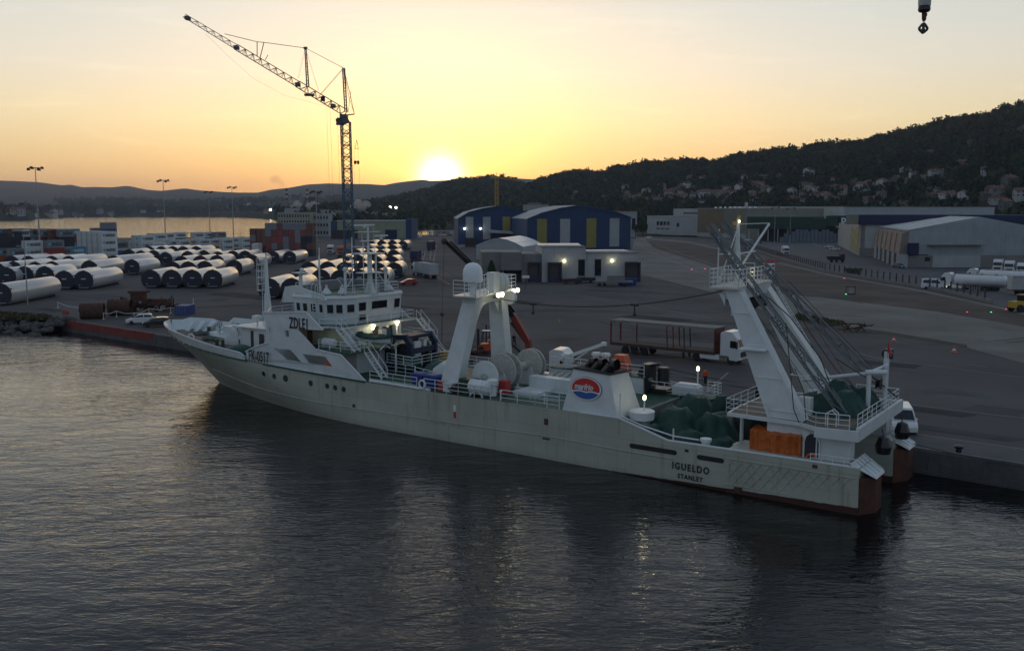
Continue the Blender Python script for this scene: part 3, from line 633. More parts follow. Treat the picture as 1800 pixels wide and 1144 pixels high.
def disc(mb, s_, z, r, o=.02, n=14, dep=.25):
    pl = [(s_+r*math.cos(2*math.pi*k/n), z+r*math.sin(2*math.pi*k/n)) for k in range(n)]; mb.prism(pl, lambda a, b_: side(a, b_, o), lambda a, b_: side(a, b_, -dep))
PORT = [(468,656,.2),(487,660,.2),(507,664,.28),(547,673,.22),(576,678,.2),(590,681,.2),(605,684,.2)]
def Tt(px, py, t=0.0):                            # pixel on the plane t = const of the ship
    r = ray(px, py); k = ((S0.dot(SV))+t)/(r.x*SV.x+r.y*SV.y); P = Vector((0, 0, HC))+r*k; return ((P-S0).dot(SU), P.z)
for px, py, r in PORT:
    s_, z = Tt(px, py, .35 if px < 520 else .05); mb = MB(); disc(mb, s_, z, r, .03); pn = sb(mb, 'porthole', M['glass'], hull)
    mb = MB(); n = 16
    ring = [(side(s_+(r+.03)*math.cos(2*math.pi*k/n), z+(r+.03)*math.sin(2*math.pi*k/n), .03)) for k in range(n+1)]; mb.path(ring, .03, 4); pn2 = sb(mb, 'porthole_rim', M['dark'], pn); 
mb = MB()
for px, py, w, h in ((960,741,.38,.5),(960,771,.7,.14),(1128,845,.8,.42),(622,713,.35,.3),(1207,792,.3,.2),(1432,820,.34,.25),(1297,861,.6,.4)):
    s_, z = Tt(px, py, 0); pl = [(s_-w/2, z-h/2), (s_+w/2, z-h/2), (s_+w/2, z+h/2), (s_-w/2, z+h/2)]
    mb.prism(pl, lambda a, b_: side(a, b_, .015), lambda a, b_: side(a, b_, -.3))
sb(mb, 'discharge_opening', M['rust'], hull)
mb = MB()
for a, b_ in ((34.2, 36.1), (32.4, 33.8)):
    for i in range(3): w = (b_-a)/3; mb.hexa([side(a+i*w, 1.45, .0), side(a+i*w+w*.85, 1.45, .0), side(a+i*w+w*.85, 1.8, .0), side(a+i*w, 1.8, .0)], [side(a+i*w, 1.45, .03), side(a+i*w+w*.85, 1.45, .03), side(a+i*w+w*.85, 1.8, .03), side(a+i*w, 1.8, .03)])
sb(mb, 'hatch_frame', pm('rusty_white', (.34, .31, .24), .7, .2, 3, dirt=.5, dcol=(.22, .10, .03)), hull)
mb = MB(); mb.hexa([side(33.15, 2.7, 0), side(33.4, 2.7, 0), side(33.4, 3.25, 0), side(33.15, 3.25, 0)], [side(33.15, 2.7, .03), side(33.4, 2.7, .03), side(33.4, 3.25, .03), side(33.15, 3.25, .03)]); sb(mb, 'pilot_mark_white', M['rail'], hull)
mb = MB(); mb.hexa([side(33.15, 2.15, 0), side(33.4, 2.15, 0), side(33.4, 2.69, 0), side(33.15, 2.69, 0)], [side(33.15, 2.15, .03), side(33.4, 2.15, .03), side(33.4, 2.69, .03), side(33.15, 2.69, .03)]); sb(mb, 'pilot_mark_red', M['red'], hull)
# writing on the hull
LB = pm('black_lettering', (.012, .012, .014), .5, .1)
def letter(s, name, sL, z, size, t, mat_=LB, bold=0.0, sp=1.0, sx=1.0, par=None, shear=0, yaw=0.0, roll=0.0):
    o = text_mesh(name, s, size, mat_, par or ship, bold=bold, ext=.012, spacing=sp, sx=sx, shear=shear)
    xd = Vector((-1, 0, roll)); xd.rotate(Matrix.Rotation(yaw, 3, 'Z')); return orient(o, (sL, -t, z), xd, (0, 0, 1))
letter('IGUELDO', 'name_lettering', 13.1, 1.06, .70, -.05, sp=1.3, bold=.016, sx=.80)
letter('STANLEY', 'home_port_lettering', 12.65, .42, .47, -.03, sp=1.2, bold=.012, sx=.88)
letter('FK-0517', 'registration_lettering', 59.85, 4.66, 1.5, .02, sp=1.05, bold=.03, sx=.60, yaw=-.045)
letter('ZDLE1', 'call_sign_lettering', 53.7, 8.37, 1.5, .04, sp=1.15, bold=.03, sx=.56, yaw=0)
# ---------------- forward side plates with real openings
outer = [(43.75, 4.2), (46.8, 6.25), (50.15, 6.5), (52.6, 8.3), (49.1, 8.45), (51.3, 9.95), (57.6, 9.55), (57.1, 8.8), (56.9, 6.6), (59.3, 5.9), (60.6, 5.35), (60.6, 4.56), (56, 4.45), (50, 4.26)]
H1 = [Tt(*p, .1) for p in ((481.5, 612), (510.5, 614.6), (530, 636.6), (503, 631.8))]; H2 = [Tt(*p, .1) for p in ((531.5, 622), (571.7, 627), (584, 644), (542, 638))]
H3 = [Tt(*p, .1) for p in ((473, 575), (479, 576), (479.5, 587), (473.5, 586))]; H4 = [Tt(*p, .1) for p in ((501, 580), (507.5, 581), (508, 592), (502, 591.5))]
tb = lambda s_: .10+max(0, (s_-57)*.07)
mb = MB().plate(outer, [H1, H2, H3, H4], lambda a, b_: (a, tb(a), b_), lambda a, b_: (a, tb(a)+.12, b_)); sp_ = sb(mb, 'side_plating', M['white'])
mb = MB().plate([(a, b_) for a, b_ in outer], [], lambda a, b_: (a, 12.5-max(0, (a-57)*.07), b_), lambda a, b_: (a, 12.38-max(0, (a-57)*.07), b_)); sb(mb, 'side_plating', M['white'])
mb = MB().prism([Tt(*p, .12) for p in ((574, 633), (584, 644), (572.5, 642.5))], lambda a, b_: (a, .12, b_), lambda a, b_: (a, .3, b_)); sb(mb, 'orange_bracket', M['redorange'], sp_)
mb = MB().path([(44.2, .1, 4.5), (46.8, .1, 6.3), (50.15, .1, 6.55)], .08, 5).path([(60.6, .3, 5.4), (59.3, .2, 5.95), (56.9, .1, 6.65), (57.1, .1, 8.8), (57.6, .1, 9.6), (51.3, .1, 10.0), (49.1, .1, 8.5)], .07, 5)
mb.path([(42.9, 12.45, 4.3), (46.8, 12.45, 6.9), (50.15, 12.45, 7.2)], .08, 5)
sb(mb, 'plating_edge', M['rail'], sp_)
# ---------------- superstructure tiers
mb = MB().box(47.0, 60.0, 2.3, 10.4, 4.2, 6.45); h1 = sb(mb, 'lower_deckhouse', M['white'])
mb = MB().box(45.6, 57, .25, 12.35, 6.42, 6.56); sb(mb, 'boat_deck', [M['deck']])
mb = MB().box(48.6, 57.4, 2.3, 10.4, 6.57, 8.35); h2 = sb(mb, 'upper_deckhouse', M['white'])
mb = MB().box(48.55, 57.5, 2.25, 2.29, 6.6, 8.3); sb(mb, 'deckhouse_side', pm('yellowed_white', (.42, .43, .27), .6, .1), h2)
bd = [(48.3, 2.0), (48.3, 12.3), (57.3, 12.4), (57.3, .3), (51, .3), (50.4, 2.0)]
mb = MB().prism(bd, lambda a, b_: (a, b_, 8.36), lambda a, b_: (a, b_, 8.58)); sb(mb, 'bridge_deck', M['white'])
mb = MB().prism([(a*.996+.2, b_*.98+.1) for a, b_ in bd], lambda a, b_: (a, b_, 8.585), lambda a, b_: (a, b_, 8.6)); sb(mb, 'bridge_deck_covering', M['deck'])
# wheelhouse, corners chamfered
wh = [(49.6, 3.5), (49.2, 4.6), (49.2, 9.6), (49.5, 11.2), (52, 11.6), (55.6, 11.4), (56.6, 9.6), (56.8, 6.4), (56.6, 3.6), (55.4, 2.4), (51.2, 2.35)]
cw = (53, 6.9)
def wfl(k): return lambda a, b_: (cw[0]+(a-cw[0])*k[0], cw[1]+(b_-cw[1])*k[0], k[1])
mb = MB().prism(wh, wfl((1, 8.6)), wfl((1.04, 11.15))); whs = sb(mb, 'wheelhouse', M['white'])
mb = MB().prism(wh, wfl((1.07, 11.15)), wfl((1.04, 11.42))); rf = sb(mb, 'wheelhouse_roof', M['white'])
mb = MB().prism(wh, wfl((1.0, 11.42)), wfl((1.0, 11.44))); sb(mb, 'roof_covering', M['deck'], rf)
mb = MB().plate([(50.5, 11.0), (58.0, 10.35), (57.3, 12.0), (55.6, 12.2), (51.0, 11.5)], [], lambda a, b_: (a, 1.9+(a-50)*.12, b_), lambda a, b_: (a, 2.05+(a-50)*.12, b_))
mb.hexa([(58.0, 2.7, 10.3), (58.0, 10.8, 10.3), (57.9, 10.8, 10.4), (57.9, 2.7, 10.4)], [(56.8, 2.9, 12.1), (56.8, 10.6, 12.1), (56.7, 10.6, 12.1), (56.7, 2.9, 12.1)])
mb.plate([(50.5, 11.0), (57.8, 10.5), (57.3, 12.0), (51.0, 11.5)], [], lambda a, b_: (a, 11.8-(a-50)*.12, b_), lambda a, b_: (a, 11.7-(a-50)*.12, b_))
sb(mb, 'front_visor', M['white'], whs)
def whwin(i, f0, f1, z0, z1, nm='window', m_=None):
    p = Vector((*wh[i], 0)); q = Vector((*wh[(i+1) % len(wh)], 0)); c = Vector((cw[0], cw[1], 0))
    def pt(f, z, o): 
        a = p.lerp(q, f); k = 1+.04*(z-8.6)/2.55; a = c+(a-c)*k; d = (q-p).normalized(); nn = Vector((d.y, -d.x, 0)); nn = nn if nn.dot(a-c) > 0 else -nn; a = a+nn*o; return (a.x, a.y, z)
    r = .1; w = MB(); w.hexa([pt(f0, z0, -.05), pt(f1, z0, -.05), pt(f1, z1, -.05), pt(f0, z1, -.05)], [pt(f0, z0, .03), pt(f1, z0, .03), pt(f1, z1, .03), pt(f0, z1, .03)])
    o = sb(w, nm, m_ or M['glass'], whs); fr = MB(); fr.path([pt(f0, z0, .03), pt(f1, z0, .03), pt(f1, z1, .03), pt(f0, z1, .03), pt(f0, z0, .03)], .05, 4); sb(fr, 'frame', M['white'], o); return o
for f0, f1 in ((.08, .22), (.30, .46), (.56, .74)): whwin(9, f0, f1, 9.75, 10.6)     # port side
whwin(9, .84, .97, 9.75, 10.6); whwin(10, .12, .46, 9.7, 10.6); whwin(10, .56, .90, 9.7, 10.6)
for f0, f1, z0 in ((.14, .84, 9.75),): whwin(0, f0, f1, z0, 10.6)
whwin(1, .05, .26, 9.8, 10.7); whwin(1, .40, .85, 9.85, 10.7); whwin(2, .15, .85, 9.7, 10.7); whwin(1, .06, .26, 8.75, 9.5, 'door_window')
mb = MB(); 
for (t0, t1, z0, z1) in ((4.1, 4.75, 7.2, 7.95), (6.2, 7.0, 7.0, 8.2), (9.3, 9.9, 7.3, 8.1)): mb.box(48.52, 48.6, t0, t1, z0, z1)
sb(mb, 'window', pm('brown_shutter', (.09, .055, .035), .6, .2), h2)
mb = MB().box(48.50, 48.6, 7.6, 9.0, 6.9, 8.1); sb(mb, 'galley_window', pm('dim_window', (.06, .085, .09), .15, .2), h2)
mb = MB().box(48.0, 48.6, 6.9, 7.55, 6.9, 7.9).box(48.0, 48.6, 8.95, 9.2, 6.6, 8.2); sb(mb, 'cabinet', M['white'], h2)
for (s_, t_, z_) in ((48.1, 5.7, 8.15), (48.1, 9.2, 8.2)):
    mb = MB().ball((s_, t_, z_), .16, 8, 6).ball((s_, t_+.2, z_+.22), .13, 8, 6); sb(mb, 'deck_lamp', M['lampg'])
    plamp(shp(s_-.5, t_, z_-.25), 14)
# doors in the port passage
mb = MB().box(52.9, 53.6, 2.2, 2.25, 6.65, 8.1); sb(mb, 'passage_door', pm('dark_red_door', (.10, .02, .012), .5, .2), h2)
# ---------------- rails
def railing(pts, h=1.05, bars=3, step=1.5, r=.032, name='railing', par=None, m_=None):
    mb = MB()
    for k in range(bars): mb.path([(a, b_, c+h*(k+1)/bars) for a, b_, c in pts], r if k == bars-1 else r*.75, 4)
    for a, b_ in zip(pts[:-1], pts[1:]):
        a = Vector(a); b_ = Vector(b_); n_ = max(1, round((b_-a).length/step))
        for i in range(n_+1): p = a.lerp(b_, i/n_); mb.tube(p, p+Vector((0, 0, h)), r, n=4)
    return sb(mb, name, m_ or M['rail'], par)
ed = lambda s_, o=.12: (s_, CL-hb(s_, 4)+o, zsheer(s_))
es = lambda s_, o=.12: (s_, CL+hb(s_, 4)-o, zsheer(s_))
railing([ed(s_) for s_ in (37.6, 40.4, 43.2)]); railing([ed(s_) for s_ in (29.6, 33.0, 36.8)])
railing([ed(s_) for s_ in (22.9, 25.2, 28.6)], h=.95); railing([(28.5, 2.2, 4.1), (22.8, 2.2, 4.1)], h=.9)
railing([es(s_) for s_ in (15.0, 22, 29, 36, 42)])
railing([(41.5, 4.4, 4.1), (45.4, 4.6, 4.1)], h=1.1); railing([(41.4, 4.2, 4.1), (38.6, 3.4, 4.1), (38.4, 1.6, 4.1)]); railing([(45.6, 5.0, 5.1), (41.8, 4.3, 5.1), (41.8, 8.5, 5.1), (41.6, 11.8, 5.1)], h=.9)
railing([(50.0, .5, 8.6), (48.45, 2.1, 8.6), (48.45, 7, 8.6), (48.45, 12.2, 8.6), (52, 12.2, 8.6)], h=.8, bars=2)
railing([(57.1, .4, 8.75), (60.0, 3.2, 8.75), (60.3, 9.4, 8.75), (57.2, 12.2, 8.75)], h=1.0)
mb = MB().prism([(57, .4), (60, 3.2), (60.4, 9.4), (57, 12.2)], lambda a, b_: (a, b_, 8.5), lambda a, b_: (a, b_, 8.72)); sb(mb, 'forward_bridge_deck', M['deck'])
mb = MB().box(57, 59.8, 2.6, 10.2, 6.45, 8.5); sb(mb, 'forward_house', M['white'])
railing([(45.7, .35, 6.55), (50.0, .35, 6.55)], h=.95); railing([(45.7, .35, 6.55), (45.7, 2.6, 6.55)], h=.95)
railing([(45.7, 9.8, 6.55), (45.7, 12.2, 6.55), (50, 12.2, 6.55)], h=.95)
rr = [(49.8, 3.1, 11.4), (49.3, 6.5, 11.4), (49.4, 10.9, 11.4), (52, 11.4, 11.4), (55.5, 11.2, 11.4), (56.6, 9.4, 11.4), (56.6, 3.6, 11.4)]; railing(rr, h=.95, bars=3, par=rf)
mb = MB().box(50.5, 55.5, 10.9, 10.98, 11.45, 12.3).box(55.4, 55.5, 5, 10.9, 11.45, 12.4); sb(mb, 'wind_screen', M['grey'], rf)
# stairs
def stair(p, q, w, wd, n=9, name='stairway', rails=True):
    p = Vector(p); q = Vector(q); wd = Vector(wd)*w; mb = MB()
    for o in (Vector((0, 0, 0)), wd): mb.beam(p+o, q+o, .05, .2)
    for i in range(n): c = p.lerp(q, (i+.5)/n); mb.hexa([c, c+wd, c+wd+Vector((.16, 0, 0)), c+Vector((.16, 0, 0))], [c+Vector((0, 0, .04)), c+wd+Vector((0, 0, .04)), c+wd+Vector((.16, 0, .04)), c+Vector((.16, 0, .04))])
    if rails:
        u_ = Vector((0, 0, .9))
        for o in (Vector((0, 0, 0)), wd):
            mb.tube(p+o+u_, q+o+u_, .03, n=4); mb.tube(p+o, p+o+u_, .03, n=4); mb.tube(q+o, q+o+u_, .03, n=4); c = (p+q)/2+o; mb.tube(c, c+u_, .03, n=4)
    return sb(mb, name, M['rail'])
stair((48.3, 1.0, 8.5), (45.9, 1.0, 6.55), .7, (0, 1, 0), 8); stair((45.6, 1.9, 6.5), (43.4, 1.9, 4.15), .75, (0, 1, 0), 9)
stair((48.0, 12.1, 8.5), (45.8, 12.1, 6.55), .7, (0, 1, 0), 8); stair((45.6, 11.0, 6.5), (43.3, 11.0, 4.15), .75, (0, 1, 0), 9)
mb = MB()
for x in (52.6, 52.1): mb.tube((x, 2.15, 9.6), (x, 2.0, 12.3), .035, n=5)
for k in range(7): mb.tube((52.6, 2.1, 9.7+k*.33), (52.1, 2.1, 9.7+k*.33), .03, n=4)
mb.path([(52.6, 2.0, 12.3), (52.6, 2.3, 12.6), (52.6, 2.8, 12.3), (52.6, 2.8, 11.5)], .035).path([(52.1, 2.0, 12.3), (52.1, 2.3, 12.6), (52.1, 2.8, 12.3), (52.1, 2.8, 11.5)], .035)
sb(mb, 'ladder', M['rail'], whs)
# ---------------- bow gear
mb = MB().hexa([(62.0, 4.3, 4.7), (67.2, 4.9, 4.9), (67.2, 8.4, 4.9), (62.0, 8.9, 4.7)], [(62.0, 4.3, 7.1), (67.2, 4.9, 7.0), (67.2, 8.4, 7.0), (62.0, 8.9, 7.1)]); fh = sb(mb, 'foredeck_house', M['white'])
mb = MB().box(61.6, 67.5, 4.1, 8.9, 7.1, 7.22); sb(mb, 'roof', M['white'], fh)
mb = MB().box(64.6, 64.95, 4.5, 4.56, 5.0, 6.8).box(62.6, 63.3, 4.26, 4.3, 5.0, 6.6); sb(mb, 'door', M['dark'], fh)
mb = MB().tube((65.6, 6, 7.2), (65.6, 6, 7.8), .09).box(65.2, 66, 5.6, 6.4, 7.8, 8.25); sb(mb, 'searchlight', M['white'], fh)
mb = MB().hexa([(67.2, 4.6, 4.9), (69.8, 3.9, 5.0), (69.8, 4.0, 5.0), (67.2, 4.7, 4.9)], [(67.2, 4.6, 6.5), (67.7, 4.5, 6.5), (67.7, 4.6, 6.5), (67.2, 4.7, 6.5)]); sb(mb, 'wave_breaker', M['white'])
# anchor windlass: bed, two drums, warping heads, motor, brake wheels
mb = MB().hexa([(69.5, 6.0, 5.15), (75.3, 6.6, 5.35), (75.3, 8.9, 5.35), (69.5, 9.3, 5.15)], [(69.7, 6.2, 5.55), (75.1, 6.8, 5.7), (75.1, 8.7, 5.7), (69.7, 9.1, 5.55)])
wl = sb(mb, 'windlass', M['white'])
mb = MB()
for s_, t_, r_ in ((70.6, 7.0, .45), (70.6, 8.3, .45), (73.5, 7.3, .4)):
    mb.lathe([(.12, -.5), (r_, -.45), (r_, -.38), (r_*.55, -.36), (r_*.55, .36), (r_, .38), (r_, .45), (.12, .5)], (s_, t_, 6.1), 14, 'y')
sb(mb, 'drum', M['white'], wl, True)
mb = MB().box(71.5, 72.7, 6.9, 8.5, 5.6, 6.5).tube((71.4, 7.7, 6.1), (69.6, 7.7, 6.1), .35, n=10); sb(mb, 'motor', M['white'], wl)
mb = MB()
for s_, t_ in ((69.6, 6.5), (72.6, 6.4)):
    ring = [(s_, t_+.32*math.cos(k*math.pi/6), 6.7+.32*math.sin(k*math.pi/6)) for k in range(13)]; mb.path(ring, .035, 4).tube((s_, t_, 6.7), (s_, t_, 5.6), .04).tube((s_, t_-.3, 6.7), (s_, t_+.3, 6.7), .02).tube((s_, t_, 6.4), (s_, t_, 7.0), .02)
sb(mb, 'brake_wheel', M['dark'], wl)
mb = MB()
for (s_, t_) in ((67.6, 2.9), (68.4, 2.75), (74.0, 9.6), (74.8, 9.3), (76.6, 7.9)): mb.lathe([(.3, 0), (.3, .04), (.19, .08), (.19, .6), (.25, .62), (.25, .7), (.1, .72)], (s_, t_, 5.05+(s_-67)*.03), 12)
sb(mb, 'mooring_bollard', pm('bollard_paint', (.03, .06, .04), .5, .3), None, True)
mb = MB()
for s_ in (70.3, 76.2): t_ = CL-hb(s_, 5.9)+.05; mb.path([(s_-.5, t_, 6.0), (s_-.45, t_, 6.3), (s_, t_-.03, 6.4), (s_+.45, t_+.05, 6.3), (s_+.5, t_+.1, 6.0)], .08, 6)
sb(mb, 'fairlead', M['rail'])
mb = MB()
for i in range(3): mb.hexa([(76.8+i*.9, 7.6-i*.5, 5.4), (77.6+i*.9, 7.6-i*.5, 5.4), (77.6+i*.9, 9.2-i*.9, 6.3), (76.8+i*.9, 9.2-i*.9, 6.3)], [(76.8+i*.9, 7.6-i*.5, 5.5), (77.6+i*.9, 7.6-i*.5, 5.5), (77.6+i*.9, 9.2-i*.9, 6.6), (76.8+i*.9, 9.2-i*.9, 6.6)])
sb(mb, 'bow_roller_bracket', M['white'])
mb = MB()                                        # coils of rope and netting on the fore deck
for c, n_ in (((72, 4.6), 16), ((75.8, 6.2), 10), ((69.0, 5.4), 8)):
    for i in range(n_):
        a = random.uniform(0, 6.28); r_ = random.uniform(.3, 1.1); mb.path([(c[0]+r_*math.cos(a+k*.5), c[1]+r_*.7*math.sin(a+k*.5), 5.25+(c[0]-70)*.04+random.uniform(0, .2)) for k in range(10)], .06, 5)
tag(sb(mb, 'rope_coil', M['rope']), None)
mb = MB().ball((63.8, 2.2, 4.9), 1.0, 16, 8, 1.9, 1.0, .75, jit=.06); sb(mb, 'tarpaulin_cover', M['tarp'], None, True)
# foremast with caged ladder
mb = MB().tube((64.2, 6.3, 7.0), (64.2, 6.3, 10.6), .42, .34, 8).tube((64.2, 6.3, 10.6), (64.2, 6.3, 14.6), .26, .16, 8); mb.hexa([(63.7, 6.1, 8.6), (64.3, 6.1, 8.6), (64.3, 6.5, 8.6), (63.7, 6.5, 8.6)], [(64.1, 6.1, 11.4), (64.3, 6.1, 11.4), (64.3, 6.5, 11.4), (64.1, 6.5, 11.4)])
fm = sb(mb, 'foremast', M['white'])
mb = MB()
for y in (6.1, 6.5): mb.tube((64.75, y, 7.2), (64.75, y, 14.6), .03, n=4)
for k in range(25): mb.tube((64.75, 6.1, 7.3+k*.3), (64.75, 6.5, 7.3+k*.3), .022, n=4)
for k in range(6):
    zz = 11.0+k*.7; mb.path([(64.75, 5.95, zz), (65.25, 5.85, zz), (65.55, 6.3, zz), (65.25, 6.75, zz), (64.75, 6.65, zz)], .03, 4)
for p in ((65.25, 5.85), (65.55, 6.3), (65.25, 6.75)): mb.tube((*p, 11.0), (*p, 14.5), .025, n=4)
sb(mb, 'ladder', M['rail'], fm)
mb = MB().tube((64.2, 6.3, 14.6), (64.2, 6.3, 15.3), .05).ball((64.2, 6.3, 15.35), .12); sb(mb, 'mast_lamp', M['dark'], fm)
# ---------------- masts and antennas on the wheelhouse
MMX = Matrix.Translation((49.4, 6.8, 11.4))@Matrix.Diagonal((.85, .85, .74, 1))@Matrix.Translation((-51.2, -7.4, -11.4))
mb = MB(MMX).tube((51.2, 7.4, 11.4), (51.2, 7.4, 16.8), .33, .26, 10).tube((50.7, 7.9, 11.4), (50.7, 7.9, 16.6), .14, .12, 8).hexa([(50.5, 7.1, 11.4), (51.9, 7.1, 11.4), (51.9, 7.7, 11.4), (50.5, 7.7, 11.4)], [(50.9, 7.2, 13.0), (51.5, 7.2, 13.0), (51.5, 7.6, 13.0), (50.9, 7.6, 13.0)])
mm_ = sb(mb, 'main_mast', M['white'], None, False)
mb = MB(MMX).box(50.4, 52.4, 5.7, 9.1, 16.7, 16.85).box(50.6, 52.0, 5.9, 8.9, 14.2, 14.3); sb(mb, 'mast_platform', M['white'], mm_)
mb = MB(MMX)
mb.path([(50.4, 5.7, 17.7), (50.4, 9.1, 17.7), (52.4, 9.1, 17.7), (52.4, 5.7, 17.7), (50.4, 5.7, 17.7)], .03, 4)
for p in ((50.4, 5.7), (50.4, 9.1), (52.4, 9.1), (52.4, 5.7), (50.4, 7.4)): mb.tube((*p, 16.8), (*p, 17.7), .03, n=4)
sb(mb, 'mast_railing', M['rail'], mm_)
mb = MB(MMX).tube((51.4, 7.4, 16.8), (51.4, 7.4, 20.4), .17, .12, 8).box(51.1, 51.7, 6.3, 8.5, 18.4, 18.5).tube((51.4, 6.4, 18.4), (51.4, 6.4, 19.5), .04).tube((51.4, 8.4, 18.4), (51.4, 8.4, 20.2), .03).box(51.2, 51.6, 5.4, 9.2, 19.6, 19.68)
sb(mb, 'topmast', M['white'], mm_)
mb = MB(MMX).box(51.25, 51.5, 5.2, 8.4, 20.45, 20.65).tube((51.4, 6.8, 20.2), (51.4, 6.8, 20.5), .2, n=10).box(51.2, 51.4, 8.4, 10.6, 19.0, 19.2).tube((51.3, 9.5, 18.6), (51.3, 9.5, 19.0), .18); sb(mb, 'radar_scanner', M['white'], mm_)
mb = MB()
for s_, t_, h in ((55.2, 3.0, 2.2), (53.2, 3.6, 3.8), (50.2, 4.2, 2.3), (50.1, 9.8, 2.0), (54.8, 5.2, 4.5), (52.6, 9.2, 5.2), (50.6, 5.6, 5.6)):
    mb.tube((s_, t_, 11.4), (s_, t_, 11.4+h), .05 if h > 3 else .14, n=6)
sb(mb, 'antenna', M['rail'], rf)
mb = MB().box(54.6, 55.9, 2.5, 3.5, 13.4, 13.5).tube((55.2, 3, 11.4), (55.2, 3, 13.4), .2, n=8).ball((55, 3, 13.75), .22).ball((50.1, 9.8, 13.6), .28).ball((50.2, 4.2, 13.9), .24)
mb.path([(50.2, 3.1, 13.1), (50.2, 4.2, 12.0), (50.2, 5.3, 13.1)], .05).path([(50.1, 8.7, 13.3), (50.1, 9.8, 12.2), (50.1, 10.9, 13.3)], .05).path([(50.1, 8.7, 13.3), (50.1, 10.9, 13.3)], .05)
sb(mb, 'antenna_bracket', M['white'], rf, False)
mb = MB()
for s_, t_ in ((52, 3.4), (51, 4.6), (50.2, 10.4)): mb.lathe([(.5, 0), (.5, .15), (.12, .65), (.12, .9)], (s_, t_, 11.45), 10)
sb(mb, 'vent_cone', M['white'], rf)
mb = MB()
for p, q in (((49.4, 6.8, 17.6), (64.2, 6.3, 14.8)), ((49.4, 6.8, 17.6), (35, 5, 13.0)), ((49.4, 7.6, 16.5), (50.1, 11, 11.5)), ((49.4, 5.9, 16.5), (50.1, 3.2, 11.5))): mb.tube(p, q, .014, n=3)
sb(mb, 'stay_wire', M['cable'])
# ---------------- boat deck gear
def barrel(s_, t_, z, r, L, name='life_raft_canister', ax='x', m_=None, par=None):
    mb = MB().lathe([(.05, -L/2), (r*.8, -L/2+.06), (r, -L/2+.16), (r, -.06), (r*1.05, -.05), (r*1.05, .05), (r, .06), (r, L/2-.16), (r*.8, L/2-.06), (.05, L/2)], (s_, t_, z), 18, ax)
    o = sb(mb, name, m_ or M['rail'], par, True); mb = MB()
    for k in (-.3, .3):
        cc = (lambda a: (s_+L*k, t_+r*1.03*math.cos(a), z+r*1.03*math.sin(a)))
        mb.path([cc(a*math.pi/8) for a in range(17)], .02, 4).path([(s_+L*k, t_-r, z-r*1.35), (s_+L*k, t_-r*.7, z-r*.7)], .04).path([(s_+L*k, t_+r, z-r*1.35), (s_+L*k, t_+r*.7, z-r*.7)], .04)
    sb(mb, 'strap_cradle', M['rail'], o); return o
barrel(50.0, 1.7, 7.05, .42, 1.7)
barrel(31.2, .75, 4.95, .58, 2.0)
# work boat with green cover
mb = MB(); S_ = np.linspace(-2.3, 2.3, 13); V = []
for x in S_:
    w_ = .85*math.cos(x/2.4*math.pi/2)**.55 if abs(x) < 2.4 else .05; sh = .18*(x/2.3)**2
    V += [(46.6+x, 4.3-w_, 7.55+sh), (46.6+x, 4.3-w_*.7, 7.1+sh), (46.6+x, 4.3, 6.9+sh), (46.6+x, 4.3+w_*.7, 7.1+sh), (46.6+x, 4.3+w_, 7.55+sh)]
mb.add(V, [(i*5+j, (i+1)*5+j, (i+1)*5+j+1, i*5+j+1) for i in range(12) for j in range(4)]); wb = sb(mb, 'work_boat', M['rail'], None, True)
mb = MB(); V = []
for x in S_:
    w_ = .9*math.cos(x/2.4*math.pi/2)**.5+.02; sh = .18*(x/2.3)**2; V += [(46.6+x*1.02, 4.3-w_, 7.45+sh), (46.6+x*1.02, 4.3-w_, 7.6+sh), (46.6+x*1.02, 4.3, 7.88+sh*.6+.05*math.sin(x*5)), (46.6+x*1.02, 4.3+w_, 7.6+sh)]
mb.add(V, [(i*4+j, (i+1)*4+j, (i+1)*4+j+1, i*4+j+1) for i in range(12) for j in range(3)]); sb(mb, 'boat_cover', M['tarp'], wb, True)
mb = MB()
for x in (45.2, 47.6): mb.path([(x, 3.6, 6.5), (x, 4.3, 6.92), (x, 5.0, 6.5)], .07)
mb.path([(44.8, 5.4, 4.2), (44.8, 5.4, 6.5), (44.3, 5.0, 7.0)], .08); sb(mb, 'boat_cradle', M['rail'], wb)
# black net hauler frame on the working deck
mb = MB(); 
for dt_ in (0, 3.6):
    pl = [(46.9, 4.15), (46.9, 6.2), (46.0, 7.6), (44.2, 7.75), (43.5, 6.9), (43.5, 4.15), (44.0, 4.15), (44.0, 6.7), (44.5, 7.25), (45.8, 7.1), (46.4, 6.0), (46.4, 4.15)]
    mb.prism(pl, lambda a, b_, d=dt_: (a, 6.1+d, b_), lambda a, b_, d=dt_: (a, 6.45+d, b_))
mb.box(44.0, 46.0, 6.1, 10.05, 7.3, 7.6).box(43.6, 44.0, 6.1, 10, 5.9, 6.4).box(44.5, 46.5, 6.6, 9.6, 4.15, 4.9)
nh = sb(mb, 'net_hauler', M['navy'])
mb = MB().lathe([(.2, -1.3), (1.15, -1.28), (1.15, -1.15), (.75, -1.1), (.75, 1.1), (1.15, 1.15), (1.15, 1.28), (.2, 1.3)], (45.2, 8.1, 5.6), 18, 'y'); sb(mb, 'hauler_drum', M['dark'], nh, True)
mb = MB().box(43.8, 44.2, 7.0, 7.9, 5.6, 7.0).box(44.0, 44.6, 8.6, 9.0, 6.4, 7.0).box(45.4, 46.0, 6.0, 6.12, 6.3, 6.7); sb(mb, 'hydraulic_block', M['rail'], nh)
mb = MB().ball((43.6, 6.2, 4.9), 1.0, 12, 8, 1.1, 1.2, .9, jit=.06); sb(mb, 'tarpaulin_cover', M['tarp'], None, True)
mb = MB().lathe([(.5, 0), (.52, 1.4), (.1, 1.5)], (44.6, 11.0, 4.15), 14).lathe([(.5, 0), (.52, 1.4), (.1, 1.5)], (43.6, 11.3, 4.15), 14)
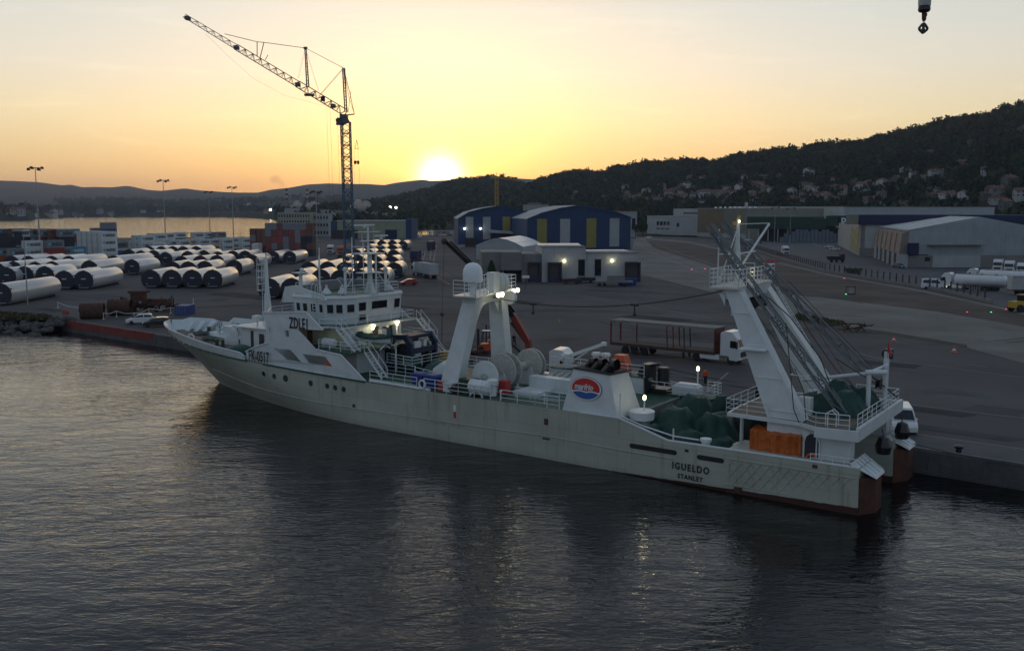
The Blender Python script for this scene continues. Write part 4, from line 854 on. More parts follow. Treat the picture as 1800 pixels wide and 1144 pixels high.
tag(mb.build('yellow_drum', M['yellow'], ship, True, flip=True), 'two yellow drums beside the net hauler')
mb = MB().hexa([(38.0, 4.6, 4.15), (38.0, 7.6, 4.15), (41.2, 7.9, 4.15), (41.2, 5.0, 4.15)], [(38.5, 5.0, 5.5), (38.4, 7.4, 5.9), (39.2, 7.6, 6.1), (39.0, 5.2, 5.7)]); sb(mb, 'hatch_coaming', M['white'])
mb = MB().ball((40.6, 6.8, 4.6), 1.3, 12, 8, 1.0, 1.6, .7, jit=.07); sb(mb, 'tarpaulin_cover', M['tarp'], None, True)
# ---------------- midship portal
mb = MB()
def leg(mb, a0, a1, z0, b0, b1, z1, ta, tb_, w):
    mb.hexa([(a0, ta, z0), (a1, ta, z0), (a1, ta+w, z0), (a0, ta+w, z0)], [(b0, tb_, z1), (b1, tb_, z1), (b1, tb_+w, z1), (b0, tb_+w, z1)])
leg(mb, 34.2, 36.1, 4.1, 32.7, 34.0, 12.2, 1.3, 2.2, .95)
leg(mb, 34.4, 36.3, 4.1, 34.7, 36.1, 11.9, 9.4, 8.6, .95)
mb.hexa([(32.8, 2.2, 11.5), (34.0, 2.2, 11.5), (36.0, 9.5, 11.5), (34.8, 9.5, 11.5)], [(32.5, 2.0, 12.3), (34.2, 2.0, 12.3), (36.3, 9.7, 12.3), (34.5, 9.7, 12.3)])
for k in range(5):                               # curved brackets under the beam
    a = k/5; b_ = (k+1)/5; zz = lambda q: 11.5-1.3*(1-q)**2.2
    for t0, sgn, s_ in ((3.15, 1, 33.5), (8.55, -1, 35.2)):
        mb.hexa([(s_-.3, t0+sgn*a*1.2, zz(a)), (s_+.3, t0+sgn*a*1.2, zz(a)), (s_+.3, t0+sgn*b_*1.2, zz(b_)), (s_-.3, t0+sgn*b_*1.2, zz(b_))], [(s_-.3, t0+sgn*a*1.2, 11.55), (s_+.3, t0+sgn*a*1.2, 11.55), (s_+.3, t0+sgn*b_*1.2, 11.55), (s_-.3, t0+sgn*b_*1.2, 11.55)])
pg = sb(mb, 'midship_portal', M['white'])
mb = MB().hexa([(32.0, 1.3, 12.3), (34.4, 1.3, 12.3), (37.0, 10.3, 12.3), (34.2, 10.3, 12.3)], [(32.0, 1.3, 12.42), (34.4, 1.3, 12.42), (37.0, 10.3, 12.42), (34.2, 10.3, 12.42)]); sb(mb, 'portal_platform', M['white'], pg)
def railing2(*a, **k): return railing(*a, **k)
railing2([(34.4, 1.3, 12.4), (32.0, 1.3, 12.4), (32.7, 4.0, 12.4)], h=1.3, bars=4, step=1.0, par=pg, name='platform_railing'); railing2([(33.6, 7.3, 12.4), (34.2, 10.3, 12.4), (37.0, 10.3, 12.4), (35, 3.6, 12.4)], h=1.3, bars=4, step=1.0, par=pg, name='platform_railing')
mb = MB().tube((33.6, 3.0, 12.4), (33.6, 3.0, 13.45), .28, n=12).box(32.9, 33.7, 5.1, 6.0, 12.4, 14.2); sb(mb, 'dome_pedestal', M['white'], pg)
mb = MB().lathe([(.05, 0), (.7, 0), (.84, .08), (.86, .2), (.86, .8), (.81, 1.12), (.65, 1.44), (.41, 1.63), (.05, 1.72)], (33.6, 3.0, 13.45), 24); sb(mb, 'satellite_dome', pm('dome_white', (.70, .74, .75), .4, .03), pg, True)
mb = MB().lathe([(.1, -.4), (.85, -.4), (.85, -.3), (.45, -.25), (.45, .25), (.85, .3), (.85, .4), (.1, .4)], (33.6, 6.9, 13.2), 18, 'y').box(33.3, 33.9, 6.2, 7.6, 12.4, 13.1).lathe([(.05, -.2), (.6, -.2), (.6, .2), (.05, .2)], (32.4, 6.9, 11.9), 16, 'y'); sb(mb, 'winch_sheave', M['white'], pg)
for i, (s_, t_) in enumerate(((32.0, 4.3), (32.1, 5.0), (33.4, 8.6), (33.6, 9.5))):
    mb = MB().lathe([(.08, .1), (.2, 0), (.2, -.14), (.05, -.15)], (s_-.1, t_, 12.35), 12, 'x'); fl = sb(mb, 'floodlight', M['lampg'], pg)
    mb = MB().tube((s_+.05, t_, 12.35), (s_+.3, t_, 12.2), .05); sb(mb, 'floodlight_bracket', M['dark'], fl)
plamp(shp(31.6, 4.8, 12.2), 22); plamp(shp(33.0, 9.0, 12.2), 18)
mb = MB()
for k in range(18): mb.tube((33.6, 1.7+k*.05, 4.5+k*.4), (33.6, 2.1+k*.05, 4.5+k*.4), .025, n=4)
sb(mb, 'leg_ladder', M['rail'], pg)
# net reels
def reel(s_, t_, z, r, halfw, tc, name='net_reel', one=False):
    mb = MB()
    for k in ((-1, 1) if not one else (-1,)):
        y = t_+k*halfw; mb.lathe([(.05, -.08), (r-.03, -.08), (r, -.05), (r, .05), (r-.03, .08), (.05, .08)], (s_, y, z), 36, 'y')
        for q in range(8): a = q*math.pi/4+.2; mb.tube((s_+.3*math.cos(a), y-.1*k, z+.3*math.sin(a)), (s_+(r-.1)*math.cos(a), y-.1*k, z+(r-.1)*math.sin(a)), .03, n=4)
    o = sb(mb, name, tc, None, False)
    mb = MB().tube((s_, t_-halfw-.35, z), (s_, t_+halfw+.35, z), .32, n=14); sb(mb, 'axle', M['reel'], o, True)
    mb = MB()
    for k in (-1, 1): y = t_+k*(halfw+.25); mb.hexa([(s_-.9, y, 4.12), (s_+.9, y, 4.12), (s_+.9, y+.16, 4.12), (s_-.9, y+.16, 4.12)], [(s_-.25, y, z+.1), (s_+.25, y, z+.1), (s_+.25, y+.16, z+.1), (s_-.25, y+.16, z+.1)])
    sb(mb, 'stand', M['white'], o); return o
reel(31.8, 2.5, 5.5, 1.38, .12, M['white'], 'warp_reel', True); reel(31.4, 4.7, 5.8, 1.5, .45, M['reel']); reel(31.0, 8.1, 5.9, 1.42, .28, M['reel'])
mb = MB().lathe([(.4, -2.3), (.4, 2.3)], (31.3, 6.4, 5.8), 16, 'y'); sb(mb, 'reel_shaft', M['reel'])
# deck machinery between the reels and the funnel
mb = MB().box(20.5, 29.5, 5.6, 6.6, 4.1, 5.35).box(20.5, 29.8, 9.6, 10.6, 4.1, 5.5).box(27, 29.6, 3.3, 9.4, 4.1, 4.4); sb(mb, 'winch_casing', M['white'])
mb = MB().box(20.3, 29.9, 9.5, 12.2, 5.5, 5.58); gd = sb(mb, 'raised_walkway', M['deck']); railing([(29.8, 9.55, 5.55), (20.4, 9.55, 5.55)], h=1.0)
mb = MB()
for k in range(5): mb.hexa([(26.0+k*.7, 6.8, 4.5), (26.1+k*.7, 6.8, 4.5), (26.1+k*.7, 9.3, 5.3), (26.0+k*.7, 9.3, 5.3)], [(26.0+k*.7, 6.8, 4.6), (26.1+k*.7, 6.8, 4.6), (26.1+k*.7, 9.3, 5.4), (26.0+k*.7, 9.3, 5.4)])
mb.hexa([(25.7, 6.7, 4.4), (29.4, 6.7, 4.4), (29.4, 9.3, 5.2), (25.7, 9.3, 5.2)], [(25.7, 6.7, 4.45), (29.4, 6.7, 4.45), (29.4, 9.3, 5.25), (25.7, 9.3, 5.25)]); sb(mb, 'sloping_hatch', M['reel'])
mb = MB().box(29.6, 30.4, 2.3, 3.0, 4.15, 5.3); sb(mb, 'fire_locker', M['red'])
mb = MB().lathe([(.35, 0), (.35, .9), (.5, .95), (.5, 1.35), (.3, 1.45)], (30.4, 1.5, 4.15), 14).lathe([(.28, 0), (.28, 1.2), (.45, 1.25), (.4, 1.5)], (25.8, 10.8, 5.58), 12).lathe([(.28, 0), (.28, 1.2), (.45, 1.25), (.4, 1.5)], (24.9, 10.9, 5.58), 12); sb(mb, 'ventilator', M['rail'], None, True)
mb = MB().lathe([(.3, 0), (.3, 1.5), (.05, 1.55)], (22.0, 3.1, 4.15), 14).tube((22, 3.1, 5.7), (22, 3.1, 6.1), .04); sb(mb, 'exhaust_pipe', M['steel'], None, True)
mb = MB().path([(21.7, .5, 4.15), (21.7, .5, 5.0), (22.3, .5, 5.0), (22.3, .5, 4.15)], .1, 6).path([(31.9, .3, 4.15), (31.5, .3, 4.6), (30.9, .3, 4.6), (30.5, .3, 4.15)], .05, 6).lathe([(.25, 0), (.25, .5), (.1, .6)], (21.2, .9, 4.15)); sb(mb, 'goose_neck_vent', M['rail'])
mb = MB()
for s_, t_ in ((28.9, .6), (25, 1.2)): mb.tube((s_, t_, 4.1), (s_, t_, 4.8), .05).ball((s_, t_, 4.85), .12)
mb.tube((36.2, .2, 4.2), (43.3, .2, 4.28), .13, n=8); sb(mb, 'deck_pipe', M['rail'])
# white deck crane
CX_ = Matrix.Translation((5.8, 0, -.75))
mb = MB(CX_).lathe([(.45, .7), (.45, 1.4), (.32, 1.45), (.32, 2.0)], (22.6, 10.2, 5.58), 14).box(22.25, 23.0, 9.8, 10.6, 6.9, 7.5).tube((22.9, 9.5, 7.3), (22.9, 9.8, 7.3), .26, n=12); dc = sb(mb, 'deck_crane', M['white'])
mb = MB(CX_).beam((22.4, 10.2, 7.4), (18.9, 10.2, 8.75), .24, .28).tube((22.2, 10.2, 6.8), (20.6, 10.2, 7.9), .07).box(18.7, 19.1, 10.0, 10.4, 8.6, 8.9); sb(mb, 'crane_jib', M['white'], dc)
mb = MB(CX_).tube((18.9, 10.2, 8.6), (18.9, 10.2, 7.4), .02, n=3).tube((18.9, 10.2, 7.4), (18.9, 10.2, 7.2), .08); sb(mb, 'crane_hook', M['dark'], dc)
# funnel casings (port with the oval badge, starboard)
def funnel(t0, nm):
    sg = 1 if t0 < 6 else -1; T = lambda q: t0+sg*q
    mb = MB().hexa([(22.7, T(.15), 3.9), (17.7, T(.15), 3.9), (17.3, T(3.3), 3.9), (22.7, T(3.3), 3.9)], [(21.8, T(.4), 7.45), (18.6, T(.4), 7.25), (18.2, T(2.6), 7.25), (21.8, T(2.6), 7.45)])
    o = sb(mb, nm, M['white']); mb = MB().hexa([(21.9, T(.3), 7.46), (18.5, T(.3), 7.26), (18.1, T(2.7), 7.26), (21.9, T(2.7), 7.46)], [(21.7, T(.4), 7.6), (18.6, T(.4), 7.4), (18.3, T(2.5), 7.4), (21.7, T(2.5), 7.6)])
    sb(mb, 'funnel_top', pm('soot_black', (.018, .017, .018), .7, .4, 3, dirt=.3, dcol=(.12, .12, .12)), o); return o
fn = funnel(0, 'funnel_casing')
mb = MB()
for s_, t_, r_ in ((18.7, 1.0, .42), (19.9, 1.3, .36), (20.8, 1.5, .3), (19.3, 2.1, .28)):
    mb.tube((s_+.6, t_, 7.3), (s_, t_, 7.95), r_, n=16, cap=False).tube((s_, t_, 7.95), (s_-.45, t_-.1, 8.0), r_, n=16, cap=False).tube((s_+.02, t_, 7.9), (s_-.2, t_, 7.95), r_*.85, n=16)
sb(mb, 'exhaust_pipe', M['black'], fn)
# oval badge: red over blue with a white wave and the name
def badge():
    sc_, zc = Tt(1030, 683, .25); A_, B_ = 1.24, .80; n = 40; P_ = lambda a, b_, o: (a, .15+(b_-3.9)*.07-.03-o+.0, b_)
    ell = lambda k: [(sc_+A_*k*math.cos(2*math.pi*i/n), zc+B_*k*math.sin(2*math.pi*i/n)) for i in range(n)]
    mb = MB().prism(ell(1.10), lambda a, b_: P_(a, b_, .0), lambda a, b_: P_(a, b_, .05)); bo = sb(mb, 'funnel_badge', M['rail'], fn)
    mb = MB().prism(ell(1.13), lambda a, b_: P_(a, b_, -.01), lambda a, b_: P_(a, b_, .02)); sb(mb, 'badge_rim', M['black'], bo)
    def wave(x, dz=0): return zc-.26+dz+.075*abs(math.sin((x-sc_)*2.9))
    E_ = ell(1.0)
    def clip(fn_top):
        xs = np.linspace(sc_-A_*.995, sc_+A_*.995, 61); return xs
    xs = np.linspace(sc_-A_, sc_+A_, 61); ez = lambda x: B_*math.sqrt(max(0, 1-((x-sc_)/A_)**2))
    def band(lo, hi, m_, nm, o0, o1):
        mb = MB()
        for a, b_ in zip(xs[:-1], xs[1:]):
            l0, l1, h0, h1 = lo(a), lo(b_), hi(a), hi(b_)
            if h0-l0 < .003 and h1-l1 < .003: continue
            mb.add([P_(a, l0, o1), P_(b_, l1, o1), P_(b_, max(h1, l1), o1), P_(a, max(h0, l0), o1)], [(0, 1, 2, 3)])
        return mb.build(nm, m_, bo, flip=True)
    cl = lambda v, x: min(max(v, zc-ez(x)), zc+ez(x))
    band(lambda x: cl(wave(x, .05), x), lambda x: zc+ez(x), pm('badge_red', (.50, .020, .022), .4, .05), 'badge_red_field', 0, .055)
    band(lambda x: zc-ez(x), lambda x: cl(wave(x, -.06), x), pm('badge_blue', (.02, .09, .32), .4, .05), 'badge_blue_field', 0, .055)
    o = text_mesh('badge_lettering', 'marfrio', .62, M['rail'], bo, shear=.25, bold=.028, ext=.01, sx=.88); orient(o, (sc_+1.0, -(.15+(zc-3.9)*.07-.03-.085), zc-.06), (-1, 0, 0), (0, .07, 1))
badge()
mb = MB().lathe([(.62, 0), (.62, .9), (.9, .95), (.95, 1.6), (.8, 1.65)], (16.4, 1.5, 3.0), 20); vt = sb(mb, 'large_ventilator', M['steel'], None, True)
mb = MB().lathe([(.93, 0), (.98, .6), (.8, .68), (.05, .7)], (16.4, 1.5, 4.0), 20); sb(mb, 'ventilator_cowl', M['rail'], vt, True)
def deck_lamp(s_, t_, z0, z1, m_='lampg', e=12):
    mb = MB().tube((s_, t_, z0), (s_, t_, z1), .06); o = sb(mb, 'lamp_post', M['rail']); mb = MB().ball((s_, t_, z1+.14), .17, 10, 8, .8, .8, 1.2); sb(mb, 'lamp', M[m_], o)
    if e: plamp(shp(s_, t_, z1+.45), e)
deck_lamp(16.2, 1.5, 4.7, 5.5); deck_lamp(16.6, 12.0, 4.1, 6.2)
mb = MB().hexa([(16.6, .3, 2.8), (17.7, .3, 3.9), (17.7, 1.6, 3.9), (16.0, 1.6, 2.8)], [(16.6, .4, 2.9), (17.7, .4, 4.0), (17.7, 1.6, 4.0), (16.0, 1.6, 2.9)]); sb(mb, 'funnel_foot', M['white'])
mb = MB().path([(17.6, .3, 4.3), (15.8, .3, 3.8), (13.2, .3, 3.35), (11.2, .3, 3.35)], .06).tube((17.6, .3, 3.9), (17.6, .3, 6.0), .05).tube((13.2, .3, 3.0), (13.2, .3, 3.9), .06).lathe([(.3, 0), (.3, .5), (.42, .55), (.42, .75)], (10.8, .6, 2.7), 12); sb(mb, 'guard_rail', M['rail'])
# starboard machinery deck aft of the funnel
mb = MB().box(14.5, 21.5, 10.2, 12.5, 4.05, 4.25); sb(mb, 'machinery_deck', M['deck']); 
mb = MB().box(20.2, 20.9, 10.0, 11.4, 4.2, 6.6).lathe([(.75, -.4), (.75, .4)], (20.7, 10.2, 4.9), 16, 'y').lathe([(.5, 0), (.5, 1.4), (.4, 1.5)], (19.2, 10.8, 4.9), 14).tube((20.5, 10.6, 6.4), (19.4, 10.6, 6.7), .14).box(18.6, 21.2, 10.1, 11.6, 4.2, 4.6).beam((20.9, 10.7, 6.6), (21.6, 10.7, 5.2), .3, .3); sb(mb, 'hydraulic_crane_base', M['black'])
mb = MB().box(15.9, 18.2, 10.4, 11.6, 4.25, 4.95).hexa([(15.9, 10.4, 4.95), (18.2, 10.4, 4.95), (18.2, 11.6, 4.95), (15.9, 11.6, 4.95)], [(16.2, 10.7, 5.2), (17.9, 10.7, 5.2), (17.9, 11.4, 5.2), (16.2, 11.4, 5.2)]); sb(mb, 'deck_locker', M['white'])
railing([(14.6, 10.3, 4.2), (14.6, 12.3, 4.2), (15.8, 12.3, 4.2)], h=1.1, bars=4, step=.6); railing([(21.6, 10.1, 4.2), (14.6, 10.3, 4.2)], h=1.0)
# red light and person-high mast near it
# ---------------- after gantry
GP = [(4.15, 1.55, 5.3), (6.7, 1.55, 5.3), (6.7, 2.75, 5.3), (4.15, 2.75, 5.3)]; GT = [(9.35, 2.3, 14.0), (10.4, 2.3, 14.0), (10.4, 3.4, 14.0), (9.35, 3.4, 14.0)]
mb = MB().hexa(GP, GT).hexa([(4.15, 1.55, 1.4), (6.7, 1.55, 1.4), (6.7, 2.75, 1.4), (4.15, 2.75, 1.4)], GP)
GP2 = [(3.9, 9.5, 5.3), (6.4, 9.5, 5.3), (6.4, 10.7, 5.3), (3.9, 10.7, 5.3)]; GT2 = [(10.0, 9.2, 13.9), (11.0, 9.2, 13.9), (11.0, 10.3, 13.9), (10.0, 10.3, 13.9)]
mb.hexa(GP2, GT2).hexa([(3.9, 9.5, 1.4), (6.4, 9.5, 1.4), (6.4, 10.7, 1.4), (3.9, 10.7, 1.4)], GP2)
mb.hexa([(9.3, 2.5, 13.3), (10.4, 2.5, 13.3), (11.0, 10.1, 13.3), (9.9, 10.1, 13.3)], [(9.2, 2.3, 14.05), (10.8, 2.3, 14.05), (11.6, 10.3, 14.05), (9.9, 10.3, 14.05)])
for k in range(5):
    a = k/5; b_ = (k+1)/5; zz = lambda q: 13.35-1.3*(1-q)**2.2; tt = lambda q: 3.3+1.3*q; uu = lambda q: 9.3-1.3*q
    mb.hexa([(9.35, tt(a), zz(a)), (10.3, tt(a), zz(a)), (10.3, tt(b_), zz(b_)), (9.35, tt(b_), zz(b_))], [(9.35, tt(a), 13.5), (10.3, tt(a), 13.5), (10.3, tt(b_), 13.5), (9.35, tt(b_), 13.5)])
    mb.hexa([(10.4+a, 2.4, 14.0-1.2*(1-a)**2), (10.4+a, 3.3, 14.0-1.2*(1-a)**2), (10.4+b_, 3.3, 14.0-1.2*(1-b_)**2), (10.4+b_, 2.4, 14.0-1.2*(1-b_)**2)], [(10.4+a, 2.4, 14.05), (10.4+a, 3.3, 14.05), (10.4+b_, 3.3, 14.05), (10.4+b_, 2.4, 14.05)])
gx = sb(mb, 'stern_gantry', M['white'])
mb = MB().hexa([(9.2, 1.9, 14.05), (11.4, 1.9, 14.05), (12.3, 10.9, 14.05), (9.9, 10.9, 14.05)], [(9.2, 1.9, 14.2), (11.4, 1.9, 14.2), (12.3, 10.9, 14.2), (9.9, 10.9, 14.2)]); gpf = sb(mb, 'gantry_platform', pm('platform_lit_tint', (.55, .53, .47), .6, .1), gx)  # floor colour carries the pale warm cast of lamplight
plamp(shp(9.2, 5.0, 15.2), 10)
railing([(9.2, 1.9, 14.2), (11.4, 1.9, 14.2), (12.3, 10.9, 14.2), (9.9, 10.9, 14.2), (9.2, 1.9, 14.2)], h=1.25, bars=4, step=.9, par=gx, name='platform_railing')
for k in range(4):
    mb = MB(); z0, z1 = 5.6+k*2.2, 5.6+k*2.2
mb = MB()
for k in range(4):
    f = k/4; s_ = 4.15+(9.35-4.15)*f; z_ = 5.3+8.7*f; t_ = 1.52+.75*f; mb.tube((s_+.45, t_, z_+.6), (s_+2.5-1.5*f, t_, z_+.6), .03, n=4)
mb.path([(5.0, 1.5, 8.6), (5.0, 1.0, 8.6), (3.9, 1.0, 8.6), (3.9, 1.5, 8.6)], .03).box(7.0, 8.9, 1.3, 2.2, 9.95, 10.02)
for sd, y0, y1 in ((0, 1.35, 2.1), (8.4, 1.35, 0.7)):
    for kk in range(30):
        f = kk/30; s_ = 4.05+5.2*f; z_ = 5.5+8.5*f; t_ = sd+y0+(y1-y0)*f; mb.tube((s_, t_, z_), (s_, t_+.4, z_), .022, n=4)
    for e in (0, .4): mb.tube((4.05, sd+y0+e, 5.5), (9.25, sd+y1+e, 14.0), .03, n=4)
sb(mb, 'gantry_ladder', M['rail'], gx)
mb = MB().path([(5.6, 1.48, 12), (5.2, 1.45, 9), (4.8, 1.3, 6.2), (4.3, 1.2, 5.2), (3.9, 1.2, 5.5), (4.2, 1.4, 7.5), (4.9, 1.45, 9)], .035).path([(7.1, 2.2, 13.6), (6.0, 3.5, 12.2), (4.0, 4.2, 9.4), (3.0, 4.6, 6.6)], .04).path([(8.6, 10, 13.6), (6.4, 9.0, 10.6), (4.2, 8.6, 8.0), (2.0, 8.4, 6.2)], .035)
for k in range(2): mb.path([(9.6+.1*k, 4+k*3.2, 13.4), (7.0, 4.4+k*2, 10+.3*k), (3.8, 4.8+k*.8, 6)], .02)
sb(mb, 'hanging_cable', M['cable'], gx)
mb = MB()
for t_ in (4.6, 6.0, 8.0): mb.lathe([(.1, -.15), (.45, -.15), (.3, 0), (.45, .15), (.1, .15)], (9.7, t_, 12.8), 14, 'y').tube((9.7, t_, 13.0), (9.7, t_, 13.4), .08)
sb(mb, 'hanging_block', M['dark'], gx)
# light mast on the gantry
LM = Matrix.Translation((1.25, 0, 0)); mb = MB(LM).tube((9.6, 5.6, 14.2), (9.6, 5.6, 19.0), .16, .12, 8).tube((9.6, 5.6, 15.0), (8.2, 8.2, 18.6), .09)
for p in ((10.6, 4.6), (10.6, 6.6), (8.9, 4.9)): mb.tube((*p, 14.2), (9.6, 5.6, 18.4), .045)
mb.path([(10.6, 4.4, 14.2), (10.6, 4.4, 18.2), (10.9, 5.2, 18.2), (10.9, 5.2, 14.2)], .035).path([(10.6, 4.4, 16.4), (9.6, 5.6, 16.4), (8.6, 6.6, 16.6)], .05).tube((9.6, 5.6, 18.6), (8.2, 8.2, 18.65), .03)
for k in range(14): mb.tube((9.75, 5.3, 14.4+k*.3), (9.75, 5.9, 14.4+k*.3), .022, n=4)
lm = sb(mb, 'light_mast', M['rail'], gx)
mb = MB(LM).box(9.45, 9.65, 5.5, 5.7, 18.9, 19.25).box(9.7, 10.0, 5.5, 5.7, 18.5, 18.8); sb(mb, 'mast_lamp', M['yellow'], lm)
mb = MB(LM).lathe([(.08, -.04), (.08, .04)], (9.4, 5.3, 18.8), 10, 'x'); sb(mb, 'lamp', M['lampg'], lm)
M['boom'] = pm('boom_grey', (.13, .145, .15), .5, .2, 2, dirt=.2, dcol=(.06, .05, .045))
# lattice booms
mb = MB().truss((2.3, 4.4, 5.6), (12.4, 3.9, 18.5), .55, .55, 13, .048, w2=.45, h2=.45); sb(mb, 'lattice_boom', M['boom'], gx)
mb = MB().truss((1.9, 8.0, 8.2), (13.1, 8.2, 18.6), .5, .6, 12, .055, w2=.4, h2=.4, tri=True); sb(mb, 'lattice_boom', M['boom'], gx)
mb = MB().tube((12.4, 3.9, 18.5), (9.6, 3.0, 14.4), .02, n=3).tube((8.3, 9.5, 14.3), (1.8, 9.2, 8.3), .03, n=3).tube((8.3, 9.0, 14.3), (2.2, 8.0, 6.2), .025, n=3).tube((3.0, 4.2, 9.5), (.8, 9.0, 6.8), .04, n=4); sb(mb, 'boom_stay', M['cable'], gx)
# upper stern platform
PP = [(.4, 0.6), (.4, 12.2), (3.0, 12.2), (9.8, 11.6), (9.8, 3.6), (9.6, 1.4), (4.4, 1.2), (3.0, .3)]
mb = MB().prism(PP, lambda a, b_: (a, b_, 5.1), lambda a, b_: (a, b_, 5.35)); pf = sb(mb, 'stern_platform', M['white'])
mb = MB().prism([(.7, .9), (.7, 11.9), (3, 11.9), (9.6, 11.3), (9.6, 3.8), (9.4, 1.6), (4.4, 1.4), (3, .6)], lambda a, b_: (a, b_, 5.352), lambda a, b_: (a, b_, 5.37)); sb(mb, 'platform_planking', M['wood'], pf)
mb = MB().box(.2, .45, .6, 12.25, 4.75, 5.6).box(.2, 3, 12.1, 12.3, 4.75, 5.5).hexa([(.2, .3, 4.75), (3.0, .1, 4.75), (3.0, .3, 4.75), (.2, .5, 4.75)], [(.2, .3, 5.45), (3.0, .1, 5.4), (3.0, .3, 5.4), (.2, .5, 5.45)]); sb(mb, 'platform_edge', M['white'], pf)
mb = MB().box(.45, 1.0, 1.0, 11.8, 5.38, 5.42); sb(mb, 'gutter', M['deck'], pf)
mb = MB().box(3.3, 3.6, 1.5, 11.2, 1.4, 5.1).box(.9, 4.1, 1.2, 2.2, 1.4, 5.1).box(.9, 3.3, 10.5, 11.5, 1.4, 5.1).box(6.3, 6.5, 1.8, 4.4, 1.4, 5.1); ph = sb(mb, 'stern_house', M['white'], pf)
mb = MB()
d0 = Tt(1441, 780, 1.14)[0]; d1 = Tt(1413, 780, 1.14)[0]; pl = [(d0, 2.0), (d0, 4.1), (d0+.12, 4.5), (d0+.4, 4.75), (d1-.4, 4.75), (d1-.12, 4.5), (d1, 4.1), (d1, 2.0)]; mb.prism(pl, lambda a, b_: (a, 1.14, b_), lambda a, b_: (a, 1.6, b_)); dr = sb(mb, 'doorway', M['dark'], ph)
mb = MB().path([(a, 1.12, b_) for a, b_ in pl], .06, 5).tube((d0+.2, 1.1, 2.0), (d0+.2, 1.1, 4.5), .05); sb(mb, 'doorway_frame', M['rail'], dr)
mb = MB(); mb.path([((d0+d1)/2+.33*math.cos(k*math.pi/6), 1.08, 3.0+.33*math.sin(k*math.pi/6)) for k in range(13)], .08, 6); sb(mb, 'life_ring', M['redorange'], ph)
mb = MB()
for (s_, t_) in ((9.4, 3.8), (9.4, 11.3), (.9, 11.6)): mb.tube((s_, t_, 1.5), (s_, t_, 5.1), .14, n=8)
mb.box(8.9, 9.9, 3.3, 4.3, 1.5, 2.6); sb(mb, 'platform_post', M['white'], pf)
railing([(4.2, 1.3, 5.35), (3.0, .4, 5.35), (.9, .7, 5.35)], h=1.0, par=pf, name='platform_railing'); railing([(.5, 1.1, 5.4), (.5, 7, 5.4), (.5, 12.1, 5.4), (3.6, 12.1, 5.4)], h=1.0, bars=3, step=1.1, par=pf, name='platform_railing')
railing([(6.6, 1.4, 5.35), (9.7, 1.5, 5.35), (9.7, 7, 5.35), (9.7, 11.5, 5.35)], h=1.0, par=pf, name='platform_railing')
railing([(.3, .3, 3.05), (3.2, .2, 3.05)], h=.55, bars=2, step=.7)
mb = MB().tube((2.4, 1.0, 5.3), (2.4, 1.0, 6.0), .04); 
for o in (0, .5): mb.path([(2.6, 1.2+o, 5.35), (2.6, 1.2+o, 6.2), (2.2, 1.2+o, 6.45), (1.9, 1.2+o, 6.2), (1.9, 1.2+o, 5.35)], .035)
sb(mb, 'ladder_hoops', M['rail'], pf)
# goal post with horizontal spar over the platform
mb = MB().tube((1.3, 6.6, 5.35), (1.3, 6.6, 8.25), .16, n=8).tube((.7, 8.7, 5.35), (.7, 8.7, 8.6), .16, n=8).tube((.9, 9.6, 5.35), (.9, 9.6, 9.5), .2, n=8).tube((6.1, 7.2, 7.2), (1.0, 6.8, 8.3), .14, n=8).tube((1.3, 6.6, 8.3), (.8, 9.6, 8.5), .12, n=8).tube((1.5, 6.4, 8.35), (.3, 7.2, 8.35), .18, n=8)
gp_ = sb(mb, 'stern_goalpost', M['white'], pf)
mb = MB().lathe([(.1, -.15), (.42, -.15), (.25, 0), (.42, .15), (.1, .15)], (.8, 7.3, 7.5), 14, 'x').lathe([(.1, -.2), (.35, -.2), (.35, .2), (.1, .2)], (.9, 9.7, 9.3), 12, 'y').box(.6, 1.1, 9.9, 10.3, 8.9, 9.6).beam((1.3, 6.6, 8.2), (.2, 10.2, 6.1), .07, .07); sb(mb, 'trawl_block', M['black'], gp_)
mb = MB()
for t_ in (4.6, 9.9): mb.tube((-.2, t_, 4.9), (-.35, t_, 4.3), .04).lathe([(.1, .7), (.35, .6), (.55, 0), (.45, -.5), (.1, -.6)], (-.35, t_, 3.7), 12)
sb(mb, 'hanging_fender', M['black'], pf)
mb = MB().tube((.5, 8.1, 9.2), (.5, 8.1, 10.6), .02).add([(.5, 8.1, 10.5), (.35, 8.4, 9.7), (.3, 8.25, 9.2), (.5, 8.1, 9.7)], [(0, 1, 2, 3)]); sb(mb, 'ensign', M['red'], pf)
mb = MB().tube((5.2, 8.5, 5.4), (5.2, 8.5, 6.3), .9, n=14).box(4.4, 5.3, 3.6, 4.3, 5.4, 6.6).tube((4.2, 5.6, 5.4), (4.4, 5.8, 7.2), .4, .25, 6).ball((3.0, 6.4, 6.4), .45, 8, 6); wn = sb(mb, 'deck_winch', M['rail'], pf)
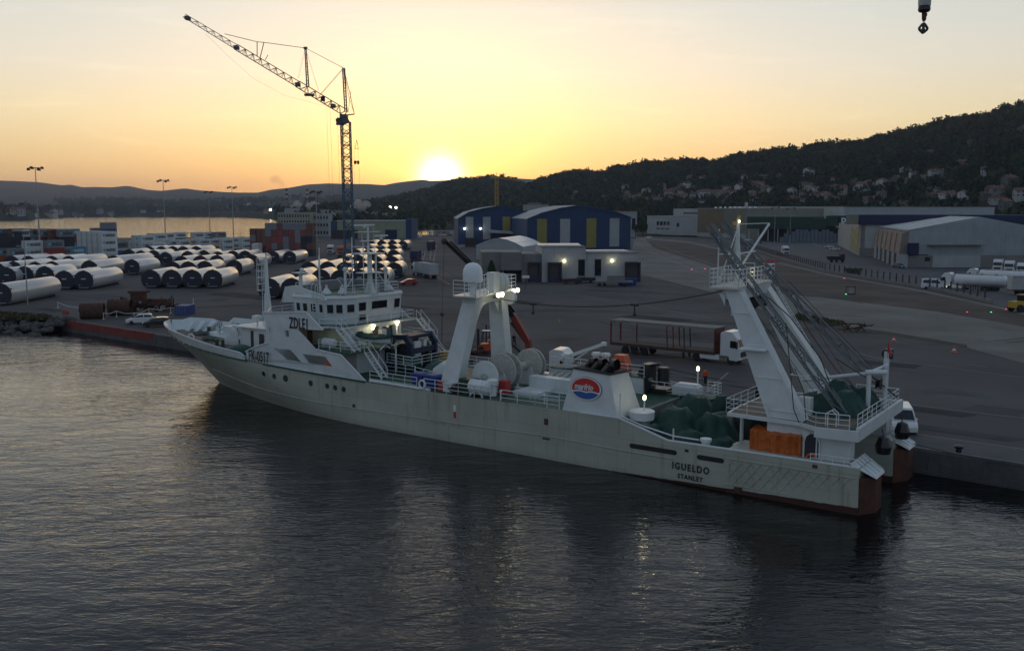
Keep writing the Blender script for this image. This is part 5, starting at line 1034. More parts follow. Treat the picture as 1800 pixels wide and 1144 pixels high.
# ---------------- things lying on the decks (top level)
def tarp(name, blobs, label, z0, m_=None, jit=.05, seed=1):
    g = np.random.default_rng(seed); xs = [b[0] for b in blobs]; ys = [b[1] for b in blobs]; R_ = max(b[3] for b in blobs)+1
    nx = 64; ny = 60; X = np.linspace(min(xs)-R_, max(xs)+R_, nx); Y = np.linspace(min(ys)-R_, max(ys)+R_, ny); XX_, YY_ = np.meshgrid(X, Y); Z = np.zeros_like(XX_); base = np.zeros_like(XX_)
    pk = [(bx, by, h, r*e**.5) for bx, by, h, r, e in blobs]
    for bx, by, h, r, e in blobs:
        for _ in range(3): a = g.uniform(0, 6.28); q = g.uniform(.35, .75); pk.append((bx+math.cos(a)*r*q, by+math.sin(a)*r*e*q, h*g.uniform(.6, .95), r*.5))
    for bx, by, h, r in pk:                   # a sheet held up by peaks: straight creased slopes between them
        dx, dy = XX_-bx, YY_-by; th = np.arctan2(dy, dx); p1, p2 = g.uniform(0, 6.28, 2); d = np.hypot(dx, dy)/r*(1+.22*np.abs(np.sin(1.5*th+p1))+.12*np.abs(np.sin(5.5*th+p2))); Z = Z+np.clip(h*np.minimum(1.0, 1.5-d*1.3), 0, None)**5
    Z = Z**.2; Z = np.where(Z < .15, 0, Z); Z = Z+(Z > .1)*(.13*np.abs(np.sin(XX_*1.9+YY_*1.1+np.sin(YY_*1.7)*1.5))+.12*np.abs(np.sin(YY_*2.4-XX_*.8+np.sin(XX_*2.1)*1.3))+g.normal(0, .018, XX_.shape)); V = np.stack([XX_, -YY_, Z+z0], -1).reshape(-1, 3); idx = np.arange((ny-1)*nx).reshape(ny-1, nx)[:, :-1].ravel(); F_ = np.stack([idx, idx+1, idx+nx+1, idx+nx], -1)
    keep = Z.ravel()[F_].max(1) > .12; o = np_mesh(name, V, F_[keep], [m_ or M['tarp']]); o.location = S0; o.rotation_euler = (0, 0, SRZ); return tag(o, label, 'tarpaulin')
tarp('net_tarpaulin', [(15.4, 5.2, 2.6, 2.4, 1.3), (13.2, 3.2, 1.5, 2.0, .9), (14.9, 8.2, 3.2, 2.4, 1.1), (12.4, 6.3, 2.3, 2.2, 1.3), (16.0, 2.6, 1.7, 1.5, .8), (10.9, 4.2, 1.1, 1.5, 1.2), (13.8, 10.6, 2.9, 1.7, .8)], 'big crumpled green tarpaulin heaped over the nets beside the funnel', 1.5, seed=3)
tarp('net_heap', [(12.0, 10.2, 2.7, 2.2, .9), (10.9, 9.2, 2.2, 1.9, 1.0), (13.2, 10.8, 2.5, 1.8, .7)], 'dark sheeted heap of netting on the starboard side of the trawl deck', 1.5, pm('dark_net', (.010, .022, .020), .8, .4, 3, bump=.6, bscale=6), seed=5)
tarp('gear_tarpaulin', [(3.6, 7.3, 1.9, 1.5, 1.0), (2.6, 5.7, 1.4, 1.5, 1.2), (4.6, 5.8, 1.1, 1.7, 1.1), (2.4, 8.6, 1.3, 1.5, 1.1)], 'green tarpaulin draped over gear on the raised stern platform', 5.38, seed=8)
# orange sheet screen on the port quarter
OS0 = Tt(1317, 780, 1.0)[0]; OS1 = Tt(1408, 785, 1.0)[0]; OZ = Tt(1320, 755, 1.0)[1]
mb = MB(); V = []; nn_ = 22
for i in range(nn_):
    s_ = OS0-(OS0-OS1)*i/(nn_-1); w_ = .12*math.sin(i*1.1)+.08*math.sin(i*2.7); sag = .18*math.sin(i/(nn_-1)*math.pi)
    for k in range(7): V.append((s_, -(1.05+w_*(1+.4*math.sin(k*2+i))), 2.5+(OZ-sag*.8-2.5)*k/6))
    V.append((s_, -(2.2+w_), OZ+.12))
mb.add(V, [(i*8+j, (i+1)*8+j, (i+1)*8+j+1, i*8+j+1) for i in range(nn_-1) for j in range(7)]); o = mb.build('orange_sheet', M['orange'], None, True); o.location = S0; o.rotation_euler = (0, 0, SRZ)
tag(o, 'weathered orange sheet hung over the port rail below the stern gantry', 'sheet')
def bin_(s_, t_, z, label):
    e = empty('waste_bin', shp(s_, t_, z), SRZ, label, 'bin', 'blue bins on the trawler deck'); mb = MB().hexa([(-.5, -.45, .1), (.5, -.45, .1), (.5, .45, .1), (-.5, .45, .1)], [(-.65, -.55, 1.05), (.65, -.55, 1.05), (.65, .55, 1.05), (-.65, .55, 1.05)]); mb.build('body', M['blue'], e)
    mb = MB().hexa([(-.68, -.6, 1.06), (.68, -.6, 1.06), (.68, .6, 1.06), (-.68, .6, 1.06)], [(-.5, -.5, 1.22), (.5, -.5, 1.22), (.5, .5, 1.22), (-.5, .5, 1.22)]).tube((-.6, .55, 1.1), (.6, .55, 1.1), .05); mb.build('lid', M['blue'], e)
    mb = MB().lathe([(.12, -.06), (.12, .06)], (-.45, -.4, .12), 8, 'y').lathe([(.12, -.06), (.12, .06)], (.45, -.4, .12), 8, 'y'); mb.build('wheels', M['rubber'], e)
bin_(38.4, 1.5, 4.12, 'blue lidded bin by the port rail, nearer the bow of the two'); bin_(36.9, 1.5, 4.12, 'blue lidded bin by the port rail, nearer the white portal leg')
def crate(s_, t_, z, L, w_, h, m_, label, cat='crate', nm='crate'):
    e = empty(nm, shp(s_, t_, z), SRZ, label, cat); mb = MB().box(-L/2, L/2, -w_/2, w_/2, 0, h*.85); mb.build('body', m_, e); mb = MB().box(-L/2-.04, L/2+.04, -w_/2-.04, w_/2+.04, h*.86, h); mb.build('lid', m_, e)
    mb = MB().beam((-L/2-.02, -w_/2-.03, .1), (-L/2-.02, -w_/2-.03, h*.8), .06, .06).beam((L/2+.02, -w_/2-.03, .1), (L/2+.02, -w_/2-.03, h*.8), .06, .06); mb.build('corner_post', M['dark'], e)
crate(35.4, .9, 4.12, .5, .5, .85, M['red'], 'small red box behind the port rail next to the blue bins'); crate(34.6, 1.0, 4.12, 1.0, .7, .8, M['rail'], 'white fish box behind the port rail beside the red box'); crate(32.5, 1.2, 4.12, 1.7, .9, 1.3, pm('dark_green_paint', (.02, .045, .02), .5, .2), 'dark green deck chest in front of the white portal leg', 'chest', 'deck_chest')
mb = MB(); 
for i in range(26):
    a = random.uniform(0, 6.28); c = Vector((33.9+random.uniform(-.5, .5), -(1.0+random.uniform(-.4, .4)), 4.2+random.uniform(0, .6))); mb.path([c+Vector((math.cos(a+k)*.3, math.sin(a+k)*.3, .08*math.sin(k*2))) for k in range(6)], .05, 4)
o = mb.build('net_bundle', pm('net_brown', (.06, .04, .04), .9, .4, 6)); o.location = S0; o.rotation_euler = (0, 0, SRZ); tag(o, 'tangled brown net bundle between the green chest and the white fish box', 'net')
mb = MB().path([(.34*math.cos(k*math.pi/8), 0, .34*math.sin(k*math.pi/8)) for k in range(17)], .09, 6); o = mb.build('life_ring', M['rail'], None, True); o.location = shp(36.9, .02, 4.65); o.rotation_euler = (0, 0, SRZ); tag(o, 'white life ring hung on the port rail in front of the blue bins', 'life ring')
# overhead wire from the portal to the gantry, with hanging blocks
A1 = Vector((32.6, 4.5, 12.1)); B1 = Vector((10.6, 2.2, 13.9)); mb = MB(); P_ = []
for k in range(25): f = k/24; p = A1.lerp(B1, f); p.z -= 1.55*4*f*(1-f)*.62; P_.append(p)
mb.path(P_, .045, 5)
for k in (5, 16): p = P_[k]; mb.box(p.x-.35, p.x+.35, p.y-.06, p.y+.06, p.z-.12, p.z+.06).tube(p, p-Vector((0, 0, .7)), .06).ball(p-Vector((0, 0, .75)), .16, 6, 5)
sb(mb, 'overhead_wire', M['cable'])
# plumb wire with weight
RMX = Matrix.Translation((22.9, 10.2, 5.5))@Matrix.Diagonal((.72, .72, .66, 1))@Matrix.Translation((-19.5, -10.1, -5.7))
mb = MB(RMX).box(18.6, 20.4, 9.3, 10.9, 5.7, 7.0).hexa([(18.6, 9.3, 7.0), (20.4, 9.3, 7.0), (20.4, 10.9, 7.0), (18.6, 10.9, 7.0)], [(18.9, 9.5, 8.3), (20.2, 9.5, 8.3), (20.2, 10.7, 8.3), (18.9, 10.7, 8.3)]).tube((20.5, 9.9, 7.2), (23.2, 9.3, 7.0), .25, n=8).box(22.6, 23.4, 9.0, 9.7, 6.7, 7.3)
rm = sb(mb, 'red_crane_cabin', M['redorange']); MB_ = MB(RMX).box(18.7, 20.2, 9.27, 9.3, 6.2, 6.5).box(18.7, 20.2, 9.36, 9.42, 7.2, 7.5); sb(MB_, 'ventilation_slot', M['dark'], rm)
# ------------------------------------------------------------------ wind tower sections
M['segw'] = pm('tower_white', (.58, .585, .59), .28, .07, .3, rnd=.22, dirt=.14, dcol=(.3, .3, .3), coat=.3)
M['cover'] = pm('end_cover', (.010, .013, .030), .55, .3, 1.5); M['cover2'] = pm('end_ring', (.02, .02, .025), .5, .2)
def segment(L, r=2.15):
    e = empty('tower_section'); mb = MB().lathe([(r*.97, 0), (r, .02), (r, .12), (r*.985, .15), (r*.965, L*.5), (r*.95, L-.12), (r*.93, L)], (0, 0, 0), 28, 'y'); mb.build('shell', M['segw'], e, True)
    mb = MB().lathe([(.05, -.10), (r*.9, -.09), (r*1.0, -.05), (r*1.0, .0), (.05, .01)], (0, 0, 0), 28, 'y'); o = mb.build('end_cover', M['cover'], e)
    mb = MB().path([(r*1.01*math.cos(a*math.pi/14), -.02, r*1.01*math.sin(a*math.pi/14)) for a in range(29)], .07, 5)
    for a in (.5, 1.57, 2.6, -.6, 3.7): mb.box(r*math.cos(a)-.15, r*math.cos(a)+.15, -.2, .5, r*math.sin(a)-.1, r*math.sin(a)+.14)
    mb.build('retaining_ring', M['cover2'], o); mb = MB().box(-.5, .5, -.125, -.105, .25, .42).box(-1.0, -.8, -.125, -.105, -1.1, -.95).tube((-r*.55, -.12, -r*.75), (r*.55, -.12, -r*.75), .03, n=4); mb.build('cover_label', M['rail'], o)
    mb = MB().box(-r*.5, r*.5, .8, 1.3, -r-.02, -r*.78).box(-r*.5, r*.5, L-1.4, L-.9, -r-.02, -r*.74); mb.build('cradle', M['dark'], e); return proto(e)
SEGP = {}
def seg(px, py, L, label, group, r=2.15, rz=0.0):
    P = G(px, py, ZQ+r*.98); key = (round(L), r)
    if key not in SEGP: SEGP[key] = segment(round(L), r); o = SEGP[key]; o.location = P; o.rotation_euler = (0, 0, rz); tag(o, label, 'tower section', group)
    else: o = dup(SEGP[key], P, rz, label, group); o['category'] = 'tower section'
    return o
def seg_row(pts, L, where, group, rz=0.0, r=2.15):
    for i, p in enumerate(pts): seg(p[0], p[1], p[2] if len(p) > 2 else L, 'white tower section, %s from left in %s' % (ordn(i), where), group, r, rz)
gL, gM, gR = 'tower sections lying in the left yard', 'tower sections lying in the middle yard', 'tower sections lying beside the blue crane'
seg_row([(0, 518, 21), (113, 493, 18), (147, 493, 18)], 20, 'the nearest row at left', gL, .02)
seg_row([(12, 486), (43, 484), (79, 484)], 14, 'the second row at left', gL, .03)
seg_row([(-6, 476), (24, 474), (62, 475), (92, 474), (157, 472)], 20, 'the third row at left', gL, .02)
seg_row([(20, 462), (50, 463), (91, 463), (121, 463, 24)], 22, 'the fourth row at left', gL, .02)
seg_row([(200, 462, 24), (232, 470, 14)], 24, 'the pair beside the grey lorry', gL, -.06)
seg_row([(265, 491), (302, 491), (338, 491), (374, 491)], 15, 'the front row of the middle yard', gM, .02)
seg_row([(303, 474), (331, 474), (360, 473), (412, 471, 14)], 13, 'the second row of the middle yard', gM, .02)
seg_row([(319, 463), (352, 462), (381, 461), (443, 460, 17)], 14, 'the third row of the middle yard', gM, .01)
seg_row([(291, 455), (311, 452), (330, 453), (358, 451), (383, 454), (409, 452), (431, 452), (480, 453, 20), (509, 453, 20)], 16, 'the fourth row of the middle yard', gM)
seg_row([(227, 449), (248, 452), (270, 451)], 16, 'the short row next to the containers', gM)
seg_row([(262, 443), (284, 443), (304, 443), (322, 443), (345, 443), (469, 441, 22), (493, 440, 22), (512, 440, 22)], 18, 'the rear row of the middle yard', gM)
seg_row([(473, 508, 16), (513, 508, 16)], 16, 'the front row beside the blue crane', gR, -.01)
seg_row([(527, 490), (564, 490), (598, 491), (632, 490), (667, 490)], 13, 'the second row beside the blue crane', gR)
seg_row([(543, 475, 20), (576, 474, 20), (606, 475), (636, 475), (664, 476), (693, 476)], 14, 'the third row beside the blue crane', gR)
seg_row([(602, 461), (630, 461), (660, 462), (689, 463)], 14, 'the fourth row beside the blue crane', gR)
seg_row([(625, 449), (648, 449), (670, 450), (692, 450)], 15, 'the fifth row beside the blue crane', gR)
seg_row([(648, 439), (669, 440), (690, 440)], 16, 'the sixth row beside the blue crane', gR)
seg_row([(652, 431), (671, 431), (690, 431), (708, 432)], 20, 'the rear row beside the blue crane', gR)
# ------------------------------------------------------------------ containers
def cmat(n, c): return pm('container_'+n, c, .55, .15, .6, dirt=.2, dcol=(c[0]*.4+.03, c[1]*.35+.015, c[2]*.35+.01), streak=True)
CM = dict(white=cmat('white', (.58, .59, .58)), grey=cmat('grey', (.17, .185, .20)), navy=cmat('navy', (.012, .016, .03)), red=cmat('red', (.24, .028, .022)), brown=cmat('brown', (.12, .035, .025)), blue=cmat('light_blue', (.055, .23, .38)), royal=cmat('blue', (.03, .06, .20)), orange=cmat('orange', (.33, .06, .02)))
CP = {}
M['ctext'] = pm('grey_letters', (.03, .045, .06), .6, .05); M['star'] = pm('star_panel', (.12, .38, .50), .6, .05)
def container(c, txt, L=6.06):
    k = (c, txt, L)
    if k in CP: return CP[k], False
    e = empty('shipping_container'); W_, H_ = 2.44, 2.59; mb = MB()
    # corrugated side walls: the x = W side faces the open sea side, y = 0 end holds the doors
    def corr(n, f):
        vs = []; fs = []
        for i in range(n+1):
            o = .035 if i % 4 in (0, 1) else 0; vs += [f(i/n, o, .14), f(i/n, o, H_-.1)]
            if i: a = (i-1)*2; fs.append((a, a+2, a+3, a+1))
        mb.add(vs, fs)
    corr(44, lambda t, o, z: (W_-.01-o, .12+t*(L-.24), z)); corr(44, lambda t, o, z: (.01+o, .12+t*(L-.24), z)); corr(20, lambda t, o, z: (.1+t*(W_-.2), L-.01-o, z))
    mb.box(0, W_, 0, L, H_-.1, H_).box(0, W_, 0, L, 0, .14)
    for x in (0, W_-.12):
        for y in (0, L-.12): mb.box(x, x+.12, y, y+.12, .14, H_-.1)
    mb.build('shell', CM[c], e); mb = MB().box(.12, W_/2-.01, .02, .06, .16, H_-.12).box(W_/2+.01, W_-.12, .02, .06, .16, H_-.12); d = mb.build('doors', CM[c], e)
    mb = MB()
    for x in (.45, .95, W_-.95, W_-.45): mb.tube((x, -.01, .18), (x, -.01, H_-.14), .028, n=4)
    mb.build('locking_bar', M['steel'] if c != 'navy' else M['dark'], d)
    if txt:
        s_ = 1.35; t = text_mesh('side_lettering', 'MAERSK', s_, M['rail'] if c == 'blue' else M['ctext'], e, bold=.05, ext=.005, sx=.74); orient(t, (W_+.03, L*.27, .80), (0, 1, 0), (0, 0, 1))
        mb = MB().box(W_+.005, W_+.025, L*.08, L*.08+.85, .85, 1.75); mb.build('emblem_panel', M['star'], e)
    CP[k] = proto(e); return e, True
CRZ = math.atan2(SV.y, SV.x)-math.pi/2
CUSE = {}; nC = 0
CADJ = dict(white='white', grey='weathered grey', navy='black navy', red='red', brown='rust brown', blue='light blue', royal='royal blue', orange='orange red')
TIER = ['bottom', 'second', 'third', 'fourth', 'fifth']
def stack(px, py, cols, where, txt=True, L=6.06, lift=0, rz=None):
    global nC
    P = G(px, py); rz = CRZ if rz is None else rz
    for i, c in enumerate(cols):
        if c is None: continue
        t = txt and c in ('white', 'grey', 'blue'); e, new = container(c, t, L); Pz = Vector((P.x, P.y, ZQ+.02+(i+lift)*2.6)); lab = '%s container, %s, %s' % (CADJ[c], ('topmost' if i == len(cols)-1 else TIER[i]+' tier') if len(cols) > 1 else 'on the ground', where)
        if new: e.location = Pz; e.rotation_euler = (0, 0, rz); e['label'] = lab; e['group'] = 'containers stacked behind the tower sections'
        else: e = dup(e, Pz, rz, lab, 'containers stacked behind the tower sections')
        e['category'] = 'container'
LS = '%s stack from left, left container block'
for i in range(13): stack(-14+i*11.5, 446.5+.1*i, [['red', 'grey', 'brown', 'grey', 'blue'][(i*3+k*2) % 5] if (i+k) % 3 else ['navy', 'white', 'brown'][(i+k*2) % 3] for k in range(4 if i % 4 else 3)], '%s stack from left, rear left row' % ordn(i))
stack(-8, 463, ['orange', 'grey', 'navy', 'navy'], LS % 'first'); stack(13, 465, ['brown', 'grey', None], LS % 'second'); stack(7, 456, ['grey', 'grey', 'navy', 'navy'], LS % 'third')
stack(24, 452, ['grey', 'navy', 'navy', 'white'], LS % 'fourth'); stack(40, 464, ['white', 'white', 'white'], LS % 'fifth'); stack(50, 451, ['grey', 'brown', 'grey', 'grey'], LS % 'sixth')
stack(12, 480, ['grey'], 'alone before the left container block', True); stack(66, 452, ['grey', 'red', 'brown', 'grey'], LS % 'seventh')
stack(78, 463, ['blue', 'red', 'grey'], LS % 'eighth'); stack(92, 462, ['grey', 'grey'], LS % 'ninth'); stack(100, 452, ['grey', 'navy', 'navy', 'grey'], LS % 'tenth')
stack(117, 460, ['brown', 'blue'], LS % 'eleventh'); stack(85, 452, ['brown', 'grey', 'brown', 'brown'], LS % 'twelfth')
for i in range(5): stack(137+i*9.2, 456.5+i*.55, ['white']*4, LS % ordn(12+i))
stack(178, 447, ['grey', 'royal', 'royal', 'royal', 'grey'], LS % 'eighteenth', False); stack(160, 443, ['grey']*4, LS % 'nineteenth', False)
RS = '%s stack from left, low white block'
W8 = [(196, 448, 2), (207, 452, 1), (222, 446, 2), (232, 447, 3), (244, 448, 3), (259, 441, 3), (268, 443, 3), (263, 449, 2), (283, 440, 3), (292, 443, 2), (304, 438, 3), (310, 443, 2), (322, 441, 2), (336, 438, 3), (345, 441, 2), (356, 437, 3), (364, 440, 2), (374, 437, 3), (386, 440, 2), (398, 437, 2), (410, 436, 2), (420, 438, 2)]
for i, (a, b_, n_) in enumerate(W8): stack(a, b_, (['royal'] if i in (1, 17) else ['white'])+['white' if (i*7+k) % 5 else 'grey' for k in range(n_-1)], RS % ordn(i))
BS = '%s column from left, tall red block'
cols = [['brown', 'red', 'brown', 'grey', 'grey'], ['brown', 'grey', 'red', 'brown', 'grey'], ['red', 'brown', 'red', 'red', 'brown'], ['brown', 'grey', 'grey', 'brown', 'grey'], ['red', 'brown', 'brown', 'red', 'grey'], ['brown', 'red', 'grey', 'grey', 'grey'], ['grey', 'navy', 'navy', 'red', 'grey'], ['navy', 'brown', 'navy', 'brown', 'brown']]
for i, c in enumerate(cols): stack(467+i*10.3, 450.5, c, BS % ordn(i), False, rz=.0)
for i in range(2): stack(440+i*11.5, 446, ['brown', 'brown', 'brown', 'brown'] if i else ['brown', 'red', 'grey', 'brown'], 'column %s of the brown pair left of the tall block' % ordn(i), False, rz=0.0)
stack(443, 452, ['white', 'white'], 'in front of the brown pair of columns', False, rz=0); stack(421, 455, ['white'], 'beside the lorry with lit headlamps', False)
stack(307, 554, ['royal'], 'beside the rusty scrap on the quay', False, 6.06, rz=-.1); bpy.context.view_layer.update()
for o_ in COL.objects:
    if o_.get('label', '').endswith('beside the rusty scrap on the quay'): o_.scale = (.95, .5, .62)
# yellow pipe frames in front of the water
def frame(px, py, w, h, label):
    P = G(px, py); e = empty('guard_frame', P, 0, label, 'frame', 'yellow guard frames along the far edge of the port'); mb = MB()
    for x in (0, w/2, w): mb.beam((x, 0, 0), (x, 0, h), .16, .16)
    for z in (h*.55, h): mb.beam((0, 0, z), (w, 0, z), .12, .12)
    mb.build('posts', M['yellow'], e)
for i, (a, b_, w, h) in enumerate([(238, 428, 9, 4.2), (266, 429, 9, 3.6), (300, 429, 14, 6), (345, 429, 12, 6.4), (398, 429, 14, 5.5), (424, 430, 10, 6.8), (331, 445, 2.6, 8.5), (380, 446, 2.4, 7.5)]):
    frame(a, b_, w, h, 'yellow pipe frame by the water, %s from the left' % ordn(i))
# ------------------------------------------------------------------ buildings
def bempty(name, pL, pR, label, cat='building', group=None, z=ZQ):
    a = G(*pL) if isinstance(pL, tuple) else pL; b_ = G(*pR) if isinstance(pR, tuple) else pR; d = b_-a
    return empty(name, a, math.atan2(d.y, d.x), label, cat, group), d.length, a
def wallm(n, c, **k): return pm(n, c, .7, .12, .25, ribs=(0 if 'render' in n or 'tile' in n or 'roof' in n else 1.6), dirt=.26, dcol=(c[0]*.5, c[1]*.48, c[2]*.44), streak=True, **k)
M['bluewall'] = wallm('blue_cladding', (.020, .055, .135)); M['yellowp'] = wallm('yellow_panel', (.34, .29, .08)); M['whitep'] = wallm('white_panel', (.42, .44, .45)); M['roofg'] = wallm('grey_roof', (.36, .37, .37))
M['greyw'] = wallm('grey_render', (.17, .165, .16)); M['whitew'] = wallm('white_render', (.30, .31, .31)); M['beige'] = wallm('beige_panel', (.21, .205, .175)); M['ochre'] = wallm('ochre_boards', (.21, .16, .10)); M['green'] = wallm('green_fascia', (.012, .050, .034)); M['bluef'] = wallm('blue_fascia', (.010, .018, .075)); M['cream'] = wallm('cream_cladding', (.33, .34, .25)); M['tile'] = wallm('red_tiles', (.19, .055, .032)); M['slate'] = wallm('dark_roof', (.055, .05, .05))
M['corr'] = wallm('pale_cladding', (.40, .44, .46)); M['creamb'] = wallm('bright_cream', (.52, .53, .42)); M['skyl'] = pm('roof_light', (.72, .74, .74), .3, .05)
def arched_hall(name, pL, pR, prof, depth, stripes, label, eave_y):
    e, L, a = bempty(name, pL, pR, label); Z = lambda y: hz(y, a)-ZQ; pr = [(x*L, Z(y)) for x, y in prof]
    mb = MB().prism([(0, 0)]+pr+[(L, 0)], lambda x, z: (x, 0, z), lambda x, z: (x, depth, z)); mb.build('walls', M['bluewall'], e)
    mb = MB(); up = .25
    for (x0, z0), (x1, z1) in zip(pr[:-1], pr[1:]): mb.hexa([(x0-.1, -.4, z0+.02), (x1+.1, -.4, z1+.02), (x1+.1, depth+.3, z1+.02), (x0-.1, depth+.3, z0+.02)], [(x0-.1, -.4, z0+up), (x1+.1, -.4, z1+up), (x1+.1, depth+.3, z1+up), (x0-.1, depth+.3, z0+up)])
    mb.build('roof', M['roofg'], e); mb = MB()
    for (x0, z0), (x1, z1) in zip(pr[:-1], pr[1:]): mb.hexa([(x0-.12, -.46, z0-.35), (x1+.12, -.46, z1-.35), (x1+.12, -.41, z1-.35), (x0-.12, -.41, z0-.35)], [(x0-.12, -.46, z0+.3), (x1+.12, -.46, z1+.3), (x1+.12, -.41, z1+.3), (x0-.12, -.41, z0+.3)])
    mb.build('verge', M['bluewall'], e)
    for x0, x1, ya, yb, m_ in stripes:
        mb = MB(); n_ = 8; w_ = (x1-x0)*L/n_
        for i in range(n_): mb.box(x0*L+i*w_, x0*L+(i+.8)*w_, -.12, -.03, Z(yb), Z(ya))
        mb.box(x0*L, x1*L, -.06, -.02, Z(yb), Z(ya)); mb.build('wall_panel', M[m_], e)
    return e, L, a, Z
f8 = lambda x, y: (750+x/4.5, 290+y/4.5)
def fx(x, xL, xR): return (x-xL)/(xR-xL)
xs_ = lambda *v, a=795, b=1610: [fx(q, a, b) for q in v]
pr2 = [(fx(x, 795, 1610), 290+y/4.5) for x, y in ((795, 430), (900, 385), (1050, 345), (1190, 322), (1340, 345), (1500, 377), (1610, 418))]
h2e = arched_hall('blue_warehouse', (926.7, 442), (1107.8, 441), pr2, 62, [(*xs_(872, 948), 385, 432, 'yellowp'), (*xs_(1052, 1130), 385, 430, 'whitep'), (*xs_(1260, 1337), 384, 436, 'yellowp'), (*xs_(1443, 1520), 384, 434, 'whitep')], 'blue arched warehouse with two yellow and two white stripes, right of the pair', 0)
pr1 = [(fx(x, 250, 905), 290+y/4.5) for x, y in ((250, 428), (330, 378), (440, 348), (560, 328), (700, 350), (820, 380), (905, 425))]
h1e = arched_hall('blue_warehouse', (805.5, 434), (951, 433.5), pr1, 70, [(*xs_(310, 370, a=250, b=905), 381.5, 418, 'whitep'), (*xs_(445, 505, a=250, b=905), 381.5, 421, 'whitep'), (*xs_(600, 660, a=250, b=905), 381, 409, 'yellowp'), (*xs_(737, 795, a=250, b=905), 381, 400, 'yellowp')], 'blue arched warehouse farther left with a dark doorway and two wall lamps', 0)
e, L, a, Z = h1e
mb = MB().box(L*fx(305, 250, 905), L*fx(405, 250, 905), -.1, -.02, 0, Z(419)); mb.build('doorway', M['black'], e); mb = MB().box(0, L*fx(303, 250, 905), -.1, -.02, 0, Z(430)); mb.build('plinth', M['whitep'], e)
for x in (300, 425): mb = MB().ball((L*fx(x, 250, 905), -.5, Z(402)), .42, 8, 6); mb.build('wall_lamp', M['lampw'], e)
mb = MB().hexa([(L*.38, -7, Z(409)), (L*.9, -7, Z(413)), (L*.9, -.2, Z(412)), (L*.38, -.2, Z(407))], [(L*.38, -7, Z(406.5)), (L*.9, -7, Z(410.5)), (L*.9, -.2, Z(409)), (L*.38, -.2, Z(404))]); mb.build('canopy', M['roofg'], e)
# small white arched hall
e, L, a = bempty('arched_shed', (837, 456), (919.5, 457), 'small pale shed with arched roof in front of the blue warehouses'); Z = lambda y: hz(y, a)-ZQ
pr = [(x*L, Z(y)) for x, y in ((0, 432.5), (.18, 426), (.36, 421), (.5, 419), (.66, 421.5), (.84, 427), (1, 434))]
mb = MB().prism([(0, 0)]+pr+[(L, 0)], lambda x, z: (x, 0, z), lambda x, z: (x, 34, z)); mb.build('walls', M['whitep'], e); mb = MB()
for (x0, z0), (x1, z1) in zip(pr[:-1], pr[1:]): mb.hexa([(x0-.1, -.3, z0+.02), (x1+.1, -.3, z1+.02), (x1+.1, 34.3, z1+.02), (x0-.1, 34.3, z0+.02)], [(x0-.1, -.3, z0+.2), (x1+.1, -.3, z1+.2), (x1+.1, 34.3, z1+.2), (x0-.1, 34.3, z0+.2)])
mb.build('roof', M['skyl'], e)
# dock building in front
e, L, a = bempty('dock_building', (846.7, 496), (1121, 494.5), 'low grey loading building with dock doors and two glowing wall lamps'); Z = lambda y: hz(y, a)-ZQ; U = lambda x: (x-435)/(1668-435)*L
def blk(nm, x0, x1, y0, y1, ytop, m_): mb = MB().box(U(x0), U(x1), y0, y1, 0, Z(290+ytop/4.5)); return mb.build(nm, M[m_], e)
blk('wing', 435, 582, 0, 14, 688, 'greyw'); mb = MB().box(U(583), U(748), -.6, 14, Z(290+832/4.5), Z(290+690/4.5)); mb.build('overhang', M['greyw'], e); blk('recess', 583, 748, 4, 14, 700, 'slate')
blk('wing', 749, 903, 0, 14, 705, 'greyw'); mn = blk('main_block', 904, 1247, -1.0, 15, 652, 'whitep'); en = blk('end_block', 1248, 1668, -.4, 15, 702, 'whitep')
mb = MB().box(U(900), U(1250), -1.2, 15.2, Z(290+652/4.5), Z(290+645/4.5)).box(U(1251), U(1672), -.6, 15.2, Z(290+702/4.5), Z(290+694/4.5)); mb.build('parapet', M['greyw'], e)
mb = MB()
for i in range(18): x = 880+i*19; mb.hexa([(U(x+10), 3, Z(433.6)), (U(x+25), 3, Z(433.6)), (U(x+25), 9, Z(433.6)), (U(x+10), 9, Z(433.6))], [(U(x+10), 3, Z(433.6)+.25), (U(x+25), 3, Z(433.6)+.25), (U(x+25), 9, Z(433.6)+.5), (U(x+10), 9, Z(433.6)+.5)])
mb.build('roof_light', M['skyl'], mn); mb = MB()
for i in range(18): x = 1262+i*19; mb.box(U(x), U(x+15), 2.5, 8, Z(444.6), Z(444.6)+.4)
mb.build('roof_light', M['skyl'], en)
for x0, x1, y0 in ((795, 895, 0), (948, 1057, -1.0), (1560, 1682, -.4)):
    mb = MB().box(U(x0), U(x0)+.5, y0-.9, y0-.02, 0, 4.4).box(U(x1)-.5, U(x1), y0-.9, y0-.02, 0, 4.4).box(U(x0), U(x1), y0-.9, y0-.02, 4.4, 5.0); dk = mb.build('dock_shelter', M['black'], e); mb = MB().box(U(x0)+.5, U(x1)-.5, y0-.1, y0-.03, 1.1, 4.4); mb.build('dock_door', M['slate'], dk); mb = MB().box(U(x0)+.4, U(x1)-.4, y0-.8, y0-.03, 0, 1.1); mb.build('dock_leveller', M['navy'], dk)
for x0, x1, y0 in ((1190, 1240, -1.0), (1322, 1372, -.4)): mb = MB().box(U(x0), U(x1), y0-.12, y0-.02, 1.6, 5.6); w = mb.build('tall_window', M['glass'], e); mb = MB().box(U(x0)-.12, U(x1)+.12, y0-.2, y0-.02, 1.45, 1.6).box(U(x0)-.12, U(x1)+.12, y0-.2, y0-.02, 5.6, 5.75); mb.build('window_frame', M['greyw'], w)
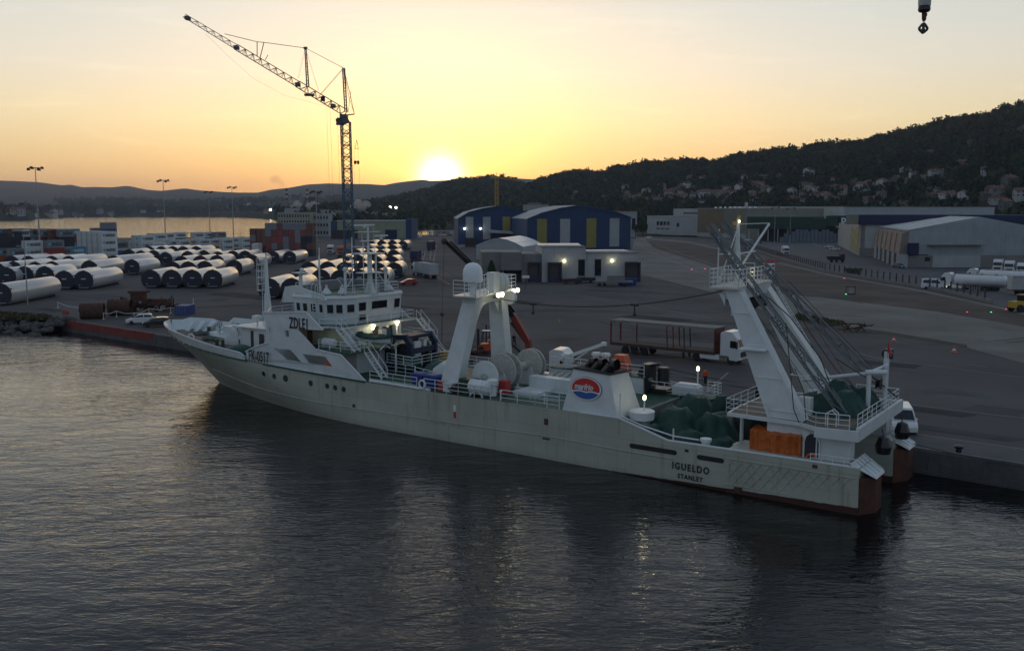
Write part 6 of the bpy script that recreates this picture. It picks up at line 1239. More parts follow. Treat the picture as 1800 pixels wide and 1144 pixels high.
for x in (1078, 1457): mb = MB().ball((U(x), -1.5 if x < 1200 else -.9, Z(459)), .36, 10, 7).tube((U(x), -1.5, Z(459)+.3), (U(x), -.2, Z(459)+.4), .08); o = mb.build('wall_lamp', M['lampg'], e); P = e.location+Matrix.Rotation(e.rotation_euler.z, 3, 'Z')@Vector((U(x), -2.6, Z(459))); plamp(P, 16)
mb = MB()
for k in range(20): mb.tube((U(600)+k*.0, -.5, .05), (U(600), -.5, 4.0), .12, n=6)
mb.build('post', M['whitep'], e)
mb = MB().lathe([(.9, 0), (1.1, 1.5), (1.0, 3.4), (.3, 5.6)], (U(510), -1.6, 0), 10); o = mb.build('cypress_shrub', LEAF[1]); o.parent = None; o.matrix_world = Matrix.Translation(e.location) @ Matrix.Rotation(e.rotation_euler.z, 4, 'Z'); tag(o, 'narrow dark shrub against the left wing of the dock building', 'shrub')
# right-hand complex
def block(name, pL, pR, depth, ytop, m_, label, wins=(), roof=None, cat='building'):
    e, L, a = bempty(name, pL, pR, label, cat); h = hz(ytop, a)-ZQ; mb = MB().box(0, L, 0, depth, 0, h); mb.build('walls', M[m_], e); mb = MB().box(-.2, L+.2, -.2, depth+.2, h, h+.35); mb.build('roof', M[roof or 'roofg'], e)
    for (x0, x1, z0, z1) in wins: mb = MB().box(x0*L, x1*L, -.14, -.03, z0*h, z1*h); mb.build('window', M['glass'], e)
    return e, L, h, a
e, L, h, a = block('office_building', (1137, 412), (1226, 414.5), 40, 380, 'whitep', 'long white two storey office at the left end of the right hand complex', [(.20+.07*i, .25+.07*i, .52, .72) for i in range(4)]+[(.20+.09*i, .27+.09*i, .30, .36) for i in range(3)]+[(.60, .65, .45, .65)])
mb = MB().box(L*.42, L*1.0, 6, 34, h+.35, h+5.5); up_ = mb.build('upper_storey', M['whitep'], e); mb = MB()
for i in range(8): mb.box(L*(.62+.045*i), L*(.655+.045*i), 5.9, 5.98, h+1.6, h+2.8)
mb.build('window_band', M['glass'], up_); mb = MB().box(L*.6, L*.98, 5.86, 5.98, h+3.2, h+4.6); mb.build('blue_band', M['corr'], up_)
e, L, h, a = block('cold_store', (1226, 416), (1311.5, 420), 60, 367, 'beige', 'tall windowless beige block with ochre boarded left half')
mb = MB()
for i in range(20): mb.box(L*(.0+.0275*i), L*(.0+.0275*i+.024), -.25, -.04, 3, h)
mb.build('boarding', M['ochre'], e); mb = MB().box(-.2, L+.2, -.3, -.02, .1, 2.9); mb.build('plinth', M['whitew'], e); mb = MB()
for i in range(9): mb.lathe([(.9, 0), (.9, .7), (.3, 1.0)], (L*(.06+.1*i), 12, h+.35), 10)
mb.build('roof_vent', M['skyl'], e); mb = MB().tube((L*.86, 5, h+.3), (L*.86, 5, h+4), 1.0, n=10); mb.build('flue', M['whitep'], e)
e, L, h, a = block('distribution_hall', (1312, 416), (1480, 416), 50, 364, 'creamb', 'very long low hall with cream walls behind the green canopy')
e2, L2, h2_, a2 = block('rear_hall', (1481, 420), (1745, 420), 26, 365, 'corr', 'pale blue roofed hall behind the dark blue fascia building')
e, L, a = bempty('green_canopy', (1312, 424), (1487, 427), 'dark green loading canopy sheltering stacks of crates', 'canopy'); Z = lambda y: hz(y, a)-ZQ
for x0, x1, y0, y1 in ((0, .68, 381, 402), (.68, .80, 384, 402), (.80, .92, 379, 396), (.93, 1.0, 379, 393)): mb = MB().box(L*x0, L*x1-.2, 0, 26, Z(y1), Z(y0)); mb.build('fascia', M['green'], e)
mb = MB()
for i in range(10): mb.tube((L*(.02+.1*i), 1, 0), (L*(.02+.1*i), 1, Z(402)), .3, n=6)
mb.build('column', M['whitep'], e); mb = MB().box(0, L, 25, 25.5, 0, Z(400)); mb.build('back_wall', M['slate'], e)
o = text_mesh('sign_letter', 'p', 5.5, M['rail'], e, bold=.12, ext=.02); orient(o, (L*.945, -.15, Z(390)), (1, 0, 0), (0, 0, 1))
cr = pm('crate_plastic', (.10, .125, .16), .6, .2, .5)
for i in range(15):
    px = 1372+i*6.6; n_ = [3, 5, 4, 6, 7, 7, 7, 6, 7, 7, 6, 7, 7, 6, 5][i]; P = G(px, 426.5); mb = MB()
    for k in range(n_): mb.box(0, 1.9, 0, 1.3, k*1.02, k*1.02+.92).box(.1, 1.8, .1, 1.2, k*1.02+.92, k*1.02+1.02)
    o = mb.build('crate_stack', cr); o.location = P; tag(o, 'stack of blue grey crates under the green canopy, %s from the left' % ordn(i), 'crates', 'crate stacks under the green canopy')
e, L, h, a = block('wholesale_store', (1511, 450), (1560, 452), 60, 395, 'whitep', 'white building with deep dark blue fascia and graffiti on its side wall')
mb = MB().box(-.6, L*7.5, -1.0, 50, h+.05, hz(377.5, a)-ZQ); mb.build('fascia', M['bluef'], e); mb = MB().box(-6, -.65, -1.0, 50, h+.05, hz(377.5, a)-ZQ); mb.build('fascia_end', M['beige'], e); mb = MB().box(-.2, L+.2, -.12, -.02, 0, 3.2); mb.build('plinth', M['greyw'], e)
b0 = G(1473, 431)-a; b0.rotate(Matrix.Rotation(-e.rotation_euler.z, 3, 'Z')); mb = MB().hexa([(0, -.0, 0), (b0.x, b0.y, 0), (b0.x+2, b0.y, 0), (2, 0, 0)], [(0, 0, h), (b0.x, b0.y, h*.93), (b0.x+2, b0.y, h*.93), (2, 0, h)]); sw = mb.build('side_wall', M['whitew'], e)
mb = MB(); f_ = lambda t, z: (b0.x*t-.12, b0.y*t, z*h); mb.add([f_(.05, .05), f_(.36, .08), f_(.40, .5), (f_(.34, .95)), f_(.22, .8), f_(.04, .95)], [(0, 1, 2, 3, 4, 5)]); mb.build('graffiti', pm('yellow_graffiti', (.24, .23, .11), .7, .5, .5, dirt=.5, dcol=(.3, .3, .28)), sw)
# gabled white shed
pa = G(1595, 471); pb = G(1840, 470); pk = G(1546, 451); e, L, a = bempty('gabled_shed', pa, pb, 'wide white gabled shed with ribbed cladding and loading bays along its left side'); Z = lambda y: hz(y, a)-ZQ
bk = pk-pa; bk.rotate(Matrix.Rotation(-e.rotation_euler.z, 3, 'Z')); D_ = bk.length; sh = lambda x, y: (x+bk.x*y/bk.y, y)
zE = Z(406.6); zP = Z(383.5); W_ = L; xp = L*.497
def gp3(x, z): return (*sh(x, 0), z)
def gb3(x, z): return (*sh(x, bk.y), z)
mb = MB().prism([(0, 4.2), (0, zE), (xp, zP), (W_, zE), (W_, 0), (6.5, 0), (6.5, 4.2)], gp3, gb3); mb.build('walls', M['corr'], e)
mb = MB()
for (x0, z0, x1, z1) in ((-.6, zE, xp, zP), (xp, zP, W_+.6, zE)): mb.hexa([gp3(x0, z0+.03), gp3(x1, z1+.03), gb3(x1, z1+.03), gb3(x0, z0+.03)], [gp3(x0, z0+.35), gp3(x1, z1+.35), gb3(x1, z1+.35), gb3(x0, z0+.35)])
rfo = mb.build('roof', M['corr'], e); mb = MB()
for k in range(6): t0 = .08+k*.16; q = lambda t, f: (sh(0, bk.y*t)[0]+xp*f, bk.y*t, zE+(zP-zE)*f+.37); mb.hexa([q(t0, .03), q(t0, .97), q(t0+.03, .97), q(t0+.03, .03)], [tuple(np.array(q(t0, .03))+(0, 0, .1)), tuple(np.array(q(t0, .97))+(0, 0, .1)), tuple(np.array(q(t0+.03, .97))+(0, 0, .1)), tuple(np.array(q(t0+.03, .03))+(0, 0, .1))])
mb.build('roof_light', M['skyl'], rfo); mb = MB()
for i in range(90): x = W_*i/90; zt = zE+(zP-zE)*(1-abs(x-xp)/xp)-.2 if x < 2*xp else zE; mb.box(x, x+.14, -.09, -.02, Z(448), max(zt, Z(447)))
mb.build('cladding_ribs', M['corr'], e); mb = MB().box(.2, W_, -.1, -.02, .1, Z(449)); mb.build('concrete_wall', M['greyw'], e)
mb = MB().box(W_*.175, W_*.32, -.3, -.12, .1, Z(449)).box(W_*.32, W_*.515, -.3, -.12, .1, Z(449)); mb.build('roller_door', M['whitep'], e); mb = MB().box(W_*.12, W_*.155, -.3, -.12, Z(459), Z(452)); mb.build('window', M['glass'], e); mb = MB().box(W_*.13, W_*.52, -2.2, -.1, Z(431), Z(430)); mb.build('door_canopy', M['greyw'], e)
M['bayp'] = wallm('pinkish_panel', (.24, .20, .175))
for i in range(6):
    t = i/6; mb = MB(); p0 = sh(0, bk.y*t); p1 = sh(0, bk.y*(t+.14)); mb.hexa([(p0[0]-3.0, p0[1], 4.4), (p1[0]-3.0, p1[1], 4.4), (p1[0], p1[1], 4.4), (p0[0], p0[1], 4.4)], [(p0[0]-2.2, p0[1], zE-.6), (p1[0]-2.2, p1[1], zE-.6), (p1[0], p1[1], zE-.1), (p0[0], p0[1], zE-.1)]); by = mb.build('bay_hood', M['bayp'], e)
    mb = MB().hexa([(p0[0]-3, p0[1]-.3, 0), (p0[0]-3, p0[1]+1.6, 0), (p0[0], p0[1]+1.6, 0), (p0[0], p0[1]-.3, 0)], [(p0[0]-3, p0[1]-.3, 4.4), (p0[0]-3, p0[1]+1.6, 4.4), (p0[0], p0[1]+1.6, 4.4), (p0[0], p0[1]-.3, 4.4)]); mb.build('bay_pier', M['whitew'], by)
    mb = MB().hexa([(p0[0]-.5, p0[1]+1.7, .1), (p1[0]-.5, p1[1], .1), (p1[0]-.2, p1[1], .1), (p0[0]-.2, p0[1]+1.7, .1)], [(p0[0]-.5, p0[1]+1.7, 4.3), (p1[0]-.5, p1[1], 4.3), (p1[0]-.2, p1[1], 4.3), (p0[0]-.2, p0[1]+1.7, 4.3)]); mb.build('bay_door', M['slate'], by)
mb = MB().box(-.4, 2.6, -1.6, -.35, 4.2, Z(427)); mb.build('corner_cabinet', M['bluef'], e)
# far left / centre buildings
def box_b(name, px0, px1, d, ytop, dep, m_, label, floors=0, bays=0, roof='roofg', group=None, z0=None):
    a = az(px0, d); b_ = az(px1, d); zb = max(float(hgt(a.x, a.y)), .5) if z0 is None else z0; L = b_.x-a.x; h = hz(ytop, a)-zb; e = empty(name, (a.x, a.y, zb), 0, label, 'building', group)
    mb = MB().box(0, L, 0, dep, -4, h); mb.build('walls', M[m_], e); mb = MB().box(-.3, L+.3, -.3, dep+.3, h, h+.5); mb.build('roof', M[roof], e)
    for f in range(floors):
        for b in range(bays): mb = MB().box(L*(b+.25)/bays, L*(b+.75)/bays, -.12, -.03, h*(f+.35)/floors, h*(f+.75)/floors); mb.build('window', M['glass'], e)
    return e, L, h
box_b('office_block', 488, 545, 640, 375, 16, 'cream', 'pale three storey block by the water behind the tall red containers', 4, 12, z0=ZQ)
box_b('office_block', 545.5, 577, 650, 376.5, 14, 'whitew', 'lower pale wing joined to the three storey block by the water', 3, 6, z0=ZQ)
e, L, h = box_b('quay_shed', 592, 713, 600, 389, 24, 'cream', 'long cream shed with blue end behind the tower sections', z0=ZQ); mb = MB().box(L*.70, L*.87, -.2, -.05, 0, h*.52); mb.build('blue_door', M['bluef'], e); mb = MB().box(-4, -.2, -.3, 24, h*.45, h); mb.build('blue_end', M['bluewall'], e)
mb = MB().hexa([(L, -.3, 0), (L+3.6, -.3, 0), (L+5, 24, 0), (L, 24, 0)], [(L, -.3, h+1.5), (L+3.6, -.3, h+1.5), (L+5, 24, h+1.5), (L, 24, h+1.5)]); mb.build('blue_gable', M['bluewall'], e)
mb = MB().box(-4, L*.30, -.15, -.05, 0, h*.5); mb.build('open_bay', M['black'], e)
# pulp mill: striped chimneys, boiler house, steam
def chimney(px, d, ytop, r, label):
    P = az(px, d); zb = float(hgt(P.x, P.y)); h = hz(ytop, P)-zb; e = empty('chimney', (P.x, P.y, zb), 0, label, 'chimney'); mb = MB().tube((0, 0, 0), (0, 0, h*.55), r*1.25, r, n=12); mb.build('shaft', M['greyw'], e)
    for k in range(5): mb = MB().tube((0, 0, h*(.55+.09*k)), (0, 0, h*(.55+.09*(k+1))), r*(1-.02*k), r*(1-.02*(k+1)), n=12); mb.build('painted_band', M['redw'] if k % 2 == 0 else M['whitep'], e)
    return P, zb+h
c1, z1 = chimney(504.5, 1500, 332, 2.2, 'tall striped chimney with a plume of smoke drifting left'); c2, z2 = chimney(540.8, 1520, 332.5, 1.9, 'shorter striped chimney beside the brown boiler house')
box_b('boiler_house', 536, 559, 1540, 346, 25, 'slate', 'square dark boiler house beside the second chimney'); box_b('mill_hall', 493, 520, 1505, 360, 30, 'greyw', 'grey mill hall at the foot of the tall chimney', 1, 4)
for i, (a_, b_, y_, d_) in enumerate(((563, 585, 369, 1100), (590, 612, 371, 1150), (640, 662, 372, 1120), (500, 530, 366, 1250), (610, 632, 366, 1300), (672, 700, 374, 1050), (920, 965, 360, 900), (928, 950, 358, 960), (1000, 1040, 366, 760), (1085, 1120, 372, 640))):
    box_b('low_building', a_, b_, d_, y_, 18, ['whitew', 'greyw', 'cream'][i % 3], 'low far building among trees, %s of those behind the port counted from the left' % ordn(i), 1, 3, ['tile', 'roofg', 'slate'][i % 3], 'far buildings behind the port')
def smoke(name, pts, label, dens, colr=(.85, .80, .80), cat='smoke'):
    m = bpy.data.materials.new(name); m.use_nodes = True; t = m.node_tree; t.nodes.clear(); o = t.nodes.new('ShaderNodeOutputMaterial'); v = t.nodes.new('ShaderNodeVolumePrincipled'); v.inputs['Color'].default_value = (*colr, 1); v.inputs['Density'].default_value = dens; v.inputs['Anisotropy'].default_value = .3; t.links.new(v.outputs[0], o.inputs['Volume'])
    mb = MB()
    for p, r in pts: mb.ball(p, r, 12, 8, 1.0, 1.0, .85, jit=.14)
    tag(mb.build(name, m), label, cat, kind='stuff')
def pz(px, py, d): r = ray(px, py); return Vector((r.x/r.y*d, d, HC+r.z/r.y*d))
random.seed(21)
smoke('smoke_plume', [(pz(503.5-t*21+random.uniform(-1, 1), 330.5-18*t+random.uniform(-1, 1)*(1+2*t), 1500), 1.6+5.5*t) for t in np.linspace(0, 1, 16)], 'pinkish smoke drifting left from the tall chimney', .03, (.75, .62, .66))
smoke('steam_cloud', [(pz(a, b_, 1480), r) for a, b_, r in ((517, 366, 7), (523, 362, 8), (528, 367, 7), (522, 357, 5), (545, 363, 8), (551, 360, 7), (556, 365, 6), (549, 368, 6), (560, 361, 4))], 'white steam puffs rising around the mill', .12, (.95, .92, .90), 'steam')
smoke('steam_cloud', [(pz(a, b_, 1300), r) for a, b_, r in ((623, 362, 7), (630, 358, 7), (637, 364, 9), (643, 360, 7), (640, 368, 6), (628, 367, 5))], 'white steam puff right of the blue crane mast', .12, (.95, .92, .90), 'steam')
# far lit lamps
for i, (a_, b_, d_) in enumerate(((686, 364.5, 1300), (696, 365, 1300), (748, 360, 1600), (742, 364, 1500), (476, 382.5, 2300), (776, 360, 1500), (1002, 322, 1500))):
    P = pz(a_, b_, d_); zb = max(.5, float(hgt(P.x, P.y))); e = empty('far_lamp', (P.x, P.y, zb), 0, 'small bright lamp on the distant land, %s of seven from the left' % ordn([1, 2, 4, 3, 0, 5, 6][i]), 'lamp', 'bright lamps on the distant land'); h = max(3, P.z-zb); mb = MB().tube((0, 0, 0), (0, 0, h), .25, n=5); mb.build('post', M['dark'], e); mb = MB().ball((0, 0, h), d_*.0011, 8, 6); mb.build('lamp', M['lampw'], e)
# ------------------------------------------------------------------ houses on the hill
WALLS = {k: pm('house_wall_'+k, c, .8, .15, .2, rnd=.5, dirt=.2, dcol=(.1, .1, .09)) for k, c in (('white', (.50, .52, .52)), ('cream', (.42, .38, .28)), ('beige', (.2, .18, .15)), ('grey', (.20, .20, .20)))}; ROOFS = {k: pm('house_roof_'+k, c, .85, .25, .5, rnd=.4) for k, c in (('red', (.18, .075, .052)), ('dark', (.07, .066, .064)), ('brown', (.13, .08, .06)))}
HPR = {}
def house(wc, rc, kind):
    k = (wc, rc, kind)
    if k in HPR: return HPR[k], False
    e = empty('house'); L, D_, h = ((12, 9, 5.5), (15, 9, 3.4), (10, 10, 8))[kind]; mb = MB().box(-L/2, L/2, -D_/2, D_/2, -4, h)
    if kind == 1: mb.box(-L/2, 0, -D_/2-4, -D_/2-.01, -4, h)
    mb.add([(-L/2, -D_/2, h), (-L/2, D_/2, h), (-L/2, 0, h+2.4)], [(0, 1, 2)]).add([(L/2, -D_/2, h), (L/2, D_/2, h), (L/2, 0, h+2.4)], [(0, 1, 2)]); w = mb.build('walls', WALLS[wc], e)
    mb = MB(); o = .6
    for s_ in (-1, 1): mb.hexa([(-L/2-o, s_*(D_/2+o), h-.35), (L/2+o, s_*(D_/2+o), h-.35), (L/2+o, 0, h+2.42), (-L/2-o, 0, h+2.42)], [(-L/2-o, s_*(D_/2+o), h-.1), (L/2+o, s_*(D_/2+o), h-.1), (L/2+o, 0, h+2.7), (-L/2-o, 0, h+2.7)])
    if kind == 1: mb.hexa([(-L/2-.4, -D_/2-4.4, h), (.4, -D_/2-4.4, h), (.4, -D_/2, h), (-L/2-.4, -D_/2, h)], [(-L/2-.4, -D_/2-4.4, h+.3), (.4, -D_/2-4.4, h+.3), (.4, -D_/2, h+.9), (-L/2-.4, -D_/2, h+.9)])
    r = mb.build('roof', ROOFS[rc], e); mb = MB().box(L*.2, L*.2+.9, 1, 2, h+1, h+3.6); mb.build('chimney', M['whitew'], r)
    y = -D_/2-.05
    for f in range(2 if kind != 1 else 1):
        for i in range(3):
            x = -L/2+L*(i+.5)/3-.6; yy = y-4 if (kind == 1 and i < 1) else y; mb = MB().box(x, x+1.2, yy-.06, yy, 1.0+f*2.8, 2.4+f*2.8); mb.build('window', M['glass'], e)
    mb = MB().box(-L/2-.05, -L/2-.01, -1, 1, 1, 2.5); mb.build('window', M['glass'], e); HPR[k] = proto(e); return e, True
hp = sorted(hpos, key=lambda q: q[1]); WCN = ['white', 'cream', 'white', 'beige', 'white', 'grey']; RCN = ['red', 'brown', 'red', 'dark', 'red']
cnt = {}
for i, (P, px, py) in enumerate(hp):
    wc = WCN[(i*5+int(px)) % 6]; rc = RCN[(i*3+int(py)) % 5]; k = (i*7+int(px*3)) % 3; e, new = house(wc, rc, k); s_ = random.uniform(.5, .85)
    key = (wc, rc); cnt[key] = cnt.get(key, 0)+1; lab = '%s house with %s roof on the hillside, %s of its colours from the left' % (wc, rc, ordn(cnt[key]-1)); z_ = P.z+.3
    if new: e.location = (P.x, P.y, z_); e.rotation_euler = (0, 0, random.uniform(-.8, .8)); e['label'] = lab; e['group'] = 'houses scattered over the right hillside'; e.scale = (s_,)*3
    else: e = dup(e, (P.x, P.y, z_), random.uniform(-.8, .8), lab, 'houses scattered over the right hillside', s_)
    e['category'] = 'house'
random.seed(5); farp = [(20, 376), (28, 374), (38, 378), (60, 380), (86, 380), (94, 379), (104, 375), (112, 372), (122, 368), (131, 378), (140, 379), (176, 376), (196, 378), (214, 371), (221, 369), (232, 367), (243, 371), (252, 374), (262, 370), (274, 368), (281, 373), (300, 369), (318, 371), (333, 366), (349, 372), (362, 365), (380, 371), (396, 366), (418, 369), (437, 362), (452, 371), (470, 373), (228, 362), (340, 360), (384, 358)]
farp.sort(); n_ = 0
for i, (px, py) in enumerate(farp):
    P = on_hill(px, py, 1850, 5200)
    if P is None: P = on_hill(px, py-3, 1850, 5200)
    if P is None: continue
    wc = ['white', 'cream', 'white'][i % 3]; e, new = house(wc, ['red', 'brown'][i % 2], i % 3); lab = 'small %s house on the far shore, %s from the left' % (wc, ordn(n_)); n_ += 1; s_ = random.uniform(1.0, 1.7)
    if new: e.location = P; e['label'] = lab; e['group'] = 'houses along the far shore'; e.scale = (s_,)*3
    else: e = dup(e, P, random.uniform(-.6, .6), lab, 'houses along the far shore', s_)
    e['category'] = 'house'
# ------------------------------------------------------------------ single trees between the buildings
def tree(px, d, h, label, i):
    P = az(px, d); z = max(ZQ, float(hgt(P.x, P.y))); e = empty('tree', (P.x, P.y, z), 0, label, 'tree', 'single trees around the port buildings'); mb = MB().tube((0, 0, -1), (.2, 0, h*.45), .32, .2, 7)
    for k in range(4): a = k*1.6+i; mb.tube((.15, 0, h*(.28+.04*k)), (math.cos(a)*h*.2, math.sin(a)*h*.2, h*.6), .14, .06, 5)
    mb.build('trunk', M['rust'], e); q = PRL[i % 4].reshape(-1, 3)*np.array([h*.42, h*.42, h*.46])+np.array([0, 0, h*.58]); f = np.arange(len(q)).reshape(-1, 4); o = np_mesh('crown', q, f, [LEAF[i % 4]]); o.parent = e
TL = [(812, 640, 9), (822, 600, 8), (740, 760, 8), (752, 790, 9), (765, 770, 7), (700, 790, 10), (712, 800, 9), (662, 830, 9), (600, 860, 10), (588, 820, 9), (575, 690, 11), (568, 700, 9), (583, 700, 8), (560, 690, 8), (826, 620, 10), (838, 640, 8), (946, 700, 10), (955, 710, 11), (1045, 660, 12), (1060, 640, 11), (1030, 660, 10), (1118, 640, 10), (1130, 650, 11), (1142, 780, 12), (1152, 790, 11), (1162, 780, 12), (1172, 790, 11), (1182, 800, 13), (1192, 790, 12), (1203, 800, 12), (1214, 790, 12), (1225, 800, 13), (885, 720, 9), (778, 780, 9)]
for i, (px, d, h) in enumerate(sorted(TL)): tree(px, d, h, 'dark leafy tree near the port buildings, %s from the left' % ordn(i), i)
# ------------------------------------------------------------------ blue tower crane
cb = G(617, 505); CY_ = cb.y
def cp(px, py, dy=0.0): r = ray(px, py); k = (CY_+dy)/r.y; P = Vector((0, 0, HC))+r*k; return P-cb
tc_ = empty('tower_crane', cb, 0, 'tall blue lattice tower crane with its jib luffed up to the left', 'tower crane')
M['crblue'] = pm('crane_blue', (.030, .080, .125), .5, .2, 1, dirt=.15); M['crgrey'] = pm('crane_grey', (.075, .085, .095), .5, .2, 1, dirt=.15)
mast_t = cp(607.5, 214); low = cp(614, 440)
MB().truss((0, 0, 2.0), low, 2.6, 2.6, 8, .13, up=(0, 1, 0)).box(-1.6, 1.6, -1.6, 1.6, 0, .5).box(-1.2, 1.2, -1.0, 1.0, .5, 1.6).tube((0, 0, 1.4), (0, 0, 2.2), .9, n=12).build('lower_mast', M['crblue'], tc_)
MB().truss(low, mast_t, 2.0, 2.0, 22, .11, up=(0, 1, 0)).build('upper_mast', M['crblue'], tc_)
mb = MB().box(-.0, .0, 0, 0, 0, 0); mb = MB(); c0 = cp(604, 204); mb.box(c0.x-.8, c0.x+.9, -.9, .9, c0.z-.5, c0.z+.3).tube((mast_t.x, 0, mast_t.z-.4), (c0.x, 0, c0.z), 1.1, .7, n=10); mb.build('slewing_head', M['crgrey'], tc_)
j0 = cp(608, 199); j1 = cp(324, 28); jm = cp(452, 105)
j = MB().truss(j0, j0.lerp(j1, .30), 1.3, 1.5, 12, .085, tri=True).truss(j0.lerp(j1, .30), j0.lerp(j1, .68), 1.3, 1.3, 16, .075, tri=True).truss(j0.lerp(j1, .68), j1, 1.2, 1.05, 13, .06, w2=.9, h2=.8, tri=True).build('jib', M['crgrey'], tc_)
mb = MB()
for f in (.08, .30, .68, .98): p = j0.lerp(j1, f); mb.box(p.x-.5, p.x+.5, -.72, -.6, p.z-.5, p.z+.3).box(p.x-.5, p.x+.5, .6, .72, p.z-.5, p.z+.3).box(p.x-.4, p.x+.4, -.6, .6, p.z-.55, p.z-.45)
p = j0.lerp(j1, .22); mb.box(p.x-1.4, p.x+.8, -.5, .5, p.z-.95, p.z-.45); mb.build('jib_joint', M['crgrey'], j)
mb = MB().box(*(sum(([a-.5, a+.5] for a in (j0.lerp(j1, .14).x,)), [])), -.75, -.7, j0.lerp(j1, .14).z-.5, j0.lerp(j1, .14).z+.6); mb.build('sign_board', M['bluef'], j)
ap = cp(604, 120); st = cp(537, 85); sb_ = cp(541, 152); rb = cp(623, 201)
MB().truss(cp(608, 196), ap, .7, .5, 10, .06).tube(cp(611, 198), ap, .07).build('apex_frame', M['crgrey'], tc_)
MB().truss(sb_, st, .7, .5, 9, .055, w2=.4, h2=.3).box(st.x-.4, st.x+.4, -.3, .3, st.z-.2, st.z+.25).build('jib_strut', M['crgrey'], tc_)
mb = MB().tube(ap, cp(616, 168), .07).tube(cp(616, 168), rb, .07).tube(ap, cp(613, 170), .05).tube(cp(613, 170), rb, .05).beam(rb, cp(606, 203), .25, .25).tube(cp(617, 160), cp(612, 198), .05); mb.build('counter_jib_ties', M['crgrey'], tc_)
mb = MB(); g1 = cp(395, 60); g2 = cp(452, 74); g3 = cp(464, 75)
for dy in (-.35, .35):
    o = Vector((0, dy, 0)); mb.tube(ap+o, st+o*.5, .04, n=4).tube(st+o*.5, g3+o, .035, n=4).tube(g3+o, g2+o, .035, n=4).tube(g2+o, g1+o, .035, n=4).tube(ap+o, j0.lerp(j1, .17)+o, .04, n=4).tube(st+o, cp(560, 160)+o, .02, n=3).tube(st+o, cp(524, 138)+o, .02, n=3)
mb.tube(g2, cp(452, 100), .1, n=5).tube(g3, cp(457, 103), .1, n=5).tube(cp(471, 97), cp(466, 106), .07)
sag = [cp(362, 60), cp(400, 98), cp(445, 138), cp(500, 168), cp(560, 184), cp(596, 186)]
mb.path(sag, .02, 3); mb.build('guy_rope', M['cable'], tc_)
mb = MB()
for x, y0, y1 in ((574, 186, 372), (580, 188, 380), (593, 205, 400), (625, 203, 243), (623, 250, 284), (629, 250, 284), (622, 290, 330), (631, 290, 330)): mb.tube(cp(x, y0), cp(x+(y1-y0)*.035, y1), .022, n=3)
mb.build('hoist_rope', M['cable'], tc_)
mb = MB(); p = cp(627, 246); mb.path([p, cp(624, 262), cp(630, 262), p], .05, 4); q = cp(627, 285); mb.box(q.x-.6, q.x-.1, -.2, .2, q.z-.5, q.z+.3).box(q.x+.1, q.x+.6, -.2, .2, q.z-.5, q.z+.3).box(q.x-.4, q.x+.4, -.2, .2, q.z-.1, q.z+.1); mb.build('hook_block', M['dark'], tc_)
mb = MB(); p = cp(598, 213); mb.hexa([(p.x-.9, -.7, p.z-.9), (p.x+.9, -.7, p.z-.9), (p.x+.9, .7, p.z-.9), (p.x-.9, .7, p.z-.9)], [(p.x-.6, -.7, p.z+.7), (p.x+.9, -.7, p.z+.7), (p.x+.9, .7, p.z+.7), (p.x-.6, .7, p.z+.7)]); cabn = mb.build('operator_cab', M['crgrey'], tc_)
MB().box(p.x-.9, p.x+.7, -.74, -.71, p.z-.2, p.z+.5).build('cab_window', M['glass'], cabn)
mb = MB().tube(cp(602, 214), cp(604, 330), .09).tube(cp(603.5, 214), cp(606, 330), .06).tube(cp(600, 214), cp(606, 214), .12); mb.build('telescopic_guide', M['crgrey'], tc_)
mb = MB().box(-2.2, -.9, -1.4, 1.4, 1.2, 5.2).box(.6, 2.0, -1.2, 1.2, 1.4, 3.2); mb.build('counterweight', M['crblue'], tc_)
# yellow crane behind the left warehouse
P = az(873, 900); e = empty('tower_crane', (P.x, P.y, 2.2), 0, 'thin yellow tower crane rising behind the left blue warehouse', 'tower crane'); q = lambda px, py: pz(px, py, 900)-Vector(e.location)
MB().truss((0, 0, 0), q(873, 312), 3.0, 3.0, 20, .30, up=(0, 1, 0)).build('mast', M['yellow'], e); MB().truss(q(873, 312), Vector((22, 60, q(873, 314).z)), 1.4, 1.4, 12, .16).truss(q(873, 312), Vector((-6, -18, q(873, 314).z)), 1.4, 1.4, 4, .16).build('jib', M['yellow'], e)
MB().tube(q(873, 312), q(873, 303), .3).tube(q(873, 303), Vector((14, 40, q(873, 313).z)), .06).build('apex', M['yellow'], e)
# hook hanging into the picture at top right, on a rope from a crane out of view
hx = 31.0; ho = pz(1624, 30, hx); e = empty('crane_hook', ho, .15, 'dark crane hook hanging on its rope into the top right of the view', 'crane hook')
mb = MB().lathe([(.045, .58), (.17, .52), (.18, .38), (.175, .30), (.19, .28), (.19, .20), (.15, .15), (.05, .13)], (0, 0, 0), 16); mb.build('overhaul_ball', M['dark'], e)
MB().lathe([(.19, .33), (.20, .56), (.18, .60), (.03, .64)], (0, 0, 0), 16).build('weight', M['reel'], e)
MB().tube((0, 0, .16), (.01, 0, -.08), .075, .07, 10).tube((.01, 0, -.08), (.0, 0, -.15), .07, .03, 10).box(.07, .10, -.02, .02, .02, .12).build('swivel', M['rust'], e)
mb = MB(); out = [(0, -.17), (.06, -.21), (.15, -.32), (.165, -.37), (.14, -.43), (.03, -.52), (0, -.535), (-.03, -.52), (-.14, -.43), (-.165, -.37), (-.15, -.32), (-.06, -.21)]
h1_ = [(.03, -.25), (.10, -.335), (.115, -.37), (.09, -.40), (.05, -.395), (.03, -.36)]; h2_ = [(-a, b_) for a, b_ in h1_][::-1]; h3_ = [(.028*math.cos(k), -.475+.028*math.sin(k)) for k in np.linspace(0, 5.5, 8)]
mb.plate([(a, b_) for a, b_ in out], [h1_, h2_, h3_], lambda a, b_: (a, -.04, b_), lambda a, b_: (a, .04, b_)).build('double_hook', M['dark'], e)
